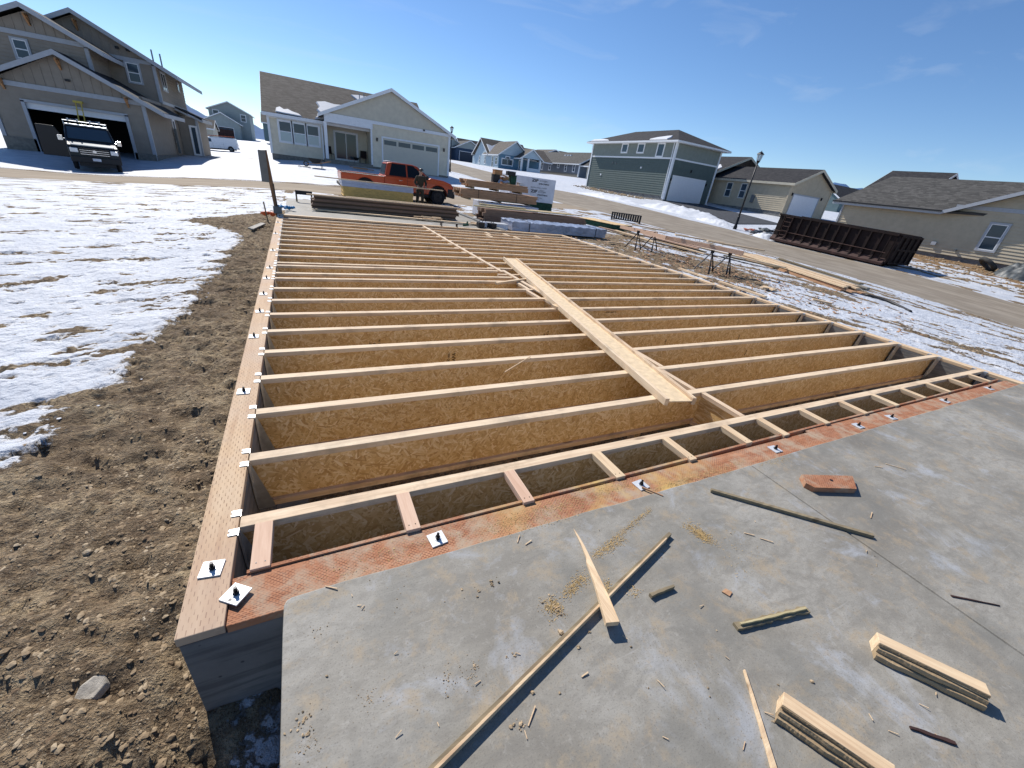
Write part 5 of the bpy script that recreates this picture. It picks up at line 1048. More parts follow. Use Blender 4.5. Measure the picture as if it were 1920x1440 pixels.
def corner(mb, x, y, z0, z1, w_=.09): mb.box(x-w_, x+w_, y-w_, y+w_, z0, z1)
def wall_lamp(t, x, y, z): MB().box(x-.05, x+.05, y-.14, y-.02, z, z+.22).box(x-.07, x+.07, y-.16, y-.02, z+.22, z+.26).obj('wall_lamp', 'black_steel', t, off=t.location)
def snow_patch(t, pts, lab=None, th=.06):
    """Irregular snow lying on a roof plane given by its outline."""
    n = len(pts); m = MB(); c = [sum(p[i] for p in pts)/n for i in range(3)]
    top = [(c[0]+(x-c[0])*.93, c[1]+(y-c[1])*.93, c[2]+(z-c[2])*.93+th) for x, y, z in pts]
    m.add(list(pts)+top, [tuple(range(n, 2*n))]+[(i, (i+1) % n, (i+1) % n+n, i+n) for i in range(n)]); o = m.obj('roof_snow', 'snow', t, off=t.location); return o

# ---- taupe two-storey house, far left
H = thing('house', 'large taupe two-storey house with three gables and an open garage, at far left', 'house', (-11.3, 36.2, -.5), world=True)
zb = -.7
W_ = MB(); fr = ((-14.75, 36.2), (-7.85, 36.2))
prof = [(0, 2.78), (3.45, 4.55), (6.9, 2.78)]
lapwall(W_, (-14.75, 36.2), (-13.4, 36.2), zb, 2.78); lapwall(W_, (-8.88, 36.2), (-7.85, 36.2), zb, 2.78); lapwall(W_, (-13.4, 36.2), (-8.88, 36.2), 2.05, 2.78)
lapwall(W_, (-7.85, 36.2), (-7.85, 50), zb, 3.25); lapwall(W_, (-14.75, 50), (-14.75, 36.2), zb, 2.78)
lapwall(W_, (-7.8, 45.2), (-6.55, 45.2), zb, 2.75); lapwall(W_, (-6.55, 45.2), (-6.55, 49.5), zb, 2.75)
lapwall(W_, (-14.9, 37.6), (-10.25, 37.6), 2.9, 5.42); lapwall(W_, (-10.25, 37.6), (-10.25, 41.1), 2.9, 5.42); lapwall(W_, (-14.9, 46), (-14.9, 37.6), 2.7, 5.42)
lapwall(W_, (-14.95, 41), (-7.8, 41), 3.0, 5.5); lapwall(W_, (-7.8, 41), (-7.8, 50), 3.25, 5.5); lapwall(W_, (-14.95, 50), (-14.95, 41), 3.0, 5.5); lapwall(W_, (-7.8, 50), (-14.95, 50), zb, 5.5)
W_.obj('wall', 'siding_taupe', H, off=H.location)
W_ = MB()
lapwall(W_, (-14.75, 36.21), (-7.85, 36.21), 2.78, [(0, 2.79), (3.45, 4.72), (6.9, 2.79)], lap=0, batten=.42)
lapwall(W_, (-14.9, 37.61), (-10.25, 37.61), 5.42, [(0, 5.43), (2.4, 6.62), (4.65, 5.43)], lap=0, batten=.42); lapwall(W_, (-14.95, 41.01), (-7.8, 41.01), 5.5, [(0, 5.51), (3.57, 7.4), (7.15, 5.51)], lap=0, batten=.42)
W_.obj('gable_siding', 'siding_taupe', H, off=H.location)
T = MB(); T.box(-14.8, -7.8, 36.13, 36.2, 2.74, 2.98); T.box(-14.95, -10.2, 37.53, 37.6, 5.36, 5.60); T.box(-10.2, -7.75, 40.93, 41, 5.42, 5.64); T.box(-7.83, -7.74, 41, 50, 3.22, 3.42)
corner(T, -7.87, 36.22, zb+.35, 2.75); corner(T, -10.27, 37.62, 3.2, 5.4); corner(T, -7.8, 41.02, 3.3, 5.5); corner(T, -14.73, 36.22, zb+.35, 2.75); corner(T, -6.55, 45.22, zb+.3, 2.7)
T.box(-13.52, -13.36, 36.12, 36.2, zb, 2.10).box(-8.92, -8.76, 36.12, 36.2, zb, 2.10).box(-13.52, -8.76, 36.12, 36.2, 2.03, 2.17); T.obj('trim', 'trim_gray', H, off=H.location)
B_ = MB(); B_.box(-13.4, -8.88, 36.28, 36.33, 1.72, 2.04); d_ = B_.obj('garage_door', 'door_white', H, off=H.location)
B_ = MB(); B_.box(-14.6, -8.0, 42.2, 42.3, zb, 2.7).box(-14.65, -14.55, 36.4, 42.2, zb, 2.7).box(-8.1, -8.0, 36.4, 42.2, zb, 2.7).box(-14.6, -8, 36.4, 42.2, 2.62, 2.72).box(-14.6, -8, 36.25, 42.2, zb, -.42); B_.obj('garage_interior', 'interior_shade', H, off=H.location)  # near-black walls: shade of the unlit garage put into the colour
gable_y(H, -14.75, -7.85, 36.2, 41.4, 2.95, 4.72, 'shingle_dark', 'trim_gray', ovx=1.05, ovy=.5); gable_y(H, -14.9, -10.25, 37.6, 46, 5.6, 6.78, 'shingle_dark', 'trim_gray', ovx=.85, ovy=.5); gable_y(H, -14.95, -7.8, 41, 50, 5.62, 7.5, 'shingle_dark', 'trim_gray', ovx=1.3, ovy=.5)
m = MB(); roof(m, [(-7.8, 44.8, 3.38), (-6.1, 44.8, 2.76), (-6.1, 49.8, 2.76), (-7.8, 49.8, 3.38)], .12); m.obj('roof', 'shingle_dark', H, off=H.location)
MB().box(-6.12, -6.07, 44.8, 49.8, 2.5, 2.74).prism([(-7.8, 3.24), (-6.1, 2.62), (-6.1, 2.48), (-7.8, 3.12)], 1, 44.76, 44.8).obj('fascia', 'trim_gray', H, off=H.location)
for (x, y, z) in [(-11.3, 35.75, 4.45), (-12.5, 37.15, 6.45), (-11.35, 40.55, 7.1), (-14.0, 35.75, 3.05), (-8.6, 35.75, 3.05)]:
    MB().beam((x, y+.45, z-.5), (x, y-.0, z-.05), .09, .09).beam((x, y+.45, z-.05), (x, y, z-.05), .09, .09).beam((x, y+.40, z-.5), (x, y+.40, z), .09, .09, (1, 0, 0)).obj('bracket', 'cedar', H, off=H.location)
window(H, (-14.9, 37.6), (-10.25, 37.6), 1.42, 2.0, 4.25, 5.15, 'trim_gray'); window(H, (-14.95, 41), (-7.8, 41), 5.65, 6.3, 4.25, 5.35, 'trim_gray')
window(H, (-7.8, 41), (-7.8, 50), 1.3, 2.6, 4.2, 5.25, 'trim_gray', ('v',)); window(H, (-7.8, 41), (-7.8, 50), 6.6, 7.3, 4.6, 5.1, 'trim_gray', ()); window(H, (-7.85, 36.2), (-7.85, 50), 6.9, 7.5, .9, 2.3, 'trim_white'); window(H, (-7.8, 45.2), (-6.55, 45.2), .75, 1.12, .1, 2.1, 'trim_white', ())
MB().box(-14.82, -13.4, 36.12, 36.19, zb-.1, .15).box(-8.88, -7.8, 36.12, 36.19, zb-.1, .05).box(-7.84, -7.76, 36.2, 50, zb-.1, .0).box(-6.54, -6.46, 45.2, 49.5, zb-.1, .0).obj('base_band', 'skirt', H, off=H.location)
for (x, z) in ((-9.55, 6.0), (-9.0, 5.98)): MB().box(x-.1, x+.1, 40.9, 40.97, z, z+.14).obj('vent', 'black_plastic', H, off=H.location)
MB().box(-11.25, -11.05, 36.08, 36.16, 3.4, 3.52).obj('vent', 'black_plastic', H, off=H.location)
for (x, y) in ((-8.4, 44.5), (-8.2, 46.0)): MB().tube([(x, y, 5.7), (x, y, 6.75)], .05, 8).obj('vent_pipe', 'trim_gray', H, off=H.location)
MB().box(-7.75, -7.6, 42.8-.1, 42.95, .1, 1.75).obj('conduit', 'gray_box', H, off=H.location)
t = thing('step_ladder', 'yellow-topped ladder leaning against the taupe garage front', 'ladder', (-10.9, 35.6, -.5)); b = MB()
b.beam((-.16, -.5, 0), (-.12, .35, 2.95), .04, .06).beam((.16, -.5, 0), (.12, .35, 2.95), .04, .06)
for i in range(9): k = i/9.5; b.beam((-.16, -.5+.85*k, .2+2.75*k), (.16, -.5+.85*k, .2+2.75*k), .03, .03)
b.obj('rails', 'ladder_yellow', t); MB().box(-.2, .2, .2, .42, 2.86, 2.98).obj('cap', 'ladder_yellow', t)
# ---- cream one-storey house with double garage
H = thing('house', 'cream single-storey house with a wide garage door, snow on its brown roof', 'house', (6, 41, .5), world=True)
W_ = MB(); zb = .3
lapwall(W_, (6.5, 40.2), (7.45, 40.2), .98, 4.2); lapwall(W_, (12.36, 40.2), (13.4, 40.2), .98, 4.2); lapwall(W_, (7.45, 40.2), (12.36, 40.2), 3.28, 4.2)
lapwall(W_, (13.4, 40.2), (13.4, 52), .95, 4.1); lapwall(W_, (-1.2, 41.4), (2.75, 41.4), .98, 3.75); lapwall(W_, (2.75, 41.4), (2.75, 43.0), .98, 3.9); lapwall(W_, (6.5, 43), (6.5, 40.2), 1.1, 3.9); lapwall(W_, (2.75, 43), (6.5, 43), 1.1, 3.9)
lapwall(W_, (-1.2, 52.5), (-1.2, 41.4), .98, [(0, 3.75), (5.6, 6.85), (11.1, 3.75)])
W_.obj('wall', 'siding_cream', H, off=H.location)
W_ = MB(); lapwall(W_, (2.9, 40.15), (13.45, 40.15), 4.3, [(0, 4.31), (5.28, 6.72), (10.55, 4.31)], lap=0, batten=.0); W_.obj('gable_siding', 'siding_beige', H, off=H.location)
T = MB(); T.box(2.85, 13.5, 40.05, 40.18, 4.18, 4.42).box(2.85, 6.6, 40.02, 40.2, 3.78, 4.18); corner(T, 13.38, 40.22, .98, 4.2); corner(T, 6.5, 40.2, .98, 4.2, .07); corner(T, -1.2, 41.4, .98, 3.7); corner(T, 2.7, 41.4, .98, 3.7, .06)
T.box(-1.3, 2.9, 41.30, 41.38, 3.52, 3.75); T.obj('trim', 'trim_white', H, off=H.location)
MB().box(2.78, 3.02, 40.1, 40.34, 1.12, 3.8).obj('porch_post', 'trim_white', H, off=H.location)
MB().box(-1.22, 2.78, 41.42, 52.4, .2, .98).box(6.48, 13.42, 40.22, 51.9, .2, .98).obj('foundation', 'skirt', H, off=H.location)
MB().box(2.7, 6.55, 40.1, 43, .3, 1.1).obj('porch_floor', 'skirt', H, off=H.location)
gable_y(H, 2.95, 13.4, 40.2, 47, 4.42, 6.82, 'shingle_brown', 'trim_white', ovx=.5, ovy=.35); gable_x(H, -1.2, 11.6, 41.4, 52.5, 3.95, 6.95, 'shingle_brown', 'trim_white', ovx=.38, ovy=.42)
for i in range(3): window(H, (-1.2, 41.4), (2.75, 41.4), .72+i*1.02, 1.60+i*1.02, 1.95, 3.38, 'trim_white', ('h',), .11, ('glass_dark', 'glass_pale'))
w_ = window(H, (2.75, 43), (6.5, 43), 1.05, 2.85, 1.2, 3.3, 'trim_white', ('v',), .12, 'glass_dark', 'sliding_door')
garage_door(H, (6.5, 40.2), (13.4, 40.2), .95, 5.86, .86, 3.28, 'door_beige', 4)
for x in (6.95, 12.9): wall_lamp(H, x, 40.2, 2.95)
MB().box(10.9, 11.05, 39.95, 40.06, 4.30, 4.42).obj('flood_lamp', 'black_steel', H, off=H.location)
def rz_(x, y): return 3.95+.12+(y-41.4)*(3.0/5.55)
def rpatch(pts): return [(x, y, rz_(x, y)+.004) for x, y in pts]
snow_patch(H, rpatch([(-.6, 41.15), (-.1, 41.1), (.6, 41.08), (1.3, 41.05), (1.1, 41.3), (.6, 41.5), (.3, 41.75), (.0, 41.6), (-.3, 41.9), (-.55, 41.7)]))
snow_patch(H, rpatch([(2.2, 41.05), (3.0, 41.2), (4.6, 42.2), (5.6, 43.3), (6.0, 43.9), (5.2, 43.9), (4.0, 43.7), (3.2, 43.9), (2.5, 43.6), (2.7, 42.9), (2.45, 42.4), (2.8, 41.8)]), th=.1)
snow_patch(H, rpatch([(6.4, 44.4), (7.2, 45.0), (7.9, 45.7), (7.2, 46.1), (6.3, 46.1), (5.6, 45.9), (6.1, 45.2)]), th=.08)
for (x, y) in ((6.3, 45.3), (6.6, 44.6)): MB().tube([(x, y, 5.6), (x, y, 6.7)], .04, 8).obj('vent_pipe', 'trim_gray', H, off=H.location)
def patio_chair(x, y, z, rz, lab):
    t = thing('patio_chair', lab, 'chair', (x, y, z), rz, 'chairs on the porch of the cream house'); MB().box(-.27, .27, -.27, .27, .40, .45).obj('seat', 'rust_brown', t); MB().prism([(.22, .45), (.36, 1.0), (.40, 1.0), (.27, .45)], 0, -.27, .27).obj('backrest', 'rust_brown', t)
    for sx in (-.25, .25):
        for sy in (-.25, .25): MB().tube([(sx, sy, 0), (sx, sy, .42)], .02, 6).obj('leg', 'black_steel', t)
patio_chair(3.25, 42.3, 1.1, .3, 'dark metal patio chair left of the sliding door'); patio_chair(6.0, 42.3, 1.1, -.3, 'dark metal patio chair right of the sliding door')
t = thing('fire_bowl', 'small black bowl on legs before the sliding door', 'bowl', (5.35, 41.6, 1.1)); MB().tube([(0, 0, .2), (0, 0, .38), (0, 0, .40)], [.14, .26, .27], 12).obj('bowl', 'black_steel', t); MB().tube([(.15, 0, 0), (.1, 0, .25)], .015, 6).tube([(-.15, 0, 0), (-.1, 0, .25)], .015, 6).obj('leg', 'black_steel', t)
z = hz(1.9, 36.4); t = thing('wheelbarrow', 'black wheelbarrow standing in the snow before the cream house', 'wheelbarrow', (1.85, 36.4, z), R(-15))
b = MB(); b.add([(-.5, -.3, .62), (.45, -.3, .62), (.45, .3, .62), (-.5, .3, .62), (-.25, -.18, .3), (.3, -.18, .3), (.3, .18, .3), (-.25, .18, .3)], [(0, 1, 5, 4), (1, 2, 6, 5), (2, 3, 7, 6), (3, 0, 4, 7), (4, 5, 6, 7)]); b.obj('tray', 'black_plastic', t)
MB().tube([(-.75, 0, .2), (.2, -.25, .3), (1.0, -.3, .55)], .02, 6).tube([(-.75, 0, .2), (.2, .25, .3), (1.0, .3, .55)], .02, 6).obj('handle', 'cedar', t); tyre(t, (-.72, 0, .2), .2, .1, 1, nm='wheel'); MB().tube([(.35, -.2, .3), (.4, -.2, 0)], .02, 6).tube([(.35, .2, .3), (.4, .2, 0)], .02, 6).obj('leg', 'black_steel', t)
z = hz(1.0, 35.6); pts = [(1.0+.42*math.cos(a), 35.6+.42*math.sin(a)*(.9), z+.10+.03*math.sin(a*3)) for a in np.linspace(0, 6.28*1.9, 50)]
tag(MB().tube(pts, .018, 6).obj('garden_hose', 'gray_box', smooth=True), 'coil of pale hose lying in the snow beside the wheelbarrow', 'hose')
for i, (x, y, L, a) in enumerate([(4.4, 38.0, 1.4, -.3), (4.6, 37.4, 1.6, -.2), (4.9, 37.8, .9, .2)]): z = hz(x, y)+.13; board('lawn_board', (x, y, z), (x+L*math.cos(a), y+L*math.sin(a), z), .16, .05, 'cedar', ['brown board in the snow before the porch, upper one', 'brown board in the snow before the porch, lower one', 'brown board in the snow before the porch, shortest one'][i], 'board', 'boards before the porch')
# ---- green two-storey house
H = thing('house', 'tall green two-storey house with pale upper floor and white garage door', 'house', (41.7, 45, 1.3), world=True); x0, x1, y0, y1 = 38.2, 45.25, 37.2, 52.9
U = MB(); lapwall(U, (x0, y1), (x0, y0), 5.72, 7.3, .16); lapwall(U, (x0, y0), (x1, y0), 5.72, 7.3, .16); lapwall(U, (x1, y0), (x1, y1), 5.72, 7.3, .16); lapwall(U, (x1, y1), (x0, y1), 5.72, 7.3, .16); U.obj('upper_wall', 'siding_sage', H, off=H.location)
U = MB(); lapwall(U, (x0, y1), (x0, y0), 1.85, 5.6, .24, .035); lapwall(U, (x0, y0), (x0+.6, y0), 1.5, 5.6, .24); lapwall(U, (x0+5.85, y0), (x1, y0), 1.5, 5.6, .24); lapwall(U, (x0+.6, y0), (x0+5.85, y0), 3.97, 5.6, .24); lapwall(U, (x1, y0), (x1, y1), 1.6, 5.6, .24); U.obj('lower_wall', 'siding_green', H, off=H.location)
MB().box(x0+.03, x1-.03, y0+.03, y1-.03, .9, 1.9).obj('foundation', 'wall_concrete', H, off=H.location)
T = MB(); T.box(x0-.05, x1+.05, y0-.05, y1+.05, 5.6, 5.76); corner(T, x0, y0, 1.5, 7.3, .12); corner(T, x1, y0, 1.5, 7.3, .1); corner(T, x0, y1, 1.85, 7.3, .1); T.tube([(x0-.1, y0+.35, 7.25), (x0-.14, y0+.3, 6.9), (x0-.14, y0+.15, 1.6)], .05, 6); T.obj('trim', 'trim_white', H, off=H.location)
ov = .75; a = [(x0-ov, y0-ov), (x1+ov, y0-ov), (x1+ov, y1+ov), (x0-ov, y1+ov)]; ze = 7.36; zr = 9.05; r0, r1 = ((x0+x1)/2, y0+4.0), ((x0+x1)/2, y1-4.0)
m = MB(); m.add([(*p, ze) for p in a]+[(*r0, zr), (*r1, zr)], [(0, 1, 4), (1, 2, 5, 4), (2, 3, 5), (3, 0, 4, 5), (3, 2, 1, 0)]); rf = m.obj('roof', 'shingle_dark', H, off=H.location)
MB().box(a[0][0]-.02, a[1][0]+.02, a[0][1]-.02, a[2][1]+.02, 7.18, 7.352).obj('fascia', 'trim_white', H, off=H.location)
for (s0_, s1_, z0_, z1_) in ((6.42, 7.45, 6.22, 7.1), (9.45, 10.5, 6.22, 7.1), (12.85, 13.85, 5.85, 7.1)): window(H, (x0, y1), (x0, y0), s0_, s1_, z0_, z1_, 'trim_white', (), .12)
garage_door(H, (x0, y0), (x1, y0), .62, 5.82, 1.45, 3.97, 'door_white')
for x in (x0+.35, x0+6.1, x0+3.1): wall_lamp(H, x, y0, 3.5 if x != x0+3.1 else 4.6)
for (s_, z_) in ((5.0, 4.9), (5.7, 4.85), (2.9, 3.4), (10.7, 4.5)): wbox(MB(), (x0, y1), (x0, y0), s_, s_+.2, z_, z_+.2, .0, .1).obj('vent', 'gray_box' if z_ > 4.6 else 'trim_white', H, off=H.location)
def gz(x, y): return ze+(x-(x0-ov))*((zr-ze)/(r0[0]-(x0-ov)))+.006
snow_patch(H, [(x, y, gz(x, y)) for x, y in [(37.6, 38.3), (37.6, 40.2), (37.7, 41.3), (38.3, 40.8), (38.8, 39.6), (38.9, 38.9), (38.2, 38.4)]], th=.09); snow_patch(H, [(x, y, gz(x, y)) for x, y in [(37.6, 48.8), (37.6, 53), (38.2, 53.1), (38.3, 51), (38.0, 49.6)]], th=.09)
# ---- khaki L-shaped house right of the street lamp
H = thing('house', 'khaki one-storey house with dark roof behind the dumpster, white garage door', 'house', (50, 34, 1.4), world=True); x0, x1, y0, y1 = 46.7, 54.0, 28.3, 38.3
W_ = MB(); lapwall(W_, (x0, y1), (x0, y0), 1.85, 4.6, .2, .03); lapwall(W_, (x0, y0), (x0+.85, y0), 1.5, 4.6); lapwall(W_, (x0+5.4, y0), (x1, y0), 1.5, 4.6); lapwall(W_, (x0, y0), (x1, y0), 3.65, [(0, 4.6), (3.65, 6.15), (7.3, 4.6)]); lapwall(W_, (x1, y0), (x1, y1+6), 1.5, 4.6); lapwall(W_, (x0-1.5, y1+7), (x0-1.5, y1), 1.9, 4.6); lapwall(W_, (x0-1.5, y1), (x0, y1), 1.9, 4.6); W_.obj('wall', 'siding_khaki', H, off=H.location)
MB().box(x0+.02, x1-.02, y0+.05, y1+7, .9, 1.88).obj('foundation', 'wall_concrete', H, off=H.location)
T = MB(); corner(T, x0, y0, 1.8, 4.6, .08); corner(T, x1, y0, 1.5, 4.6, .08); T.obj('trim', 'siding_khaki', H, off=H.location)
gable_y(H, x0, x1, y0, y1+1, 4.66, 6.2, 'shingle_dark', 'siding_beige', ovx=.29, ovy=.45); gable_y(H, x0-1.5, x1+4, y1, y1+8, 4.75, 7.4, 'shingle_dark', 'siding_beige', ovx=.5, ovy=.4)
garage_door(H, (x0, y0), (x1, y0), .85, 5.4, 1.5, 3.62, 'door_white', 0, 'trim_gray'); wall_lamp(H, x0+.5, y0, 3.5); wall_lamp(H, x0+5.9, y0, 3.5)
for s_ in (2.2, 4.15): window(H, (x0, y1), (x0, y0), s_, s_+.75, 2.75, 4.25, 'siding_beige', ('h',), .1)
wbox(MB(), (x0, y1), (x0, y0), 5.9, 6.3, 2.4, 3.2, 0, .15).obj('meter_box', 'gray_box', H, off=H.location)
def kz(x, y): return 4.66-.45*.422+.13+(x-(x0-.45))*.422
zq = lambda x: 4.75+(x-(x0-1.5))*(2.65/6.4)+.128
for pts in ([(46.3, 38.4), (47.6, 38.4), (48.6, 39.6), (47.6, 39.9), (46.6, 39.3)], [(45.3, 40.5), (46.4, 41.0), (47.3, 42.6), (45.6, 43.0)], [(48.2, 40.6), (49.6, 41.2), (49.6, 43), (48.3, 42.4)]): snow_patch(H, [(x, y, zq(x)) for x, y in pts], th=.07)
# ---- beige house at the right edge
H = thing('house', 'beige lap-sided house with grey roof and one window, cut off at the right edge', 'house', (43, 10, .2), world=True); x0 = 38.0
W_ = MB(); lapwall(W_, (x0, 18.1), (x0, -4), .55, [(0, 3.05), (6.3, 3.05), (13.2, 6.1), (20.2, 3.05), (22.1, 3.05)], .185, .03); lapwall(W_, (x0, -4), (48, -4), .5, 3.1); lapwall(W_, (50, 18.1), (x0, 18.1), .55, [(0, 2.9), (5.8, 5.2), (12, 2.9)]); W_.obj('wall', 'siding_khaki', H, off=H.location)
MB().box(x0+.03, 48, -3.9, 18, -.5, .57).obj('foundation', 'wall_concrete', H, off=H.location)
T = MB(); T.box(x0-.06, x0-.0, -4, 11.6, 3.28, 3.50); T.box(x0-.075, x0+.02, 18.0, 18.12, .6, 3.05); T.obj('trim', 'trim_gray', H, off=H.location)
m = MB(); roof(m, [(x0-.44, 12.0, 3.05), (x0-.44, 18.7, 3.05), (44.2, 18.7, 5.45), (44.2, 5.2, 5.45), (40, 5.2, 3.85), (38.3, 8.6, 3.2)], .14); m.obj('roof', 'shingle_gray', H, off=H.location)
m = MB(); roof(m, [(44.2, 18.7, 5.45), (50, 18.7, 3.0), (50, 5.2, 3.0), (44.2, 5.2, 5.45)], .14); m.obj('roof', 'shingle_gray', H, off=H.location)
for (ya, yb, za, zb_) in ((12.0, 4.9, 3.05, 6.22), (-2.4, 4.9, 3.0, 6.22)):
    m = MB(); roof(m, [(x0-.5, ya, za), (x0-.5, yb, zb_), (47, yb, zb_), (47, ya, za)], .14); m.obj('roof', 'shingle_gray', H, off=H.location)
    m = MB(); m.add([(x0-.52, ya, za+.02), (x0-.52, yb, zb_+.02), (x0-.52, yb, zb_-.2), (x0-.52, ya, za-.2), (x0-.5, ya, za+.02), (x0-.5, yb, zb_+.02), (x0-.5, yb, zb_-.2), (x0-.5, ya, za-.2)], [(0, 1, 2, 3), (7, 6, 5, 4), (0, 4, 5, 1), (3, 2, 6, 7)]); m.obj('fascia', 'trim_gray', H, off=H.location)
MB().box(x0-.48, x0-.44, 12, 18.7, 2.83, 3.05).obj('fascia', 'trim_gray', H, off=H.location); MB().box(x0-.56, x0-.48, 12, 18.7, 2.98, 3.07).obj('gutter', 'black_plastic', H, off=H.location)
window(H, (x0, 18.1), (x0, -4), 8.55, 9.3, 1.15, 2.62, 'trim_gray', ('h',), .1)
wbox(MB(), (x0, 18.1), (x0, -4), 6.3, 6.55, 1.0, 1.22, 0, .14).obj('vent', 'trim_gray', H, off=H.location); wbox(MB(), (x0, 18.1), (x0, -4), 7.6, 7.7, .85, .95, 0, .18).obj('tap', 'gray_box', H, off=H.location)
# ---- pale blue house with two gables and a porch
H = thing('house', 'pale blue house with crossing gables and a white-posted porch, far off', 'house', (43, 97, 3), world=True)
W_ = MB(); lapwall(W_, (40, 106), (40, 89.8), 3.0, [(0, 5.3), (1.0, 5.3), (5.6, 8.9), (10.2, 5.9), (16.2, 5.9)]); W_.obj('side_wall', 'siding_paleblue', H, off=H.location)  # lighter siding copy: sun on this side put into the colour
W_ = MB(); lapwall(W_, (40, 89.8), (47.2, 89.8), 3.0, [(0, 5.9), (3.7, 8.5), (7.2, 5.9)]); lapwall(W_, (47.2, 89.8), (50, 89.8), 3, 5.9); lapwall(W_, (50, 89.8), (50, 106), 3, 5.9); W_.obj('front_wall', 'siding_blue_shaded', H, off=H.location)  # darker siding copy: shade on the front put into the colour
W_ = MB(); lapwall(W_, (40.1, 89.7), (47.1, 89.7), 5.95, [(0, 5.96), (3.6, 8.5), (7.0, 5.96)], 0); lapwall(W_, (43.9, 86.8), (48.9, 86.8), 5.75, [(0, 5.76), (2.5, 7.4), (5.0, 5.76)], 0); W_.obj('gable_siding', 'siding_paleblue', H, off=H.location)
gable_y(H, 40, 47.2, 89.8, 98, 6.0, 8.65, 'shingle_brown', 'trim_white', ovx=.5, ovy=.5, xr=43.7); gable_x(H, 40, 50, 95.6, 105.2, 5.9, 8.95, 'shingle_brown', 'trim_white', ovx=.5, ovy=.5); gable_y(H, 43.9, 48.9, 86.8, 95, 5.8, 7.5, 'shingle_brown', 'trim_white', ovx=.4, ovy=.3); gable_x(H, 46, 53, 90, 99, 5.8, 8.0, 'shingle_brown', 'trim_white')
for x in (44.1, 45.7, 48.6): MB().box(x-.18, x+.18, 86.8, 87.1, 3.0, 5.8).obj('porch_post', 'trim_white', H, off=H.location)
MB().box(43.9, 48.9, 86.8, 89.8, 2.4, 3.1).obj('porch_floor', 'skirt', H, off=H.location)
MB().box(45.9, 48.5, 86.9, 87.0, 3.3, 4.0).obj('railing', 'trim_white', H, off=H.location)
window(H, (40, 89.8), (47.2, 89.8), .75, 3.3, 4.0, 5.1, 'trim_white', ('v',), .15); window(H, (40, 89.8), (47.2, 89.8), 1.6, 2.5, 5.2, 5.6, 'trim_white', (), .12); window(H, (40, 89.8), (47.2, 89.8), 4.9, 5.7, 3.2, 5.2, 'trim_white', (), .12, 'glass_dark', 'door')
for s_, z_, w2, h2 in ((4.5, 3.9, .6, 1.4), (8.0, 3.9, .6, 1.4), (12.4, 3.3, .9, 2.1), (14.3, 3.9, 1.3, 1.3)): window(H, (40, 106), (40, 89.8), s_, s_+w2, z_, z_+h2, 'trim_white', ('h',), .14)
rz2 = lambda x, y: 5.9+(y-95.6)*(3.05/4.8)+.14
snow_patch(H, [(x, y, rz2(x, y)) for x, y in [(40.2, 95.5), (41.2, 95.6), (42.4, 97.4), (42.9, 98.8), (41.5, 98.0), (40.3, 98.4)]], th=.1)
# ---- navy house with dark garage door
H = thing('house', 'navy blue house with grey gables and dark garage door, between lamp and blue house', 'house', (42, 124, 4), world=True)
W_ = MB(); lapwall(W_, (40.4, 121), (48.4, 121), 4.0, 7.3); lapwall(W_, (40.4, 132), (40.4, 121), 4, 7.3); lapwall(W_, (34, 123.5), (40.4, 123.5), 4, 7.3); W_.obj('wall', 'siding_navy', H, off=H.location)
W_ = MB(); lapwall(W_, (40.4, 120.95), (48.4, 120.95), 7.3, [(0, 7.31), (4.0, 9.1), (8.0, 7.31)], 0); lapwall(W_, (34, 123.4), (44, 123.4), 7.3, [(0, 7.31), (5, 10.0), (10, 7.31)], 0); W_.obj('gable_siding', 'siding_mist', H, off=H.location)
gable_y(H, 40.4, 48.4, 121, 131, 7.4, 9.3, 'shingle_gray', 'trim_white', .5, .4); gable_y(H, 34, 44, 123.5, 135, 7.4, 10.1, 'shingle_gray', 'trim_white', .5, .4); garage_door(H, (40.4, 121), (48.4, 121), 1.2, 5.4, 4.3, 6.5, 'door_navy')
# ---- slate grey house with six narrow windows
H = thing('house', 'long slate grey house with a row of narrow white windows, left of the green house', 'house', (62, 95, 3.5), world=True)
W_ = MB(); lapwall(W_, (57, 110), (57, 84), 3.6, 6.3, .2); lapwall(W_, (57, 84), (67, 84), 3.6, 6.3); W_.obj('wall', 'siding_slate', H, off=H.location)
W_ = MB(); lapwall(W_, (57, 83.95), (67, 83.95), 6.3, [(0, 6.31), (5, 8.9), (10, 6.31)], 0); W_.obj('gable_siding', 'siding_navy', H, off=H.location)
MB().box(56.93, 57.0, 84, 110, 3.0, 4.2).obj('foundation', 'skirt', H, off=H.location); gable_y(H, 57, 67, 84, 110, 6.35, 8.9, 'shingle_gray', 'trim_white', .55, .5); gable_y(H, 57.5, 62, 81.2, 84, 6.0, 7.3, 'shingle_gray', 'trim_white', .3, .3)
for i, s_ in enumerate((4.2, 8.6, 12.6, 16.6, 20.0, 23.5)): window(H, (57, 110), (57, 84), s_, s_+.75, 4.6+(.6 if i == 3 else 0), 6.0, 'trim_white', ('h',), .13)
for x in (57.7, 61.8): MB().box(x-.2, x+.2, 81.2, 81.6, 3.2, 6.0).obj('porch_post', 'siding_beige', H, off=H.location)
T = MB(); corner(T, 57, 84, 3.6, 6.3, .12); T.obj('trim', 'trim_white', H, off=H.location)
for y_ in (93, 94.2, 95.5): MB().box(60, 60.5, y_, y_+.5, 7.7, 8.3).obj('roof_vent', 'trim_white', H, off=H.location)
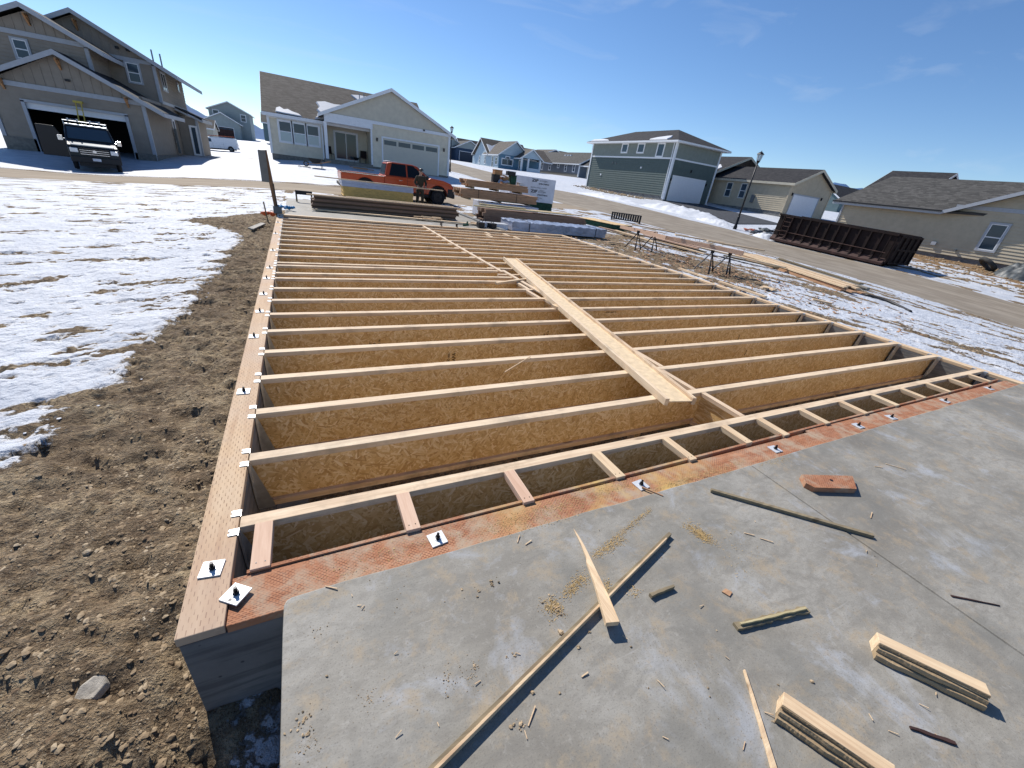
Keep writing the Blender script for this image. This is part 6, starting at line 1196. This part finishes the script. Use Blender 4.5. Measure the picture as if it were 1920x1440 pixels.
# ---- further houses of which little more than roofs shows
def far_house(name_lab, x0, x1, y0, y1, zb, ze, zr, sid, rm, axis='x', wins=(), dl=None):
    H = thing('house', name_lab, 'house', ((x0+x1)/2, (y0+y1)/2, zb), world=True, group=None); W_ = MB()
    cx, cy = (x1-x0), (y1-y0)
    if axis == 'x':
        lapwall(W_, (x0, y0), (x1, y0), zb, ze); lapwall(W_, (x1, y0), (x1, y1), zb, [(0, ze), (cy/2, zr), (cy, ze)]); lapwall(W_, (x1, y1), (x0, y1), zb, ze); lapwall(W_, (x0, y1), (x0, y0), zb, [(0, ze), (cy/2, zr), (cy, ze)])
    else:
        lapwall(W_, (x0, y0), (x1, y0), zb, [(0, ze), (cx/2, zr), (cx, ze)]); lapwall(W_, (x1, y0), (x1, y1), zb, ze); lapwall(W_, (x1, y1), (x0, y1), zb, [(0, ze), (cx/2, zr), (cx, ze)]); lapwall(W_, (x0, y1), (x0, y0), zb, ze)
    W_.obj('wall', sid, H, off=H.location); (gable_x if axis == 'x' else gable_y)(H, x0, x1, y0, y1, ze+.05, zr+.05, rm, 'trim_white')
    for (s0_, s1_, z0_, z1_) in wins: window(H, (x0, y0), (x1, y0), s0_, s1_, z0_, z1_, 'trim_white', ('h',), .14)
    return H
# misty two-storey house behind the white van
H = thing('house', 'misty green-grey two-storey house with brown garage door, behind the white van', 'house', (-14, 150, 1.8), world=True)
W_ = MB(); lapwall(W_, (-19.6, 145), (-11.9, 145), 1.6, [(0, 5.5), (3.85, 7.4), (7.7, 5.5)]); lapwall(W_, (-11.9, 145), (-11.9, 158), 1.6, 5.5); lapwall(W_, (-18.8, 149), (-9.6, 149), 4.8, [(0, 8.3), (4.6, 10.3), (9.2, 8.3)]); lapwall(W_, (-9.6, 149), (-9.6, 162), 1.6, 8.3); lapwall(W_, (-11.9, 149), (-9.6, 149), 1.6, 5); W_.obj('wall', 'siding_mist', H, off=H.location)
gable_y(H, -19.6, -11.9, 145, 149.2, 5.6, 7.55, 'shingle_brown', 'trim_white', .5, .4); gable_y(H, -18.8, -9.6, 149, 162, 8.4, 10.45, 'shingle_gray', 'trim_white', .5, .4); garage_door(H, (-19.6, 145), (-11.9, 145), 1.1, 6.2, 2.0, 4.3, 'rust_light', 4)
window(H, (-18.8, 149), (-9.6, 149), 1.0, 2.2, 6.6, 8.1, 'trim_white', ('h',), .14); window(H, (-18.8, 149), (-9.6, 149), 7.2, 8.3, 6.4, 7.9, 'trim_white', ('h',), .14)
far_house('small grey-green house peeping out left of the cream house', -5.6, 1.5, 128, 136, 2.4, 6.3, 8.3, 'siding_teal', 'shingle_gray', 'x', ((1.4, 2.6, 3.9, 5.4),))
far_house('low house with dark roof squeezed between taupe house and misty house', -24.5, -14.0, 112, 119, .6, 3.1, 4.6, 'siding_beige', 'shingle_dark', 'x')
far_house('teal house with dark roof seen between khaki and beige houses', 86, 99, 44, 52, 2.0, 5.2, 7.6, 'siding_teal', 'shingle_dark', 'x')
far_house('dark-roofed house rising behind the beige house ridge', 61, 69, 22.9, 28.3, 1.0, 5.6, 7.75, 'siding_slate', 'shingle_dark', 'y')
far_house('brown-roofed house with white rakes behind the blue porch', 68, 84, 128, 140, 4, 8.4, 11.3, 'siding_navy', 'shingle_brown', 'y')
far_house('brown-roofed long house behind the slate grey house', 78, 100, 124, 134, 4, 8.2, 11.2, 'siding_slate', 'shingle_brown', 'x')
far_house('dark-roofed house far behind the navy house', 52, 62, 150, 160, 4, 8.6, 11.6, 'siding_navy', 'shingle_dark', 'x')
# drive of the green house, with the house's cast shadow put into its colour
b = MB(); n = 14; xs = np.linspace(31.4, 38.2, n)
for i in range(n-1):
    z0_, z1_ = hz(xs[i], 34)+.03, hz(xs[i+1], 34)+.03
V = []; XX, YY = np.meshgrid(np.linspace(38.5, 44.6, 12), np.linspace(22.0, 37.2, 30)); ZZ = hgt(XX.ravel(), YY.ravel()).reshape(XX.shape); ZZ = np.maximum(ZZ, 0)+.05
XX = XX-np.clip((37.2-YY)/15, 0, 1)*6.8
o = struct(grid_mesh('driveway_painted_shadow', 'drive_painted_shadow', np.stack([XX.ravel(), YY.ravel(), (hgt(XX.ravel(), YY.ravel())+.05)], 1), 12, 30)) if 'drive_painted_shadow' in MAT else None
# ------------------------------------------------------------ vehicles
def wheel(t, x, y, z, r_, side, rim='silver_paint', w_=.26, rr=.62):
    o = tyre(t, (x, y, z), r_, w_, 1, mat='rubber', nm='wheel')
    k = -1 if side < 0 else 1; off = y+k*w_*.32
    b = MB(); b.tube([(x, off-.01*k, z), (x, off+.01*k, z)], r_*rr, 24)
    for i in range(6):
        a = i*math.pi/3; b.beam((x, off+.015*k, z), (x+r_*rr*math.cos(a), off+.015*k, z+r_*rr*math.sin(a)), .05, .03, (0, 1, 0))
    c = b.obj('rim', rim, o); return o
def arch_profile(pts, arches, zb):
    """Insert half-round wheel openings in a bottom line running from front to rear."""
    out = []
    for (cx, r_) in arches:
        for i in range(13):
            a = math.pi*i/12; out.append((cx+r_*math.cos(a), zb+max(0, r_*math.sin(a)*1.0)-.0))
    return out
t = thing('pickup_truck', 'orange crew-cab pickup truck parked behind the stacked boards, snow on its cab roof', 'pickup truck', (5.38, 23.62, -.34), 0)
hw = .99; zb = .50
up = [(-2.94, zb), (-2.94, 1.12), (-.86, 1.15), (-.80, 1.20), (1.42, 1.22), (1.60, 1.33), (2.35, 1.27), (2.78, 1.15), (2.93, .98), (2.95, .62), (2.86, zb)]
bot = arch_profile(None, [(2.05, .50), (-1.80, .50)], zb)
def side_panel(y0, y1): b = MB(); b.prism(up+bot, 1, y0, y1); return b
# body: centre slab for the front half, thin walls for the bed
front = [(x, z) for x, z in up if x >= -.86]+arch_profile(None, [(2.05, .50)], zb)+[(-.86, zb)]
b = MB(); b.prism(front, 1, -hw, hw); b.obj('body', 'orange_paint', t, bevel=.045)
bed = [(-2.94, zb), (-2.94, 1.12), (-.865, 1.15), (-.865, zb)]+arch_profile(None, [(-1.80, .50)], zb)
b = MB(); b.prism(bed, 1, -hw, -hw+.11); b.prism(bed, 1, hw-.11, hw); b.box(-2.9, -.87, -hw+.1, hw-.1, .62, .70).box(-2.3, -1.3, -hw+.12, -hw+.16, .3, 1.1).box(-2.3, -1.3, hw-.16, hw-.12, .3, 1.1).box(-.95, -.87, -hw+.1, hw-.1, .7, 1.13); b.obj('bed', 'orange_paint', t, bevel=.02)
MB().box(-2.89, -.96, hw-.125, hw-.112, .7, 1.12).box(-2.89, -.96, -hw+.112, -hw+.125, .7, 1.12).box(-2.89, -.96, -hw+.12, hw-.12, .702, .715).box(-.975, -.955, -hw+.12, hw-.12, .7, 1.13).obj('bed_liner', 'black_plastic', t)
MB().box(2.58, 2.975, -hw-.008, hw+.008, .46, .90).obj('front_fascia', 'black_plastic', t, bevel=.03)
MB().box(-2.97, -2.90, -hw+.12, hw-.12, .66, 1.12).obj('tailgate', 'orange_paint', t, bevel=.02)
b = MB()
for s in (-1, 1): b.box(-2.93, -.88, s*hw-.05*(s > 0)-.0, s*hw-.05*(s > 0)+.05, 1.135, 1.16) if s > 0 else b.box(-2.93, -.88, -hw, -hw+.05, 1.135, 1.16)
b.obj('bed_rail', 'chrome', t)
# cab
g = G('tint_glass'); MAT['tint_glass'] = g.fin((.008, .009, .011), .1, None, 0.0, Specular_IOR_Level=.25)
lo = [(-.80, 1.18), (1.62, 1.25)]
def cabring(x, z, w_): return [(x, -w_, z), (x, w_, z)]
b = MB(); st_ = [(-.82, 1.17, -.66, 1.80), (-.5, 1.17, -.42, 1.86), (1.0, 1.2, .62, 1.86), (1.62, 1.24, .92, 1.80)]
vs = []
for (xb, zb_, xt, zt) in st_: vs += [(xb, -.93, zb_), (xt, -.72, zt), (xt, .72, zt), (xb, .93, zb_)]
fs = []
for i in range(3):
    for q in range(3): fs.append((i*4+q, i*4+q+1, (i+1)*4+q+1, (i+1)*4+q))
    fs.append((i*4+3, i*4, (i+1)*4, (i+1)*4+3))
fs += [(0, 3, 2, 1), (12, 13, 14, 15)]; b.add(vs, fs).obj('cab', 'orange_paint', t, bevel=.04)
def glass_poly(pts, name='side_window', mat='tint_glass', th=.012, n=(0, -1, 0)):
    b = MB(); k = len(pts); b.add([tuple(Vector(p)+Vector(n)*.014) for p in pts]+[tuple(Vector(p)-Vector(n)*.01) for p in pts], [tuple(range(k)), tuple(range(2*k-1, k-1, -1))]+[(i, (i+1) % k, (i+1) % k+k, i+k) for i in range(k)]); return b.obj(name, mat, t)
for s in (-1, 1):
    def sd(x, z): q = (z-1.18)/(1.86-1.18); return (x, s*(.93-.21*q), z)
    glass_poly([sd(-.60, 1.23), sd(-.44, 1.79), sd(.28, 1.80), sd(.30, 1.23)], 'side_window', n=(0, s, .3)); glass_poly([sd(.38, 1.23), sd(.36, 1.80), sd(.68, 1.79), sd(1.40, 1.31), sd(1.38, 1.25)], 'side_window', n=(0, s, .3))
glass_poly([(1.62, -.80, 1.30), (1.62, .80, 1.30), (.96, .62, 1.76), (.96, -.62, 1.76)], 'windscreen', n=(.6, 0, .8)); glass_poly([(-.80, -.74, 1.25), (-.80, .74, 1.25), (-.68, .60, 1.74), (-.68, -.60, 1.74)], 'rear_window', n=(-1, 0, .2))
MB().box(-.5, -.1, -.55, .68, 1.872, 1.90).box(-.62, -.3, -.2, .7, 1.85, 1.885).obj('roof_snow', 'snow', t, bevel=.012)
MB().box(2.84, 3.02, -hw+.02, hw-.02, .42, .66).box(-3.06, -2.93, -hw+.06, hw-.06, .48, .64).obj('bumper', 'black_plastic', t, bevel=.03)
MB().box(2.90, 2.965, -.62, .62, .70, 1.06).obj('grille', 'black_plastic', t); 
for s in (-1, 1):
    MB().box(2.80, 2.95, s*.80-.16, s*.80+.16, .92, 1.08).obj('headlight', 'headlight', t, bevel=.02)
    MB().box(-2.975, -2.91, s*.9-.07, s*.9+.07, .82, 1.08).obj('tail_lamp', 'red_pipe', t)
    m_ = MB(); m_.box(1.28, 1.42, s*1.02-.02, s*1.22+.02*s, 1.22, 1.42); m_.beam((1.35, s*.95, 1.26), (1.35, s*1.05, 1.30), .05, .05); m_.obj('side_mirror', 'black_plastic', t, bevel=.02)
    for x in (-.02, .98): MB().box(x-.08, x+.08, s*hw-.012, s*hw+.022, 1.02, 1.06).obj('door_handle', 'chrome', t, bevel=.006)
    for x in (-.78, .34, 1.36): MB().box(x-.006, x+.006, s*(hw+.0005)-.004, s*(hw+.0005)+.004, .55, 1.17).obj('door_seam', 'black_plastic', t)
    MB().box(-.8, 1.45, s*hw-.01, s*hw+.05, .40, .49).obj('side_step', 'black_plastic', t, bevel=.01)
    for cx in (2.05, -1.8):
        ring = MB(); pts = [(cx+.53*math.cos(math.pi*i/14), s*(hw+.004), zb+.43*math.sin(math.pi*i/14)) for i in range(15)]; ring.tube(pts, .028, 6); ring.obj('arch_trim', 'black_plastic', t)
    for cx in (2.05, -1.8): wheel(t, cx, s*.86, .41, .41, s, 'black_steel')
MB().box(-2.6, 2.6, -.70, .70, .33, .9 if False else .52).box(1.55, 2.6, -.72, .72, .5, 1.0).obj('chassis', 'black_steel', t)
def cargo_van(loc, rz, lab, paint, scale=1.0, open_door=False, rack='ladders'):
    t = thing('cargo_van', lab, 'van', loc, rz); L = 2.95; hw = .97; zb = .42
    prof = [(-L, zb), (-L, 1.0), (-L+.06, 1.9), (-L+.22, 2.06), (1.2, 2.08), (1.45, 2.0), (2.02, 1.38), (2.12, 1.30), (2.78, 1.18), (2.90, 1.05), (2.93, .55), (2.86, zb)]+arch_profile(None, [(2.05, .43), (-1.85, .43)], zb)
    n = len(prof); vs = []; fs = []
    ws = [hw*(1.0 if z < 1.2 else 1.0-.14*(z-1.2)/.9) for x, z in prof]
    vs = [(x, -w_, z) for (x, z), w_ in zip(prof, ws)]+[(x, w_, z) for (x, z), w_ in zip(prof, ws)]
    fs = [tuple(range(n)), tuple(range(2*n-1, n-1, -1))]+[(i, i+n, (i+1) % n+n, (i+1) % n) for i in range(n)]
    MB().add(vs, fs).obj('body', paint, t, bevel=.05)
    def gp(pts, nm, nv, mat='glass_dark'):
        k = len(pts); MB().add([tuple(Vector(p)+Vector(nv)*.016) for p in pts]+[tuple(Vector(p)-Vector(nv)*.01) for p in pts], [tuple(range(k)), tuple(range(2*k-1, k-1, -1))]+[(i, (i+1) % k, (i+1) % k+k, i+k) for i in range(k)]).obj(nm, mat, t)
    gp([(2.0, -.84, 1.42), (2.0, .84, 1.42), (1.49, .76, 1.94), (1.49, -.76, 1.94)], 'windscreen', (.75, 0, .65))
    for s in (-1, 1):
        y_ = lambda z: s*hw*(1-.14*(z-1.2)/.9)
        gp([(.75, y_(1.35), 1.35), (.78, y_(1.85), 1.85), (1.38, y_(1.85), 1.85), (1.86, y_(1.38), 1.38)], 'side_window', (0, s, .1)); 
        MB().box(1.62, 1.76, s*1.12-.1, s*1.12+.1, 1.28, 1.52).beam((1.7, s*.92, 1.38), (1.7, s*1.05, 1.38), .05, .05).obj('side_mirror', 'chrome' if open_door else 'black_plastic', t, bevel=.02)
        MB().box(2.84, 2.945, s*.76-.15, s*.76+.15, .84, 1.04).obj('headlight', 'headlight', t, bevel=.02)
        MB().box(-L-.01, -L+.05, s*.88-.05, s*.88+.05, .9, 1.25).obj('tail_lamp', 'red_pipe', t)
        for cx in (2.05, -1.85): wheel(t, cx, s*.84, .37, .37, s, 'gray_box', .24)
        for x in (.62, -.9): MB().box(x-.006, x+.006, s*hw-.004, s*hw+.005, .5, 1.3).obj('door_seam', 'black_plastic', t)
    MB().box(2.88, 2.955, -.56, .56, .72, 1.06).obj('grille', 'black_plastic', t)
    g_ = MB()
    for k in range(3): g_.box(2.955, 2.965, -.55, .55, .78+k*.09, .80+k*.09)
    g_.obj('grille_bar', 'chrome', t); MB().tube([(2.955, 0, .93), (2.975, 0, .93)], .07, 16).obj('badge', 'chrome', t)
    MB().box(2.84, 3.04, -hw+.01, hw-.01, .40, .68).box(-L-.1, -L+.02, -hw+.02, hw-.02, .42, .6).obj('bumper', 'black_plastic', t, bevel=.03)
    MB().box(3.04, 3.05, -.16, .16, .50, .62).obj('number_plate', 'wrap_white', t)
    MB().box(-2.6, 2.9, -.70, .70, .22, .45).box(1.5, 2.6, -.68, .68, .4, .86).box(-2.4, -1.3, -.68, .68, .4, .86).obj('chassis', 'black_steel', t)
    rk = MB()
    for x in (-2.2, -.8, .7): rk.tube([(x, -.82, 2.05), (x, -.84, 2.22), (x, .84, 2.22), (x, .82, 2.05)], .025, 6)
    rk.obj('roof_rack', 'alu' if open_door else 'black_steel', t)
    lm = 'alu' if open_door else 'red_pipe'
    for yy, xl in ((-.45, 1.4), (.4, 1.0)):
        l_ = MB(); l_.beam((-2.6, yy-.18, 2.30), (xl, yy-.18, 2.30), .05, .08).beam((-2.6, yy+.18, 2.30), (xl, yy+.18, 2.30), .05, .08)
        for i in range(12): x = -2.5+i*.3; l_.tube([(x, yy-.18, 2.30), (x, yy+.18, 2.30)], .015, 6)
        l_.obj('ladder', lm, t)
    if open_door:
        M = Matrix.Translation((1.35, .97, 0)) @ Matrix.Rotation(R(-68), 4, 'Z')
        b = MB(); b.prism([(0, .5), (0, 1.30), (-.3, 1.9), (-1.0, 1.9), (-1.05, .5)], 1, 0, .07, M) if False else b.prism([(0, .5), (0, 1.30), (-.3, 1.9), (-1.0, 1.9), (-1.05, .5)], 1, 0, .07, Matrix.Translation((1.35, -.98, 0)) @ Matrix.Rotation(R(68), 4, 'Z')); b.obj('open_door', paint, t, bevel=.02)
    return t
plain('black_paint', (.010, .010, .012), .45, .0, .05, Coat_Weight=.15)
plain('van_hood_sheen', (.30, .32, .34), .25, .4, .05, Coat_Weight=.8)
v = cargo_van((-9.85, 32.4, hz(-9.5, 31.0)+.0), R(-72), 'black cargo van with open door and ladders, nose to the camera by the taupe garage', 'black_paint', open_door=True)
MB().add([(2.13, -.86, 1.312), (2.13, .86, 1.312), (2.80, .82, 1.195), (2.80, -.82, 1.195), (2.13, -.86, 1.27), (2.13, .86, 1.27), (2.8, .82, 1.15), (2.8, -.82, 1.15)], [(0, 1, 2, 3), (0, 3, 7, 4), (1, 5, 6, 2), (3, 2, 6, 7), (4, 5, 1, 0)]).obj('hood_highlight', 'van_hood_sheen', v, bevel=.012)  # pale panel: sky reflection on the black bonnet put into the colour
MB().box(1.15, 1.44, -.80, .80, 2.03, 2.10).obj('roof_highlight', 'silver_paint', v, bevel=.02)  # pale strip added for the bright reflection along the black roof
v = cargo_van((-11.2, 94.0, -.42), R(180), 'white cargo van with red ladders on its roof, beyond the taupe house', 'white_paint'); v.rotation_euler = (0, R(3.5), R(180))
# ------------------------------------------------------------ person
def person(loc, rz):
    t = thing('person', 'person in dark cap and brown-green jacket steadying a long board by the truck', 'person', loc, rz)
    def skin(name, verts, edges, mat, root=0, sub=2, parent=None):
        me = bpy.data.meshes.new(name); me.from_pydata([v[:3] for v in verts], edges, []); o = bpy.data.objects.new(name, me); C.objects.link(o)
        sk = o.modifiers.new('s', 'SKIN'); sk.use_smooth_shade = True; sv = me.skin_vertices[0].data
        for i, v_ in enumerate(verts): sv[i].radius = (v_[3], v_[4] if len(v_) > 4 else v_[3]); sv[i].use_root = (i == root)
        s_ = o.modifiers.new('u', 'SUBSURF'); s_.levels = sub; s_.render_levels = sub
        dg = bpy.context.evaluated_depsgraph_get(); m2 = bpy.data.meshes.new_from_object(o.evaluated_get(dg)); bpy.data.objects.remove(o)
        m2.materials.clear(); m2.materials.append(MAT[mat]); m2.polygons.foreach_set('use_smooth', [True]*len(m2.polygons)); o2 = bpy.data.objects.new(name, m2); C.objects.link(o2); o2.parent = parent or t; return o2
    # facing -y. pelvis, spine, neck, head (bowed), arms reaching forward and down to the board
    V = [(0, 0, .90, .13, .10), (0, -.01, 1.10, .14, .10), (0, -.02, 1.30, .155, .105), (0, -.03, 1.42, .09, .08), (0, -.05, 1.50, .055), (0, -.085, 1.60, .088, .095), (0, -.11, 1.68, .072, .085),
         (.17, -.02, 1.38, .062), (.27, -.03, 1.14, .046), (.20, -.22, .99, .036), (.17, -.31, .955, .028),
         (-.17, -.02, 1.38, .062), (-.27, -.03, 1.14, .046), (-.20, -.22, .99, .036), (-.17, -.31, .955, .028),
         (.10, .0, .82, .095), (.12, -.03, .48, .068), (.12, .03, .10, .048), (.12, -.12, .04, .042), (-.10, .0, .82, .095), (-.13, -.02, .48, .068), (-.14, .03, .10, .048), (-.14, -.12, .04, .042)]
    E_ = [(0, 1), (1, 2), (2, 3), (3, 4), (4, 5), (5, 6), (2, 7), (7, 8), (8, 9), (9, 10), (2, 11), (11, 12), (12, 13), (13, 14), (0, 15), (15, 16), (16, 17), (17, 18), (0, 19), (19, 20), (20, 21), (21, 22)]
    skin('body', V, E_, 'skin')
    J = [(0, 0, .86, .155, .125), (0, -.01, 1.10, .165, .125), (0, -.02, 1.30, .18, .128), (0, -.03, 1.43, .10, .09), (.18, -.02, 1.38, .08), (.28, -.03, 1.14, .062), (.205, -.21, .995, .050), (-.18, -.02, 1.38, .08), (-.28, -.03, 1.14, .062), (-.205, -.21, .995, .050)]
    skin('jacket', J, [(0, 1), (1, 2), (2, 3), (2, 4), (4, 5), (5, 6), (2, 7), (7, 8), (8, 9)], 'jacket')
    T_ = [(0, 0, .90, .15, .12), (.10, 0, .80, .112), (.12, -.03, .48, .085), (.125, .03, .12, .070), (-.10, 0, .80, .112), (-.13, -.02, .48, .085), (-.145, .03, .12, .070)]
    skin('trousers', T_, [(0, 1), (1, 2), (2, 3), (0, 4), (4, 5), (5, 6)], 'trousers')
    for s in (-1, 1): b = MB(); b.box(s*.13-.05, s*.13+.05, -.19, .09, 0, .10); b.obj('boot', 'black_plastic', t, bevel=.03)
    skin('hair', [(0, -.06, 1.66, .10, .10), (0, -.02, 1.60, .085, .07)], [(0, 1)], 'hair')
    c_ = MB(); c_.tube([(0, -.10, 1.69), (0, -.095, 1.74), (0, -.09, 1.775)], [.108, .10, .05], 16); c_.box(-.08, .08, -.27, -.15, 1.685, 1.70); c_.obj('cap', 'hardhat', t, bevel=.006)
    for s in (-1, 1):
        for k in range(4): q = s*.17+(-.03+.02*k); skin('finger', [(q, -.33, .965, .010), (q, -.365, .955, .009), (q, -.385, .93, .008), (q, -.375, .905, .007)], [(0, 1), (1, 2), (2, 3)], 'skin', sub=1)
        skin('thumb', [(s*.17-s*.035, -.31, .95, .011), (s*.17-s*.055, -.335, .93, .010), (s*.17-s*.055, -.345, .90, .008)], [(0, 1), (1, 2)], 'skin', sub=1)
    # face
    MB().add([(-.012, -.175, 1.60), (.012, -.175, 1.60), (0, -.20, 1.595), (0, -.175, 1.64)], [(0, 1, 2), (0, 2, 3), (1, 3, 2)]).obj('nose', 'skin', t)
    for s in (-1, 1): b = MB(); b.rock((s*.035, -.168, 1.645), .010, random.Random(1), 1); b.obj('eye', 'ink', t)
    for s in (-1, 1): b = MB(); b.rock((s*.088, -.085, 1.615), .022, random.Random(2), 1.2); b.obj('ear', 'skin', t)
    b = MB(); b.box(-.025, .025, -.176, -.165, 1.565, 1.573); b.obj('mouth', 'red_pipe', t)
    return t
person((5.86, 20.42, -.36), R(4))
board('carried_board', (1.1, 20.03, .570), (6.9, 20.0, .560), .10, .042, 'lumber_x', 'long pale board held across the front of the yellow bundle by the person', 'board')
# other things at the edge of the road
z = hz(4.2, 21.9)
# ------------------------------------------------------------ cirrus in the sky
L_ = wn.links; nn = wn.nodes
tc = nn.new('ShaderNodeTexCoord'); mp_ = nn.new('ShaderNodeMapping'); mp_.inputs['Rotation'].default_value = (0, 0, R(38)); mp_.inputs['Scale'].default_value = (1.0, 8.0, 16.0)
L_.new(tc.outputs['Generated'], mp_.inputs[0]); n1 = nn.new('ShaderNodeTexNoise'); n1.inputs['Scale'].default_value = 1.35; n1.inputs['Detail'].default_value = 6; n1.inputs['Roughness'].default_value = .55; n1.inputs['Distortion'].default_value = .6
L_.new(mp_.outputs[0], n1.inputs['Vector']); cr = nn.new('ShaderNodeValToRGB'); cr.color_ramp.elements[0].position = .58; cr.color_ramp.elements[0].color = (0, 0, 0, 1); cr.color_ramp.elements[1].position = .86; cr.color_ramp.elements[1].color = (.22, .22, .22, 1)
L_.new(n1.outputs['Fac'], cr.inputs[0]); mxn = nn.new('ShaderNodeMix'); mxn.data_type = 'RGBA'; L_.new(cr.outputs[0], mxn.inputs[0]); L_.new(hsv.outputs[0], mxn.inputs[6]); mxn.inputs[7].default_value = (7.5, 8.2, 9.0, 1); L_.new(mxn.outputs[2], bgn.inputs[0])
